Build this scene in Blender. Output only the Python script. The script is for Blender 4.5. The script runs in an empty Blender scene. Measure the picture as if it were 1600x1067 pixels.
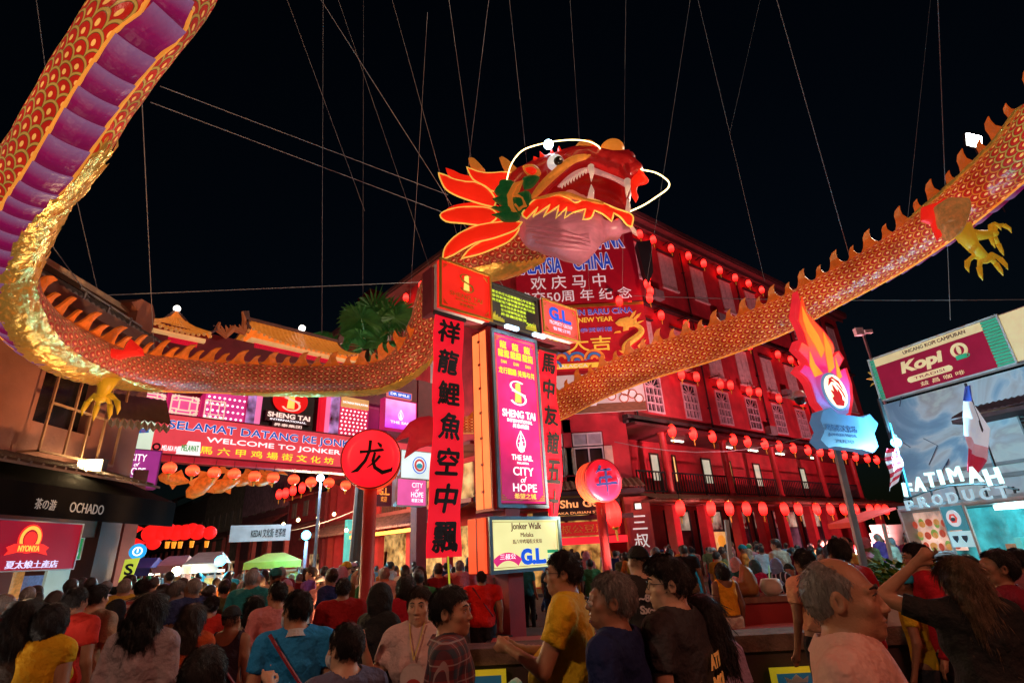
import bpy, math, random
import numpy as np
from mathutils import Vector, Matrix
from mathutils.geometry import delaunay_2d_cdt
scene = bpy.context.scene
col = scene.collection
rnd = random.Random(11)
# ------------------------------------------------------------------ camera
FPX = 828.0
TH = math.radians(21.7); RO = math.radians(3.16); EYE = Vector((0, 0, 1.75))
CF = Vector((0, math.cos(TH), math.sin(TH)))
_r0 = Vector((1, 0, 0)); _u0 = Vector((0, -math.sin(TH), math.cos(TH)))
CR = _r0 * math.cos(RO) - _u0 * math.sin(RO)
CU = _u0 * math.cos(RO) + _r0 * math.sin(RO)
cam = bpy.data.objects.new('camera', bpy.data.cameras.new('camera'))
col.objects.link(cam)
cam.data.sensor_width = 36; cam.data.lens = FPX / 1600 * 36
cam.data.clip_start = 0.05; cam.data.clip_end = 2000
cam.matrix_world = Matrix(((CR.x, CU.x, -CF.x, EYE.x), (CR.y, CU.y, -CF.y, EYE.y), (CR.z, CU.z, -CF.z, EYE.z), (0, 0, 0, 1)))
scene.camera = cam
# ------------------------------------------------------------------ night sky
world = bpy.data.worlds.new('World'); scene.world = world; world.use_nodes = True
wn = world.node_tree.nodes; wl = world.node_tree.links
sky = wn.new('ShaderNodeTexSky'); sky.sky_type = 'NISHITA'; sky.sun_disc = False
sky.sun_elevation = math.radians(3); sky.sun_rotation = math.radians(200)
hs = wn.new('ShaderNodeMixRGB'); hs.blend_type = 'MULTIPLY'; hs.inputs[0].default_value = 1
hs.inputs[2].default_value = (0.35, 0.6, 1.0, 1)
wl.new(sky.outputs[0], hs.inputs[1]); wl.new(hs.outputs[0], wn['Background'].inputs[0])
wn['Background'].inputs[1].default_value = 0.0022
vs_ = scene.view_settings
vs_.view_transform = 'Standard'; vs_.look = 'None'; vs_.gamma = 1; vs_.exposure = 0.22; vs_.use_curve_mapping = False
scene.cycles.use_denoising = True
scene.cycles.max_bounces = 6; scene.cycles.diffuse_bounces = 3; scene.cycles.glossy_bounces = 3
scene.cycles.transparent_max_bounces = 8
scene.cycles.sample_clamp_indirect = 4.0
scene.cycles.use_light_tree = True
scene.cycles.caustics_reflective = False; scene.cycles.caustics_refractive = False

def ray(x, y): return CF * FPX + CR * (x - 800) - CU * (y - 533.5)
def aty(x, y, Y): d = ray(x, y); return EYE + d * (Y / d.y)
def atd(x, y, D): d = ray(x, y); return EYE + d * (D / FPX)
def atz(x, y, z): d = ray(x, y); return EYE + d * ((z - 1.75) / d.z)

class Fr:
    """upright frame: local x runs along the front, local -y faces the viewer's side, z up"""
    def __init__(s, O, az=90.0):
        s.O = Vector((O[0], O[1], O[2] if len(O) > 2 else 0.0)); s.az = az
        a = math.radians(az)
        s.u = Vector((math.sin(a), math.cos(a), 0)); s.n = Vector((math.cos(a), -math.sin(a), 0))
        s.rot = math.pi / 2 - a
    def W(s, x, y, z): return s.O + s.u * x - s.n * y + Vector((0, 0, z))
    def px(s, x, y, d=0.0):
        r = ray(x, y); o = s.O + s.n * d
        t = (o - EYE).dot(s.n) / r.dot(s.n); p = EYE + r * t
        return ((p - s.O).dot(s.u), p.z - s.O.z)
    def L(s, P): v = P - s.O; return Vector((v.dot(s.u), -v.dot(s.n), v.z))
    def sub(s, x, y, z, az=None): return Fr(s.W(x, y, z), s.az if az is None else az)
def FrPx(x, y, Y, az=90.0, z=0.0): p = aty(x, y, Y); return Fr((p.x, p.y, z), az)
WORLD = Fr((0, 0, 0), 90)

# ------------------------------------------------------------------ materials
MATS = {}
def newmat(name):
    m = bpy.data.materials.new(name); m.use_nodes = True; MATS[name] = m
    return m, m.node_tree.nodes, m.node_tree.links, m.node_tree.nodes['Principled BSDF']
def mat(name, c=(.5, .5, .5), rough=.6, metal=0., var=.18, vs=3., bump=.15, bs=40., emit=None, es=0., coat=0., spec=None, stretch=None, evar=.12):
    if name in MATS: return MATS[name]
    m, n, l, b = newmat(name)
    tc = n.new('ShaderNodeTexCoord'); src = tc.outputs['Object']
    if stretch:
        mp = n.new('ShaderNodeMapping'); mp.inputs['Scale'].default_value = stretch; l.new(src, mp.inputs[0]); src = mp.outputs[0]
    nz = n.new('ShaderNodeTexNoise'); nz.inputs['Scale'].default_value = vs; nz.inputs['Detail'].default_value = 6
    l.new(src, nz.inputs['Vector'])
    mr = n.new('ShaderNodeMapRange'); mr.inputs['From Min'].default_value = .3; mr.inputs['From Max'].default_value = .7
    mr.inputs['To Min'].default_value = 1 - var; mr.inputs['To Max'].default_value = 1 + var
    l.new(nz.outputs[0], mr.inputs[0])
    def tint(cc, out):
        mx = n.new('ShaderNodeMixRGB'); mx.blend_type = 'MULTIPLY'; mx.inputs[0].default_value = 1
        mx.inputs[1].default_value = (*cc, 1); l.new(out, mx.inputs[2]); return mx.outputs[0]
    l.new(tint(c, mr.outputs[0]), b.inputs['Base Color'])
    b.inputs['Roughness'].default_value = rough; b.inputs['Metallic'].default_value = metal
    if spec is not None: b.inputs['Specular IOR Level'].default_value = spec
    if coat: b.inputs['Coat Weight'].default_value = coat
    if emit:  # emission also brightens unlit prints, cloth, tiles and leaves
        m2 = n.new('ShaderNodeMapRange'); m2.inputs['From Min'].default_value = .3; m2.inputs['From Max'].default_value = .7
        m2.inputs['To Min'].default_value = 1 - evar; m2.inputs['To Max'].default_value = 1 + evar
        n3 = n.new('ShaderNodeTexNoise'); n3.inputs['Scale'].default_value = 1.7; l.new(src, n3.inputs['Vector']); l.new(n3.outputs[0], m2.inputs[0])
        l.new(tint(emit, m2.outputs[0]), b.inputs['Emission Color']); b.inputs['Emission Strength'].default_value = es
    if bump:
        n2 = n.new('ShaderNodeTexNoise'); n2.inputs['Scale'].default_value = bs; n2.inputs['Detail'].default_value = 4
        l.new(src, n2.inputs['Vector'])
        bp = n.new('ShaderNodeBump'); bp.inputs['Strength'].default_value = bump; bp.inputs['Distance'].default_value = .02 if bump < 1 else .07
        l.new(n2.outputs[0], bp.inputs['Height']); l.new(bp.outputs[0], b.inputs['Normal'])
    return m
def glow(name, c, es, base=None):   # emissive: lamps and lit signs, also cloth, cord and straw that are no lamps
    return mat(name, base or tuple(v * .5 for v in c), .5, emit=c, es=es, bump=0, spec=.12)
def setkw(o, label=None, cat=None, group=None, kind=None):
    if label: o['label'] = label
    if cat: o['category'] = cat
    if group: o['group'] = group
    if kind: o['kind'] = kind
    return o
def thing(name, label, cat, fr=WORLD, group=None, kind=None, scale=1.0):
    o = bpy.data.objects.new(name, None); col.objects.link(o); o.empty_display_size = .2
    o.location = fr.O; o.rotation_euler = (0, 0, fr.rot); o.scale = (scale,) * 3
    return setkw(o, label, cat, group, kind)
def lerp(a, b, t): return a + (b - a) * t

class MB:
    def __init__(s): s.v = []; s.f = []; s.m = []; s.uv = None; s.k = 0
    def add(s, V, F, k=None):
        o = len(s.v); s.v.extend([tuple(p) for p in V]); s.f.extend([tuple(i + o for i in f) for f in F])
        s.m.extend([s.k if k is None else k] * len(F)); return s
    def box(s, x0, x1, y0, y1, z0, z1, k=None):
        V = [(x, y, z) for x in (x0, x1) for y in (y0, y1) for z in (z0, z1)]
        return s.add(V, [(0, 1, 3, 2), (4, 6, 7, 5), (0, 4, 5, 1), (2, 3, 7, 6), (0, 2, 6, 4), (1, 5, 7, 3)], k)
    def obox(s, a, b, w, h, k=None, up=Vector((0, 0, 1))):   # bar from a to b
        a = Vector(a); b = Vector(b); d = (b - a).normalized(); sd = d.cross(up)
        sd = sd.normalized() if sd.length > 1e-4 else Vector((1, 0, 0)); u2 = sd.cross(d)
        V = [p + sd * (i * w / 2) + u2 * (j * h / 2) for p in (a, b) for i in (-1, 1) for j in (-1, 1)]
        return s.add(V, [(0, 1, 3, 2), (4, 6, 7, 5), (0, 4, 5, 1), (2, 3, 7, 6), (0, 2, 6, 4), (1, 5, 7, 3)], k)
    def prism(s, pts, y0, y1, k=None, ax='y'):
        n = len(pts)
        def P(p, y): return (p[0], y, p[1]) if ax == 'y' else ((y, p[0], p[1]) if ax == 'x' else (p[0], p[1], y))
        V = [P(p, y0) for p in pts] + [P(p, y1) for p in pts]
        tris = delaunay_2d_cdt([Vector(p) for p in pts], [(i, (i + 1) % n) for i in range(n)], [], 1, 1e-6)
        if len(tris[0]) == n:
            mp = {i: tris[3][i][0] for i in range(n)}
            F = [tuple(mp[j] for j in t) for t in tris[2]]
            F = F + [tuple(j + n for j in reversed(t)) for t in F]
        else: F = [tuple(range(n)), tuple(range(2 * n - 1, n - 1, -1))]
        F += [(i, i + n, (i + 1) % n + n, (i + 1) % n) for i in range(n)]
        return s.add(V, F, k)
    def tube(s, pts, r, n=6, k=None, caps=True, closed=False):
        pts = [Vector(p) for p in pts]; m = len(pts)
        rr = r if isinstance(r, (list, tuple)) else [r] * m
        V = []; prev = None
        for i, p in enumerate(pts):
            if closed: t = pts[(i + 1) % m] - pts[i - 1]
            else: t = pts[min(i + 1, m - 1)] - pts[max(i - 1, 0)]
            t.normalize()
            if prev is None: a = t.orthogonal().normalized()
            else: a = (prev - t * prev.dot(t)); a = a.normalized() if a.length > 1e-6 else t.orthogonal().normalized()
            prev = a; b = t.cross(a)
            V += [p + (a * math.cos(2 * math.pi * j / n) + b * math.sin(2 * math.pi * j / n)) * rr[i] for j in range(n)]
        F = []
        for i in range(m if closed else m - 1):
            i2 = (i + 1) % m
            F += [(i * n + j, i * n + (j + 1) % n, i2 * n + (j + 1) % n, i2 * n + j) for j in range(n)]
        if caps and not closed: F += [tuple(range(n - 1, -1, -1)), tuple((m - 1) * n + j for j in range(n))]
        return s.add(V, F, k)
    def lathe(s, prof, c=(0, 0, 0), n=16, k=None, ax='z'):
        V = []
        for r, z in prof:
            for j in range(n):
                a = 2 * math.pi * j / n; p = (r * math.cos(a), r * math.sin(a), z)
                if ax == 'y': p = (p[0], p[2], p[1])
                if ax == 'x': p = (p[2], p[0], p[1])
                V.append((c[0] + p[0], c[1] + p[1], c[2] + p[2]))
        F = [(i * n + j, i * n + (j + 1) % n, (i + 1) * n + (j + 1) % n, (i + 1) * n + j) for i in range(len(prof) - 1) for j in range(n)]
        F += [tuple(range(n - 1, -1, -1)), tuple((len(prof) - 1) * n + j for j in range(n))]
        return s.add(V, F, k)
    def ball(s, c, r, n=12, m=8, k=None):
        r = (r,) * 3 if not isinstance(r, (tuple, list)) else r
        V = [(c[0], c[1], c[2] + r[2])]
        for i in range(1, m):
            t = math.pi * i / m
            V += [(c[0] + r[0] * math.sin(t) * math.cos(2 * math.pi * j / n), c[1] + r[1] * math.sin(t) * math.sin(2 * math.pi * j / n), c[2] + r[2] * math.cos(t)) for j in range(n)]
        V.append((c[0], c[1], c[2] - r[2])); e = len(V) - 1
        F = [(0, 1 + j, 1 + (j + 1) % n) for j in range(n)]
        F += [(1 + i * n + j, 1 + (i + 1) * n + j, 1 + (i + 1) * n + (j + 1) % n, 1 + i * n + (j + 1) % n) for i in range(m - 2) for j in range(n)]
        F += [(e, 1 + (m - 2) * n + (j + 1) % n, 1 + (m - 2) * n + j) for j in range(n)]
        return s.add(V, F, k)
    def pillow(s, pts, T, e=.01, step=None, y=0., fn=None, k=None, R=None, back=1.0):
        """inflated panel: outline in x,z, bulging +-T in y"""
        A = np.array(pts, float); n = len(A)
        ext = (A.max(0) - A.min(0)); step = step or max(ext) / 14
        gx, gz = np.meshgrid(np.arange(A[:, 0].min() + step / 2, A[:, 0].max(), step), np.arange(A[:, 1].min() + step / 2, A[:, 1].max(), step))
        G = np.stack([gx.ravel(), gz.ravel()], 1)
        def dist(Q):
            B = np.roll(A, -1, 0); d = np.full(len(Q), 1e9)
            for a, b in zip(A, B):
                ba = b - a; t = np.clip(((Q - a) @ ba) / max(ba @ ba, 1e-12), 0, 1)
                d = np.minimum(d, np.linalg.norm(Q - a - t[:, None] * ba, axis=1))
            return d
        ins = np.zeros(len(G), bool); B = np.roll(A, -1, 0)
        for a, b in zip(A, B):
            c_ = (a[1] > G[:, 1]) != (b[1] > G[:, 1])
            with np.errstate(divide='ignore', invalid='ignore'):
                xx = (b[0] - a[0]) * (G[:, 1] - a[1]) / (b[1] - a[1] + 1e-12) + a[0]
            ins ^= c_ & (G[:, 0] < xx)
        G = G[ins]
        if len(G): G = G[dist(G) > step * .35]
        P = [Vector(p) for p in A] + [Vector(g) for g in G]
        r = delaunay_2d_cdt(P, [(i, (i + 1) % n) for i in range(n)], [], 1, 1e-7)
        Q = np.array([tuple(p) for p in r[0]]); d = dist(Q); R = R or max(d.max(), 1e-6)
        h = T * np.sqrt(np.clip(1 - (1 - np.clip(d / R, 0, 1)) ** 2, 0, 1))
        m = len(Q)
        Vf = [(q[0], y - e - hh, q[1]) for q, hh in zip(Q, h)] + [(q[0], y + e + hh * back, q[1]) for q, hh in zip(Q, h)]
        if fn: Vf = [fn(Vector(p)) for p in Vf]
        F = [tuple(t) for t in r[2]] + [tuple(i + m for i in reversed(t)) for t in r[2]]
        cnt = {}
        for t in r[2]:
            for i in range(len(t)):
                a, b = t[i], t[(i + 1) % len(t)]; cnt[(a, b)] = 1
        F += [(b, a, a + m, b + m) for (a, b) in cnt if (b, a) not in cnt]
        return s.add(Vf, F, k)
    def mesh(s, name, mats):
        me = bpy.data.meshes.new(name); me.from_pydata(s.v, [], s.f)
        for m in (mats if isinstance(mats, (list, tuple)) else [mats]): me.materials.append(m)
        if any(s.m): me.polygons.foreach_set('material_index', s.m)
        return me
    def build(s, name, mats, parent=None, smooth=False, label=None, loc=None, **kw):
        me = s.mesh(name, mats)
        if smooth: me.shade_smooth()
        me.validate(); me.update()
        return place(name, me, parent, loc, label=label, **kw)
def place(name, me, parent=None, loc=None, rz=0., sc=None, label=None, **kw):
    o = bpy.data.objects.new(name, me); col.objects.link(o)
    if parent is not None: o.parent = parent
    if loc is not None: o.location = loc
    if rz: o.rotation_euler = (0, 0, rz)
    if sc: o.scale = sc
    return setkw(o, label, **kw)
def top(mb, name, mats, label, cat, fr=WORLD, group=None, kind=None, smooth=False):   # a thing that is one mesh
    o = mb.build(name, mats, None, smooth); o.location = fr.O; o.rotation_euler = (0, 0, fr.rot)
    return setkw(o, label, cat, group, kind)
def kids(o): return [c for c in bpy.data.objects if c.parent == o]
def copy_tree(o, parent=None, ch=None):
    ch = ch or {}
    c = o.copy(); col.objects.link(c)
    if parent is not None: c.parent = parent
    for k_ in o.children: copy_tree(k_, c)
    return c
# ------------------------------------------------------------------ lettering
TXT = {}
def glyphs(t, off=0., shear=0.):
    key = (t, round(off, 4), shear)
    if key in TXT: return TXT[key]
    cu = bpy.data.curves.new('lettering', 'FONT'); cu.body = t; cu.resolution_u = 3; cu.offset = off; cu.extrude = .5; cu.shear = shear
    cu.space_line = .9; cu.align_x = 'CENTER'
    o = bpy.data.objects.new('tmp', cu); col.objects.link(o)
    dg = bpy.context.evaluated_depsgraph_get(); me = bpy.data.meshes.new_from_object(o.evaluated_get(dg))
    v = np.empty(len(me.vertices) * 3); me.vertices.foreach_get('co', v); v = v.reshape(-1, 3)
    F = [tuple(p.vertices) for p in me.polygons]
    bpy.data.objects.remove(o); bpy.data.meshes.remove(me); bpy.data.curves.remove(cu)
    TXT[key] = (v, F); return TXT[key]
def put_text(mb, t, box, y=0., th=.006, off=0., shear=0., fn=None, k=None, keep=False):
    """letters filling box=(x0,x1,z0,z1), standing proud of y towards -y"""
    cjk = any(ord(c) > 0x2e80 for c in t)
    if (cjk or 'M' in t) and not getattr(mb, 'nob', 0):      # Chinese characters: bold by shifted copies
        w_ = min(off, .12) * (.35 if cjk else 1.0); mb.nob = 1; hgt = (box[3] - box[2])
        for i, (dx, dz) in enumerate(((0, 0), (w_, 0), (-w_, 0), (0, w_), (0, -w_), (w_ * .7, w_ * .7), (-w_ * .7, w_ * .7), (w_ * .7, -w_ * .7), (-w_ * .7, -w_ * .7))[:1 if off < .008 else (5 if cjk else 9)]): put_text(mb, t, (box[0] + dx * hgt, box[1] + dx * hgt, box[2] + dz * hgt, box[3] + dz * hgt), y - i * (.0012 if cjk else .0006), th, 0., shear, fn, k, keep)
        mb.nob = 0; return
    v, F = glyphs(t, off, shear); v0, _ = glyphs(t, 0., shear)
    if len(v0) == 0: return
    lo, hi = v0.min(0), v0.max(0); x0, x1, z0, z1 = box
    sx = (x1 - x0) / max(hi[0] - lo[0], 1e-6); sz = (z1 - z0) / max(hi[1] - lo[1], 1e-6)
    if keep: sx = sz = min(sx, sz)
    cx, cz = (x0 + x1) / 2, (z0 + z1) / 2; mx, mz = (lo[0] + hi[0]) / 2, (lo[1] + hi[1]) / 2
    V = [(cx + (p[0] - mx) * sx, y - th * (p[2] + .5), cz + (p[1] - mz) * sz) for p in v]
    if fn: V = [fn(Vector(q)) for q in V]
    mb.add(V, F, k)
def text(t, m, parent, box, y=0., **kw):
    lb = kw.pop('label', None); mb = MB(); put_text(mb, t, box, y, **kw)
    return mb.build('lettering', m, parent, label=lb)
def circle(cx, cz, rx, rz=None, n=20, a0=0., a1=2 * math.pi):
    rz = rz or rx; return [(cx + rx * math.cos(a0 + (a1 - a0) * i / n), cz + rz * math.sin(a0 + (a1 - a0) * i / n)) for i in range(n)]
def ring(mb, cx, cz, r0, r1, y0, y1, n=24, k=None, a0=0., a1=2 * math.pi, ez=1.):
    full = abs(a1 - a0 - 2 * math.pi) < 1e-6; m = n if full else n + 1
    V = []
    for i in range(m):
        a = a0 + (a1 - a0) * i / n; c_, s_ = math.cos(a), math.sin(a) * ez
        V += [(cx + r0 * c_, y0, cz + r0 * s_), (cx + r1 * c_, y0, cz + r1 * s_), (cx + r1 * c_, y1, cz + r1 * s_), (cx + r0 * c_, y1, cz + r0 * s_)]
    F = []
    for i in range(n):
        j = (i + 1) % m
        F += [(i * 4 + q, i * 4 + (q + 1) % 4, j * 4 + (q + 1) % 4, j * 4 + q) for q in range(4)]
    mb.add(V, F, k)
def frame_box(mb, x0, x1, z0, z1, w, y0, y1, k=None):
    mb.box(x0, x1, y0, y1, z0, z0 + w, k); mb.box(x0, x1, y0, y1, z1 - w, z1, k)
    mb.box(x0, x0 + w, y0, y1, z0 + w, z1 - w, k); mb.box(x1 - w, x1, y0, y1, z0 + w, z1 - w, k)
def wall_open(mb, x0, x1, z0, z1, y0, y1, ops, k=None):
    """wall slab with rectangular openings"""
    zs = sorted({z0, z1, *[min(max(o[2], z0), z1) for o in ops], *[min(max(o[3], z0), z1) for o in ops]})
    for a, b in zip(zs[:-1], zs[1:]):
        m = (a + b) / 2; cuts = sorted((max(o[0], x0), min(o[1], x1)) for o in ops if o[2] < m < o[3]); x = x0
        for c0, c1 in cuts:
            if c0 > x + 1e-4: mb.box(x, c0, y0, y1, a, b, k)
            x = max(x, c1)
        if x < x1 - 1e-4: mb.box(x, x1, y0, y1, a, b, k)
LIGHTS = []
def lamp(kind, loc, power, colr, size=.1, target=None, angle=60, name='lamp_light', parent=None):
    d = bpy.data.lights.new(name, kind); d.energy = power; d.color = colr
    if kind == 'POINT': d.shadow_soft_size = size
    if kind == 'SPOT': d.shadow_soft_size = size; d.spot_size = math.radians(angle); d.spot_blend = .6
    if kind == 'AREA': d.size = size
    o = bpy.data.objects.new(name, d); col.objects.link(o); o.location = loc
    if target is not None: o.rotation_euler = (Vector(target) - Vector(loc)).to_track_quat('-Z', 'Y').to_euler()
    if parent is not None:
        bpy.context.view_layer.update()
        o.parent = parent; o.matrix_parent_inverse = parent.matrix_world.inverted()
    return o
# ------------------------------------------------------------------ common materials
M_black = mat('black_metal', (.02, .02, .022), .5)
M_white = mat('white_metal', (.7, .7, .7), .45)
M_grey = mat('grey_metal', (.25, .26, .27), .45, .6)
M_steel = mat('steel', (.45, .46, .47), .35, .9)
M_gold = mat('gold_paint', (.75, .42, .06), .35, .6, bump=.1)
M_dark = mat('dark_opening', (.012, .01, .012), .7)
M_conc = mat('concrete', (.2, .16, .13), .85, var=.35, vs=5, bump=.5, bs=60)
M_wood = mat('dark_wood', (.05, .028, .02), .6, stretch=(1, 1, 8))
M_redp = mat('red_paint', (.42, .03, .035), .45, bump=.2)
# ------------------------------------------------------------------ ground and street
g = MB(); N = 26
for i in range(N):
    for j in range(N): pass
g.add([(-400, -60, 0), (400, -60, 0), (400, 600, 0), (-400, 600, 0)], [(0, 1, 2, 3)])
M_asph = mat('asphalt', (.045, .042, .042), .55, var=.35, vs=1.5, bump=.6, bs=90)
top(g, 'ground', M_asph, 'dark asphalt ground of the square and street', None, kind='structure')
pv = MB(); M_pave = mat('paving', (.12, .07, .06), .6, var=.3, vs=2, bump=.4, bs=50)
FRR = Fr((5.402, 26, 0), 51.83)      # long facade on the right
FRC = Fr((5.402, 26, 0), 90)         # chamfered corner facing the square
FRL = Fr((-2.14, 26, 0), 137.4)      # facade along the walking street, local x is negative up the street
# kerbed pavement round the corner building
pv.prism([(5.9, 24.2), (-2.6, 24.2), (-22.5, 45.9), (-20, 48), (-1, 27.5), (5, 27.5), (26, 44), (28, 41.6)], 0.0, .13, ax='z')
top(pv, 'pavement', M_pave, 'raised tiled pavement round the red corner building', None, kind='structure')

# ------------------------------------------------------------------ red corner building
M_rwall = mat('red_wall', (.56, .034, .05), .7, var=.28, vs=1.2, bump=.25, bs=25)
M_dwall = mat('maroon_wall', (.16, .018, .028), .75, var=.3, vs=1.2)
M_shut = mat('shutter_paint', (.8, .66, .64), .55, var=.2)
M_glass = mat('dark_glass', (.02, .02, .03), .12, var=.1, bump=0)
M_tile = mat('clay_tile', (.22, .09, .06), .75, var=.4, vs=6)
M_trim = mat('dark_trim', (.06, .03, .035), .6)
M_warm = glow('warm_lit_room', (1.0, .55, .18), .9)
M_cool = glow('pale_lit_window', (.85, .8, .6), .45)
M_tube = glow('tube_lamp', (.8, 1.0, .75), 6)
bld = thing('corner_building', 'five storey red corner building with shutter windows, balcony storey and rows of red lanterns', 'building', FRR)
LR = 31.0
win_s = [2.55 + 3.32 * i for i in range(9)]
opsR = []
for s_ in win_s:
    for z0, z1 in ((16.45, 18.85), (11.2, 13.55), (8.2, 10.3)):
        opsR.append((s_ - .72, s_ + .72, z0, z1))
w = MB()
wall_open(w, 0, LR, 7.75, 19.9, 0, .3, opsR)
w.box(0, LR, 2.2, 2.4, 0, 7.75)      # back wall of the gallery
w.build('wall', M_rwall, bld)
w = MB(); w.box(0, LR, .3, .5, 7.9, 19.9); w.build('inner_wall', M_dark, bld)
def loc_in(frA, frB, x, y, z): return frA.L(frB.W(x, y, z))
# shutter window: frame with louvred leaves
def mesh_shutter_window():
    f = MB(); frame_box(f, -.72, .72, 0, 2.4, .09, -.05, .12); f.box(-.8, .8, -.12, .05, -.12, -.003)
    fm = f.mesh('window', M_shut)
    l_ = MB(); l_.box(-.3, .3, .0, .04, 0, 2.2); frame_box(l_, -.31, .31, 0, 2.2, .06, -.03, -.002)
    for q in range(14): l_.box(-.24, .24, -.025, -.003, .1 + q * .145, .17 + q * .145)
    return fm, l_.mesh('shutter', M_shut)
SWM = mesh_shutter_window()
def mesh_pane_window():
    f = MB(); frame_box(f, -.72, .72, 0, 2.1, .1, -.06, .1)
    f.box(-.05, .05, -.05, .08, .1, 1.55)
    for q in (.5, .95, 1.4): f.box(-.62, .62, -.045, .075, q, q + .07)
    for x_ in (-.34, .34): f.box(x_ - .03, x_ + .03, -.04, .07, .1, 1.45)
    for a in range(5):   # fan bars above
        an = math.pi * (a + .5) / 5; f.obox((0, 0, 1.47), (.6 * math.cos(an), 0, 1.47 + .55 * math.sin(an)), .05, .04)
    g_ = MB(); g_.box(-.62, .62, .08, .1, .1, 2.0)
    return f.mesh('window', mat('white_window_paint', (.68, .5, .55), .5)), g_.mesh('pane', M_glass)
PWM = mesh_pane_window()
def add_windows(parent, pts, kind, y=0, lit=None):
    for i, (x, z) in enumerate(pts):
        if kind == 's':
            o = place('window', SWM[0], parent, (x, y, z))
            for q in (-1, 1): place('shutter', SWM[1], o, (q * .32, -.0, .1))
        else:
            o = place('window', PWM[0], parent, (x, y, z)); place('pane', PWM[1], o, (0, 0, 0))
add_windows(bld, [(s_, 16.45) for s_ in win_s] + [(s_, 11.2) for s_ in win_s], 's')
add_windows(bld, [(s_, 8.2) for s_ in win_s], 'p')
# corner face (chamfer) and street face
cf = MB()
def boxin(mb, frS, x0, x1, y0, y1, z0, z1, k=None, frD=FRR):
    V = [tuple(frD.L(frS.W(x, y, z))) for x in (x0, x1) for y in (y0, y1) for z in (z0, z1)]
    mb.add(V, [(0, 1, 3, 2), (4, 6, 7, 5), (0, 4, 5, 1), (2, 3, 7, 6), (0, 2, 6, 4), (1, 5, 7, 3)], k)
CW = -7.54
boxin(cf, FRC, CW, 0, 0, .3, 7.75, 19.9)
boxin(cf, FRC, CW, -5.2, 0, .3, 0, 4.0); boxin(cf, FRC, CW, -5.2, 0, .3, 4.0, 7.75)
boxin(cf, FRC, -5.2, -4.75, 0, .3, 4.0, 7.75); boxin(cf, FRC, -3.15, -2.75, 0, .3, 4.0, 7.75); boxin(cf, FRC, -1.2, 0, 0, .3, 4.0, 7.75)
boxin(cf, FRC, -4.75, -1.2, 0, .3, 7.1, 7.75); boxin(cf, FRC, -4.75, -1.2, 0, .3, 4.0, 5.0)
boxin(cf, FRC, -5.2, -.6, 2.5, 2.7, 0, 4.0)
cf.build('corner_wall', M_rwall, bld, label='corner wall carrying the two tall red posters')
cw = MB(); boxin(cw, FRC, -4.75, -1.2, .25, .29, 5.0, 7.1); cw.build('corner_pane', M_glass, bld)
for (a, b) in ((-4.7, -3.2), (-2.7, -1.25)):
    q = MB()
    for z0_, z1_ in ((5.0, 6.35), (6.42, 7.05)):
        V0 = (a, b, z0_, z1_)
        boxin(q, FRC, a, b, -.04, .03, z0_, z0_ + .07); boxin(q, FRC, a, b, -.04, .03, z1_ - .07, z1_)
        for xx in (a, (a + b) / 2 - .03, b - .07): boxin(q, FRC, xx, xx + .07, -.035, .025, z0_ + .07, z1_ - .07)
    o = q.build('corner_window', M_white, bld)
    q = MB(); boxin(q, FRC, a + .07, b - .07, .0, .015, 6.5, 6.98); q.build('blind', mat('grey_blind', (.4, .45, .5), .6), o)
    for xx in (a - .42, b + .02):
        q = MB(); boxin(q, FRC, xx, xx + .4, -.08, -.04, 5.05, 6.35)
        for t in range(9): boxin(q, FRC, xx + .05, xx + .35, -.1, -.082, 5.12 + t * .13, 5.19 + t * .13)
        q.build('open_shutter', mat('cream_shutter', (.75, .62, .48), .5), o)
# street face, going up the walking street
lf = MB(); LL = -17.0
opsL = []
swl = [-3.1 - 3.1 * i for i in range(4)]
for s_ in swl:
    for z0, z1 in ((14.2, 16.6), (10.2, 12.6)): opsL.append((s_ - .72, s_ + .72, z0, z1))
def wall_in(mb, frS, x0, x1, z0, z1, y0, y1, ops):
    t = MB(); wall_open(t, x0, x1, z0, z1, y0, y1, ops)
    mb.add([tuple(FRR.L(frS.W(*p))) for p in t.v], t.f)
wall_in(lf, FRL, LL, 0, 7.0, 18.0, 0, .3, opsL)
boxin(lf, FRL, LL, 0, 2.2, 2.4, 0, 7.0); boxin(lf, FRL, LL, LL + .3, .3, 12, 0, 18)
boxin(lf, FRL, -14.5, -3, 3.0, 3.2, 18.0, 20.6)      # set-back upper storey
boxin(lf, FRL, -16.2, -14.0, 1.0, 6, 18.0, 21.6)
lf.build('street_wall', M_rwall, bld, label='wall along the walking street')
lw = MB(); boxin(lw, FRL, LL + .3, -.3, .32, .5, 7.1, 17.9); lw.build('inner_wall', M_dark, bld)
for s_ in swl:
    for z0 in (14.2, 10.2):
        wv = FRL.W(s_, 0, z0); lp = FRR.L(wv)
        o = place('window', SWM[0], bld, lp, rz=FRL.rot - FRR.rot)
        for q in (-1, 1): place('shutter', SWM[1], o, (q * .32, 0, .1))
for i in range(5):   # glazed band of the set-back storey
    a = -13.6 + i * 2.1; q = MB()
    for x0_, x1_, z0_, z1_ in ((a, a + 1.8, 18.5, 18.6), (a, a + 1.8, 20.0, 20.1), (a, a + .08, 18.6, 20), (a + .86, a + .94, 18.6, 20), (a + 1.72, a + 1.8, 18.6, 20)):
        boxin(q, FRL, x0_, x1_, 2.9, 2.98, z0_, z1_)
    o = q.build('window', M_white, bld); q = MB(); boxin(q, FRL, a + .08, a + 1.72, 2.97, 2.99, 18.6, 20); q.build('pane', M_glass, o)
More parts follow.
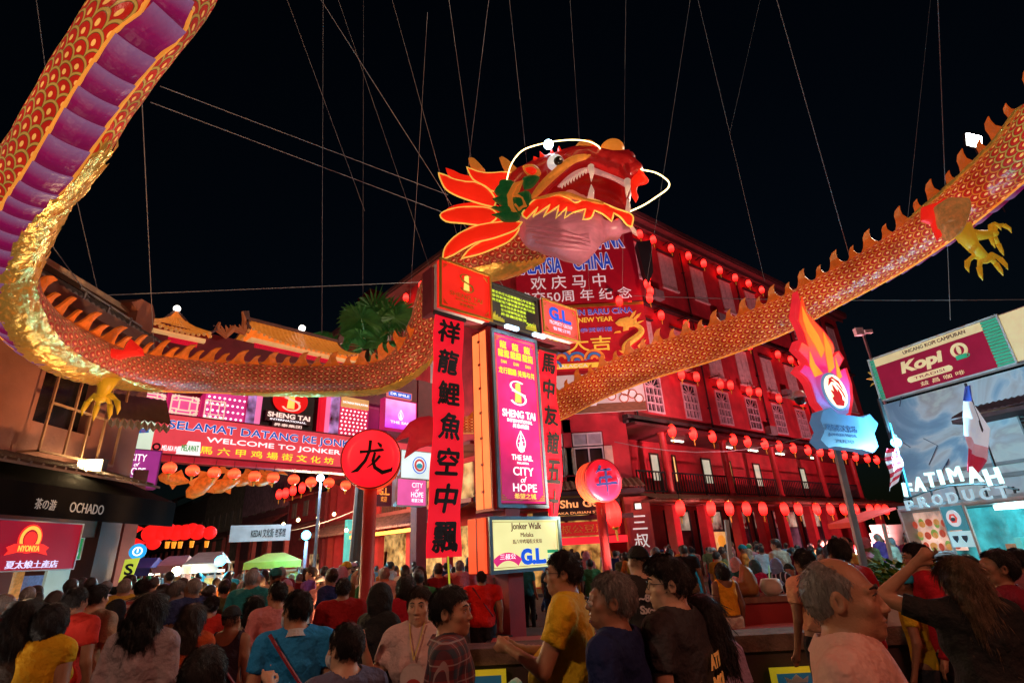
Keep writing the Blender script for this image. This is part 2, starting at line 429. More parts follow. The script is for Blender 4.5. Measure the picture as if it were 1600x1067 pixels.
# eaves, roof
r = MB()
r.box(-.3, LR, -.95, .4, 19.9, 20.02); r.box(-.3, LR, -1.0, -.9, 20.03, 20.35); r.box(-.3, LR, -.6, -.5, 19.6, 19.898)
boxin(r, FRC, CW - .2, .3, -.9, .4, 19.9, 20.02); boxin(r, FRL, LL, .2, -.7, .35, 18.0, 18.15); boxin(r, FRL, LL, .2, -.75, -.65, 18.16, 18.4)
boxin(r, FRL, -14.8, -2.5, 2.6, 6, 20.62, 20.8)
r.build('eaves', mat('eaves_paint', (.16, .05, .055), .6), bld)
r = MB()
V = [FRR.L(p) for p in (FRR.W(0, -.9, 20.36), FRR.W(LR, -.9, 20.36), FRR.W(LR, 6, 23), FRR.W(2, 6, 23))]
r.add(V, [(0, 1, 2, 3)]); r.add([(p[0], p[1], p[2] - .12) for p in map(tuple, V)], [(3, 2, 1, 0)])
r.build('roof', M_tile, bld)
# mid cornices
q = MB()
q.box(-.2, LR, -.35, .0, 7.62, 7.8); q.box(-.2, LR, -.22, .0, 7.4, 7.61)
q.box(-.2, LR, -.28, .0, 14.6, 14.75)
for s_ in win_s:   # little window hoods with brackets for the lanterns
    pass
q.build('cornice', M_trim, bld)
for x in (.9, 7.5, 14.1, 20.8, 27.2): q = MB(); q.tube([(x, -.09, 19.5), (x, -.09, 7.9)], .05, 6); [q.box(x - .09, x + .09, -.15, -.0, z, z + .06) for z in (9, 12, 15, 18)]; q.build('drain_pipe', M_trim, bld)
for x, z in ((4.1, 15.2), (10.6, 15.2), (17.4, 10.9), (23.8, 15.2), (13.9, 7.95)): q = MB(); q.box(x - .4, x + .4, -.42, -.04, z, z + .55); q.lathe([(.2, -.43), (.2, -.421)], (x - .1, 0, z + .28), 14, ax='y'); q.build('air_conditioner', mat('ac_grey', (.35, .32, .32), .5), bld)
for s_ in win_s: 
    for z in (18.97, 13.68, 10.42): q = MB(); q.box(s_ - .85, s_ + .85, -.16, -.003, z, z + .07); q.build('window_hood', M_trim, bld)
# gallery: columns, floor, railing, lit doors
for x in (3.06, 8.66, 14.2, 20.5, 26.3):
    q = MB(); q.lathe([(.26, 4.0), (.26, 4.25), (.2, 4.3), (.19, 7.1), (.27, 7.2), (.27, 7.4)], (x, .25, 0), 12); q.build('column', M_redp, bld, True)
for x in (.35, 2.87, 5.57, 8.6, 11.2, 13.6, 17.2, 20.5, 24.5, 28.5):
    q = MB(); q.box(x - .24, x + .24, .0, .48, 0, 3.55); q.box(x - .3, x + .3, -.05, .53, 0.13, .5); q.build('pillar', M_redp, bld)
q = MB(); q.box(0, LR, -.1, 2.2, 3.85, 4.05); q.box(0, LR, -.12, .5, 3.56, 3.84); q.build('gallery_floor', mat('gallery_floor_paint', (.25, .05, .05), .6), bld)
q = MB(); q.box(0, LR, -.6, 2.2, 7.25, 7.39); q.build('gallery_ceiling', M_dwall, bld)
# tiled apron roof under the gallery
q = MB(); n_ = 150
for i in range(n_):
    x = i * LR / n_; q.prism([(x, 0), (x + .09, .045), (x + .19, 0)], 0, 1, k=0)
V = []
for (x, y, z) in q.v: V.append((x, -1.15 + y * 1.1, 3.72 + y * .33 + z))
q.v = V; q.box(0, LR, -1.1, -.05, 3.6, 3.7); q.build('tiled_apron', M_tile, bld)
for a, b in ((.6, 2.8), (3.4, 8.4), (9.0, 13.9), (14.5, 20.2), (20.8, 26.0)):
    q = MB(); q.box(a, b, .2, .28, 5.15, 5.22); q.box(a, b, .2, .28, 4.2, 4.26); n_ = int((b - a) / .22)
    for i in range(n_ + 1): q.box(a + i * (b - a) / n_ - .02, a + i * (b - a) / n_ + .02, .22, .26, 4.26, 5.15)
    q.build('railing', M_black, bld)
for x, w_, lit in ((1.7, .8, M_warm), (4.6, .8, M_cool), (6.4, .35, M_warm), (9.6, 1.0, M_cool), (12.0, .8, M_warm), (15.5, .9, M_cool), (18.2, .5, M_cool), (22, .9, M_cool)):
    q = MB(); frame_box(q, x - w_ / 2, x + w_ / 2, 4.3, 6.6, .08, 2.12, 2.2); o = q.build('door', M_wood, bld)
    q = MB(); q.box(x - w_ / 2 + .09, x + w_ / 2 - .09, 2.17, 2.19, 5.1, 6.5); q.build('pane', lit, o)
for x in (5.5, 10.5, 13.5, 17, 22):
    q = MB(); q.box(x - .5, x + .5, 1.0, 1.12, 7.12, 7.17, 0); q.box(x - .5, x + .5, .98, 1.14, 7.175, 7.24, 1); q.build('ceiling_lamp', [M_tube, M_white], bld)
# ground floor shopfronts between pillars
M_food = mat('poster_print', (.5, .45, .42), .4, var=.6, vs=3)
for i, (a, b) in enumerate(((3.15, 5.3), (5.85, 8.3), (8.9, 10.9), (11.5, 13.3), (13.9, 16.9), (17.5, 20.2))):
    q = MB(); frame_box(q, a, b, .15, 3.4, .1, .9, 1.0); q.box((a + b) / 2 - .04, (a + b) / 2 + .04, .92, .98, .25, 3.3); q.box(a + .1, b - .1, .93, .97, 2.3, 2.38)
    o = q.build('shopfront', M_black, bld)
    q = MB(); q.box(a + .1, b - .1, .955, .975, .25, 2.3); q.build('pane', mat('shop_pane%d' % (i % 3), ((.12, .05, .05), (.12, .12, .16), (.05, .02, .03))[i % 3], .2, var=.7, vs=1.5), o)
    q = MB(); q.box(a + .1, b - .1, .955, .975, 2.38, 3.3); q.build('transom_pane', mat('transom_lit', (.2, .15, .12), .3, var=.9, vs=4, emit=(.7, .55, .4), es=.22, evar=1.2), o)
for (a, b, c_, lb) in ((3.3, 4.15, (.85, .2, .12), 'red shop poster'), (5.95, 6.95, (.6, .7, .85), 'pale blue drink poster'), (7.15, 8.2, (.9, .75, .25), 'drink poster with orange slice')):
    q = MB(); q.box(a, b, .84, .88, .8, 2.25); o = q.build('poster', mat('poster_' + lb.replace(' ', '_'), c_, .4, var=.3, vs=2, emit=c_, es=.25), bld, label=lb)
    if 'slice' in lb or 'blue' in lb:
        q = MB(); q.prism(circle((a + b) / 2, 1.75, .33, n=14), .8, .838); q.build('printed_fruit', mat('printed_orange', (.9, .5, .05), .5, emit=(.9, .5, .05), es=.3), o)
# tall pillar with white characters at the corner
tp = MB(); boxin(tp, FRC, -.62, .55, -.25, .3, 0, 3.9); tp.build('corner_pillar', mat('pillar_brick_paint', (.5, .07, .05), .6), bld)
tp = MB(); boxin(tp, FRC, -.5, .43, -.28, -.252, .3, 3.1); tp.build('pillar_panel', mat('pillar_panel_paint', (.42, .05, .05), .6), bld)
for i, ch in enumerate('三叔公'):
    tp = MB()
    t = MB(); put_text(t, ch, (-.36, .3, 2.45 - i * .78, 3.05 - i * .78), -.285, off=.02)
    tp.add([tuple(FRR.L(FRC.W(*p))) for p in t.v], t.f)
    tp.build('character', mat('white_letters', (.8, .78, .75), .5, emit=(1, .9, .85), es=.4), bld)
tp = MB(); boxin(tp, FRC, -.2, .15, -.42, -.28, 3.3, 3.6); tp.build('flood_lamp', M_black, bld)
tp = MB(); boxin(tp, FRC, -.16, .11, -.43, -.421, 3.33, 3.57); tp.build('lamp_face', glow('lamp_face_pale', (1, .95, .8), 1.2), bld)
# tiled canopy and shop sign over the corner entrance
q = MB()
for i in range(30):
    x = CW + i * .26; t = MB(); t.prism([(x, 0), (x + .12, .06), (x + .26, 0)], 0, 1)
    q.add([tuple(FRR.L(FRC.W(p[0], -1.3 + p[1] * 1.25, 4.25 + p[1] * .5 + p[2]))) for p in t.v], t.f)
q.build('tiled_canopy', M_tile, bld)
q = MB(); boxin(q, FRC, CW, .2, -1.2, 0, 4.0, 4.2); boxin(q, FRC, -5, -.4, -1.0, -.8, 2.95, 3.15); q.build('canopy_soffit', M_trim, bld)
q = MB(); boxin(q, FRC, -4.9, -.9, -.75, -.65, 3.2, 3.95); sg = q.build('shop_fascia', mat('fascia_dark', (.05, .02, .015), .5), bld)
q = MB(); t = MB(); put_text(t, 'San Shu Gong', (-4.6, -1.3, 3.42, 3.85), -.76, off=.02); put_text(t, 'MELAKA DURIAN STALL', (-4.2, -1.5, 3.24, 3.34), -.76, off=.01)
q.add([tuple(FRR.L(FRC.W(*p))) for p in t.v], t.f); q.build('lettering', glow('fascia_letters', (1, .35, .12), 1.0), sg)
q = MB(); boxin(q, FRC, -4.7, -1.0, -.55, -.5, 2.3, 2.9); sg = q.build('red_fascia', glow('red_fascia_paint', (.7, .02, .02), .5), bld)
q = MB(); t = MB(); put_text(t, '三叔公豆蔻', (-4.2, -1.6, 2.42, 2.78), -.56, off=.01); q.add([tuple(FRR.L(FRC.W(*p))) for p in t.v], t.f); q.build('lettering', M_gold, sg)
q = MB(); boxin(q, FRC, -5.1, -.7, -.5, -.42, 1.95, 2.25); q.build('lit_valance', glow('valance_red', (1, .02, .03), 1.1), bld)
q = MB(); boxin(q, FRC, -5.1, -.65, 2.3, 2.45, .15, 3.9); q.build('shop_interior', mat('shop_interior_shelves', (.2, .1, .03), .6, var=1.0, vs=5, emit=(1, .5, .12), es=.35, evar=1.4), bld)
for x in (-4.3, -3.3, -2.4, -1.5):
    q = MB(); boxin(q, FRC, x - .3, x + .3, 1.0, 1.3, .2, 1.1 + (x % .5)); boxin(q, FRC, x - .26, x + .2, .99, 1.2, 1.3, 1.7)
    q.build('shop_shelf', mat('shelf_goods', (.4, .12, .04), .5, var=.9, vs=12, emit=(.9, .4, .1), es=.25), bld)
# street-side ground floor: gallery, tiled roofs and lit stalls under them
for x in (-2.6, -6, -9.5, -13, -16.5):
    q = MB(); boxin(q, FRL, x - .2, x + .2, 0, .4, 0, 6.9); q.build('pillar', M_redp, bld)
q = MB(); boxin(q, FRL, -16.8, -.2, -.1, 2.2, 4.1, 4.3); boxin(q, FRL, -16.8, -.2, -.1, 2.2, 6.85, 7.0); q.build('street_gallery_floor', mat('gallery_floor_paint'), bld)
for a, b in ((-5.8, -2.8), (-9.3, -6.2), (-12.8, -9.7)):
    q = MB(); boxin(q, FRL, a, b, .15, .2, 5.15, 5.23)
    for i in range(int((b - a) / .2)): boxin(q, FRL, a + i * .2, a + i * .2 + .06, .15, .2, 4.3, 5.15)
    q.build('railing', mat('brown_rail', (.12, .05, .04), .6), bld)
q = MB(); boxin(q, FRL, -9, -2.8, 2.0, 2.1, 4.4, 6.5); q.build('lit_room', mat('lit_room_wall', (.4, .25, .1), .6, var=.5, vs=2, emit=(1, .6, .25), es=.4, evar=.8), bld)
# ------------------------------------------------------------------ posters on the corner building
def panel_thing(name, label, cat, fr, x0, x1, z0, z1, m, th=.06, y=0, frame=None, fm=None, group=None):
    t = thing(name, label, cat, fr, group); q = MB(); q.box(x0, x1, y - th, y, z0, z1); q.build('board', m, t)
    if frame:
        q = MB(); frame_box(q, x0 - frame, x1 + frame, z0 - frame, z1 + frame, frame, y - th - .015, y + .01); q.build('border', fm or M_white, t)
    return t
M_bluelet = mat('blue_letters', (.02, .06, .45), .5, emit=(.03, .1, .8), es=.25)
M_whitelet = mat('white_outline', (.8, .8, .8), .5, emit=(1, .9, .9), es=.3)
M_yellet = mat('yellow_letters', (.85, .6, .05), .5, emit=(1, .7, .08), es=.35)
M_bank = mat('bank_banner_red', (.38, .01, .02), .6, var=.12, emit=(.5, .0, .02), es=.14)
ye = -.12
t = panel_thing('bank_banner', 'large dark red banner with blue outlined MALAYSIA CHINA lettering under the dragon jaw', 'banner', FRC, -5.0, 1.75, 14.02, 19.0, M_bank, y=ye)
tx = FRC.px
def tline(t, s, px0, py0, px1, py1, h, m, fr=FRC, y=ye - .07, off=.02, out=None, out_off=.06, d=.2, **kw):
    """text line: baseline from left pixel to right pixel, cap height h metres"""
    x0, z0 = fr.px(px0, py0, d); x1, z1 = fr.px(px1, py1, d); z = (z0 + z1) / 2
    if out: text(s, out, t, (x0, x1, z, z + h), y, off=out_off, th=.006, **kw)
    text(s, m, t, (x0, x1, z, z + h), y - .01, off=off, th=.006, **kw)
for s, box in (('CBANK', (-1.0, 1.15, 17.35, 18.5)), ('MALAYSIA', (-5.0, -2.45, 15.95, 16.9)), ('CHINA', (-1.75, .35, 16.05, 17.0))):
    text(s, M_whitelet, t, box, ye - .07, off=.06); text(s, M_bluelet, t, box, ye - .085, off=.025)
text('欢 庆 马 中', M_whitelet, t, (-4.2, -.1, 14.95, 15.75), ye - .07, off=.02)
text('建交50周 年 纪 念', M_whitelet, t, (-5.0, 1.2, 14.15, 14.85), ye - .07, off=.02)
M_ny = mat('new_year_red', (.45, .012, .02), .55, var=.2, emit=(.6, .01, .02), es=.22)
t = panel_thing('new_year_banner', 'new year banner with golden dragon, clouds and NEW YEAR lettering on the corner wall', 'banner', FRC, -5.2, 1.75, 10.05, 13.92, M_ny, y=ye)
q = MB(); q.box(-5.2, 1.75, ye - .09, ye - .062, 13.76, 13.92); q.build('border', M_gold, t)
for s, box, o_ in (('SELAMAT TAHUN BARU CINA', (-5.0, 1.1, 13.3, 13.62), 1), ('HAPPY CHINESE NEW YEAR', (-4.6, .0, 12.88, 13.14), 0), ('新春快乐 恭贺新禧', (-3.6, -.1, 12.3, 12.55), 1)):
    if o_: text(s, M_whitelet, t, box, ye - .07, off=.05)
    text(s, M_bluelet if o_ else M_yellet, t, box, ye - .085, off=.025)
text('龙年大吉', M_yellet, t, (-4.9, -.25, 11.25, 12.05), ye - .075, off=.04)
# generic golden serpent dragon print
q = MB(); P = []
for i in range(40):
    a = i / 39; P.append((.9 + .55 * math.sin(a * 7 + .4) * (1 - .3 * a), ye - .09, 12.6 - 2.2 * a))
q.tube(P, [.1 + .1 * math.sin(i / 39 * 3.1) for i in range(40)], 6)
q.pillow([(.1, 12.75), (.35, 12.95), (.8, 13.05), (1.25, 12.85), (1.2, 12.5), (.8, 12.45), (.75, 12.3), (.45, 12.25), (.5, 12.5), (.2, 12.6)], .03, y=ye - .09)
for (x, z, dx, dz) in ((1.1, 12.95, .45, .3), (.9, 13.0, .4, .4), (1.2, 12.7, .45, .1), (1.1, 11.4, .5, .3), (.5, 11.0, -.4, .2), (1.2, 10.8, .4, .2), (.3, 12.3, -.35, -.15)):
    q.prism([(x, z), (x + dx * .5, z + dz * .7), (x + dx, z + dz), (x + dx * .7, z + dz * .3), (x + .05, z - .12)], ye - .1, ye - .07)
q.build('printed_dragon', mat('print_gold', (.85, .45, .06), .5, var=.4, vs=8, emit=(1, .5, .07), es=.3), t)
q = MB()
for i, (x, z, r_) in enumerate(((-3.9, 10.75, .5), (-2.9, 10.9, .6), (-2.1, 10.75, .5), (-1.2, 10.8, .55), (-3.3, 10.45, .4))):
    for k in range(3): ring(q, x, z, r_ - k * .17 - .12, r_ - k * .17, ye - .08 - k * .004 - i * .002, ye - .062, 14, k=(i + k) % 2, a0=0, a1=math.pi)
q.box(-5.2, 1.0, ye - .07, ye - .062, 10.35, 10.62, 2)
q.build('printed_clouds', [mat('print_blue', (.05, .2, .45), .5, emit=(.05, .25, .6), es=.25), mat('print_orange', (.85, .3, .05), .5, emit=(1, .35, .05), es=.25), M_yellet], t)
text('CENTRAL MALACCA', M_whitelet, t, (-4.9, -1.6, 10.4, 10.57), ye - .075)
# bird's nest sign board
t = panel_thing('food_billboard', 'pale billboard with tea bowl and round jars above the corner windows', 'billboard', FRC, -3.9, 1.05, 7.95, 9.95, mat('billboard_cream', (.55, .5, .48), .5, var=.2, vs=1, emit=(.8, .65, .6), es=.28), y=-.25, th=.1)
q = MB(); q.box(-3.9, 1.05, -.358, -.352, 7.95, 8.4); q.build('printed_table', mat('print_wood', (.2, .09, .05), .5, var=.5, stretch=(1, 1, 10), emit=(.3, .12, .06), es=.2), t)
text('燕 窝 屋', mat('ink_black', (.02, .02, .02), .5), t, (-.9, .8, 9.3, 9.75), -.36, off=.02); text("Bird's Nest House", MATS['ink_black'], t, (-1.3, .4, 9.1, 9.25), -.36)
text('正宗燕窝', MATS['ink_black'], t, (-1.9, -1.2, 9.25, 9.5), -.36)
q = MB()
for x, z in ((-.6, 8.75), (.0, 8.6), (.45, 8.8), (.75, 8.55), (.1, 8.95)): ring(q, x, z, .19, .24, -.375, -.352, 18, 0); q.prism(circle(x, z, .18), -.365, -.352, 1)
q.prism([(-1.9, 8.65), (-1.3, 8.65), (-1.4, 8.3), (-1.8, 8.3)], -.39, -.352, 1); q.prism(circle(-1.6, 8.66, .3, .08, 14), -.395, -.391, 2)
q.prism([(-3.6, 8.5), (-3.2, 8.85), (-2.7, 8.6), (-2.9, 8.35)], -.37, -.352, 2); q.prism(circle(-3.2, 8.45, .25), -.38, -.352, 0)
for x, z in ((-2.3, 9.2), (-2.7, 9.0), (-1.9, 9.35)): q.prism([(x, z), (x + .15, z + .12), (x + .1, z + .02), (x + .28, z), (x + .1, z - .03), (x + .03, z - .12)], -.365, -.352, 3)
q.build('printed_food', [mat('print_rust', (.5, .15, .06), .5), mat('print_white', (.8, .75, .72), .5, emit=(.9, .8, .75), es=.3), mat('print_yellow', (.75, .5, .1), .5), MATS['ink_black']], t)

# ------------------------------------------------------------------ lanterns
M_lan = None
def lantern_mat(name, c0, c1, es):
    m, n, l, b = newmat(name)
    tc = n.new('ShaderNodeTexCoord'); sp = n.new('ShaderNodeSeparateXYZ'); l.new(tc.outputs['Generated'], sp.inputs[0])
    r = n.new('ShaderNodeValToRGB'); e = r.color_ramp.elements
    e[0].position = 0; e[0].color = (*c0, 1); e[1].position = 1; e[1].color = (*c0, 1); k = e.new(.52); k.color = (*c1, 1)  # brighter middle of the ramp paints the glow of a bulb inside
    k2 = e.new(.3); k2.color = (*[a * .6 + b_ * .4 for a, b_ in zip(c0, c1)], 1)
    l.new(sp.outputs[2], r.inputs[0]); l.new(r.outputs[0], b.inputs['Emission Color']); b.inputs['Emission Strength'].default_value = es
    b.inputs['Base Color'].default_value = (*[v * .6 for v in c0], 1); b.inputs['Roughness'].default_value = .45
    return m
M_lan = lantern_mat('lantern_silk', (1.0, .004, .004), (1.0, .035, .025), 3.8)
M_lan2 = lantern_mat('lantern_silk_orange', (1.0, .018, .008), (1.0, .13, .04), 1.8)
def lantern_meshes(r, h, ms):
    b = MB(); n = 16; prof = []
    for i in range(9):
        a = math.pi * (i + .35) / 8.7; prof.append((r * math.sin(a) ** .8, h / 2 * math.cos(a)))
    V = []; nn = 24
    for (rr, z) in prof:
        for j in range(nn):
            q = rr * (1 if j % 2 else .93); V.append((q * math.cos(2 * math.pi * j / nn), q * math.sin(2 * math.pi * j / nn), z))
    F = [(i * nn + j, i * nn + (j + 1) % nn, (i + 1) * nn + (j + 1) % nn, (i + 1) * nn + j) for i in range(8) for j in range(nn)]
    b.add(V, F); me = b.mesh('lantern_shade', ms)
    c = MB(); c.lathe([(r * .38, h * .44), (r * .42, h * .5), (r * .3, h * .56)], n=10); c2 = MB(); c2.lathe([(r * .3, -h * .57), (r * .42, -h * .5), (r * .38, -h * .44)], n=10)
    cd_ = MB(); cd_.lathe([(.012, h * .56), (.012, h * .56 + .3)], n=5); t = MB(); t.lathe([(r * .12, -h * .95), (r * .16, -h * .62), (r * .1, -h * .57)], n=6)
    return me, c.mesh('cap', M_gold), t.mesh('tassel', mat('tassel_yellow', (.7, .35, .05), .7, emit=(1, .4, .05), es=.2)), cd_.mesh('cord', M_black), c2.mesh('cap', M_gold)
LM = {'red': lantern_meshes(.19, .62, M_lan), 'round': lantern_meshes(.27, .46, M_lan2)}
ORD = ['first', 'second', 'third', 'fourth', 'fifth', 'sixth', 'seventh', 'eighth', 'ninth', 'tenth', 'eleventh', 'twelfth', 'thirteenth', 'fourteenth', 'fifteenth', 'sixteenth', 'seventeenth', 'eighteenth', 'nineteenth', 'twentieth']
def lantern(P, label, group, kind='red', sc=1.0, cap=True):
    o = thing('lantern', label, 'lantern', Fr(P), group, scale=sc); m = LM[kind]
    o.rotation_euler = (rnd.uniform(-.06, .06), rnd.uniform(-.06, .06), rnd.random())
    place('lantern_shade', m[0], o); place('cap', m[1], o); place('tassel', m[2], o); place('cord', m[3], o); place('cap', m[4], o); return o
for i, s_ in enumerate([2.88, 4.7, 6.47, 8.56, 10.07, 12.02, 13.8, 15.6, 17.61, 19.38, 21.19, 23.23, 25.2, 27.33, 29.16]):
    lantern(FRR.W(s_, -.55, 7.18), ORD[i] + ' oval red lantern from the corner in the row above the balcony', 'lanterns above the balcony', sc=1.08)
for i, s_ in enumerate([1.49, 3.95, 5.54, 7.17, 8.81, 11.14, 12.76, 15.06, 16.92, 18.83, 20.65, 23.03, 24.5, 25.83]):
    lantern(FRR.W(s_, -1.3, 3.28), ORD[i] + ' oval red lantern from the corner in the lowest row over the shops', 'lanterns over the shopfronts', sc=1.15)
def bracket_row(zr, ss, nm, nfr=FRR, wh='shutter row', y=-.55):
    for i, s_ in enumerate(ss):
        lantern(nfr.W(s_, y + (.0 if i % 2 else .1), zr - .15 * (i % 2)), ORD[i] + ' oval red lantern from the corner hung by the ' + nm, 'lanterns by the ' + nm, sc=.95)
bracket_row(19.25, [1.1, 2.9, 4.3, 5.9, 7.9, 9.4, 11.5, 13.2, 15.2, 16.8], 'top floor shutters')
bracket_row(14.0, [.25, 1.0, 3.8, 6.0, 8.2, 13.0, 17.0, 18.6, 20.4], 'middle shutters')
bracket_row(10.65, [1.6, 4.6, 6.2, 8.4, 9.7, 11.6, 13.0, 15.3, 18.8, 20.6], 'white paned windows')
for i, (s_, z) in enumerate(((-2.2, 17.3), (-4.2, 17.2), (-6.0, 17.1), (-8.4, 17.1), (-10.6, 17.0), (-3.2, 13.3), (-7.5, 13.2), (-12.5, 17.0), (-2.0, 8.9), (-4.6, 6.5))):
    lantern(FRL.W(s_, -.5, z), ORD[i] + ' red lantern on the street side of the corner building', 'lanterns on the street side', sc=.95)
for i, (x, y) in enumerate(((994, 462), (1000, 455))): pass
lantern(FRC.W(FRC.px(958, 802, 1.6)[0], -1.6, FRC.px(958, 802, 1.6)[1]), 'big red lantern hanging in the corner shop entrance', 'entrance lantern', 'red', 1.9)
# bracket arms
def brk(a, b): q = MB(); q.obox(a, b, .05, .05); q.build('lantern_bracket', M_black, bld)
for s_ in (2.9, 5.9, 9.4, 13.2, 16.8): brk((s_, 0, 19.6), (s_, -.6, 19.7))
for z in (14.35, 11.0):
    for s_ in (3.8, 6, 8.2, 13, 17): brk((s_, 0, z), (s_, -.6, z))
q = MB(); t_ = MB(); t_.prism([(1.72, 17.2), (2.5, 17.25), (2.35, 15.3), (2.0, 14.6), (1.85, 15.4)], -.9, -.3)
q.add([tuple(FRR.L(FRC.W(*p))) for p in t_.v], t_.f); q.build('roof_bracket', M_black, bld)
for k_, zz in enumerate((13.9, 14.3, 14.75, 15.2)):
    lantern(FRC.W(2.0 + .1 * (k_ % 2), -.6, zz), ORD[k_] + ' lantern from the bottom of the bunch at the corner edge', 'bunched lanterns at the corner', sc=.9)
# ------------------------------------------------------------------ central sign tower
FS = FrPx(800, 864, 9.2, 48)
M_redlit = glow('red_banner_cloth', (1.0, .012, .03), .62, (.6, .01, .02))
M_ink = mat('brush_ink', (.012, .01, .012), .7, bump=0)
M_orl = glow('orange_lightbox_side', (1.0, .10, .03), .95)
M_ltfr = mat('pale_blue_frame', (.2, .32, .42), .35, .5)
tw = thing('sign_tower', 'tall red sign tower with pink light box and three boards on top', 'sign tower', FS)
q = MB(); q.box(-.12, .2, -.02, .3, 0, 6.5); q.build('post', M_redp, tw)
q = MB(); q.box(-.33, .9, 0, .5, 2.40, 5.66); q.box(-.29, .86, -.02, 0, 2.44, 5.62); q.build('light_box', M_redp, tw)
q = MB()
for k_ in range(2): q.box(-.345, -.331, .06 + k_ * .22, .24 + k_ * .22, 2.45, 5.6)
lb = q.build('lit_side', glow('amber_side', (1.0, .22, .06), 1.15), tw, label='glowing amber side of the light box')
q = MB()
for i in range(7): q.box(-.36, -.345, .23, .29, 2.7 + i * .45, 2.74 + i * .45)
q.box(-.35, -.33, .005, .05, 2.42, 5.64)
q.build('clip', M_redp, tw)
def grad_panel(name, c0, c1, es, z0=0, z1=1, ax=2):
    if name in MATS: return MATS[name]
    m, n, l, b = newmat(name)
    tc = n.new('ShaderNodeTexCoord'); sp = n.new('ShaderNodeSeparateXYZ'); l.new(tc.outputs['Generated'], sp.inputs[0])
    r = n.new('ShaderNodeValToRGB'); e = r.color_ramp.elements; e[0].position = z0; e[0].color = (*c0, 1); e[1].position = z1; e[1].color = (*c1, 1)
    l.new(sp.outputs[ax], r.inputs[0]); nz = n.new('ShaderNodeTexNoise'); nz.inputs['Scale'].default_value = 2.2; l.new(tc.outputs['Object'], nz.inputs[0])
    mr = n.new('ShaderNodeMapRange'); mr.inputs['From Min'].default_value = .3; mr.inputs['From Max'].default_value = .7; mr.inputs['To Min'].default_value = .75; mr.inputs['To Max'].default_value = 1.2; l.new(nz.outputs[0], mr.inputs[0])
    mx = n.new('ShaderNodeMixRGB'); mx.blend_type = 'MULTIPLY'; mx.inputs[0].default_value = 1; l.new(r.outputs[0], mx.inputs[1]); l.new(mr.outputs[0], mx.inputs[2])
    l.new(mx.outputs[0], b.inputs['Emission Color']); l.new(mx.outputs[0], b.inputs['Base Color']); b.inputs['Emission Strength'].default_value = es; b.inputs['Roughness'].default_value = .35
    return m
q = MB(); q.box(-.23, .8, -.04, -.021, 2.52, 5.54)
fp = q.build('lit_panel', grad_panel('magenta_panel', (.32, .01, .09), (.95, .02, .16), 1.0, 0, .8), tw)
q = MB(); frame_box(q, -.29, .86, 2.44, 5.62, .06, -.06, -.02); frame_box(q, -.205, .775, 2.56, 5.5, .012, -.046, -.0405, 1)
for (cx, cz) in ((-.2, 2.57), (.77, 2.57), (-.2, 5.49), (.77, 5.49)):
    sx = 1 if cx < 0 else -1; sz = 1 if cz < 4 else -1
    for a in range(3): q.box(min(cx, cx + sx * (.14 - a * .04)), max(cx, cx + sx * (.14 - a * .04)), -.05, -.041, cz + sz * a * .035 - .008, cz + sz * a * .035 + .008, 1)
q.build('panel_frame', [M_ltfr, M_gold], tw)
M_gl = glow('lit_gold_letters', (1, .62, .12), 1.0); M_wl = glow('lit_white_letters', (1, .9, .95), 1.1); M_gr = glow('lit_green_yellow_letters', (.6, .75, .05), .9)
def sail(mb, cx, z0, h, y, k=None):   # sail shaped emblem
    w_ = h * .34
    ring_pts = [(cx + w_ * (.9 - .4 * t) * math.sin(math.pi * t) * 1.0 + w_ * .1 * (1 - t), z0 + h * t) for t in [i / 12 for i in range(13)]]
    L_ = [(cx - w_ * .95 * math.sin(math.pi * (t ** .8)) * (1 - .35 * t), z0 + h * t) for t in [i / 12 for i in range(13)]]
    out = ring_pts + L_[::-1][1:-1]
    for a, b in zip(out, out[1:] + out[:1]): mb.obox((a[0], y, a[1]), (b[0], y, b[1]), h * .035, .008, k, up=Vector((0, 1, 0)))
    for dx, z_, hh in ((-.15, 0, .7), (.18, 0, .55), (0, .1, .8), (-.4, .05, .4), (.4, .05, .3)):
        mb.obox((cx + dx * w_ * 1.2, y, z0 + z_ * h), (cx + dx * w_ * .5, y, z0 + (z_ + hh) * h), h * .05, .008, k, up=Vector((0, 1, 0)))
    for i in range(3): mb.obox((cx - w_ * .6, y, z0 + h * (.2 + .2 * i)), (cx + w_ * .6, y, z0 + h * (.28 + .2 * i)), h * .02, .008, k, up=Vector((0, 1, 0)))
def tower_logo(t, cx, z0, h, y, mg, mo):   # tower inside an S ring
    q = MB(); q.prism([(cx - h * .16, z0 + h * .12), (cx - h * .1, z0 + h * .88), (cx + h * .14, z0 + h * .98), (cx + h * .17, z0 + h * .12)], y - .012, y); q.build('emblem_tower', mg, t)
    q = MB()
    ring(q, cx, z0 + h * .78, h * .32, h * .4, y - .016, y - .004, 20, a0=math.radians(40), a1=math.radians(250), ez=.55)
    ring(q, cx + h * .02, z0 + h * .26, h * .34, h * .43, y - .016, y - .004, 20, a0=math.radians(-160), a1=math.radians(75), ez=.6)
    q.obox((cx - h * .3, y - .01, z0 + h * .6), (cx + h * .4, y - .01, z0 + h * .42), h * .08, .01, up=Vector((0, 1, 0)))
    q.build('emblem_ring', mo, t)
yy = -.042
for i in range(3):
    q = MB(); put_text(q, '龍', (-.1 + i * .3, .06 + i * .3, 5.27, 5.42), yy, off=.01); put_text(q, '龍龍', (-.15 + i * .3, .12 + i * .3, 5.1, 5.25), yy, off=.01); put_text(q, 'DAN', (-.08 + i * .3, .05 + i * .3, 4.98, 5.04), yy)
    q.build('lettering', M_gr, tw)
text('龙行龘龘 美美与共', M_gr, tw, (-.15, .73, 4.78, 4.9), yy, off=.01)
tower_logo(tw, .28, 4.22, .46, yy, M_gl, M_wl)
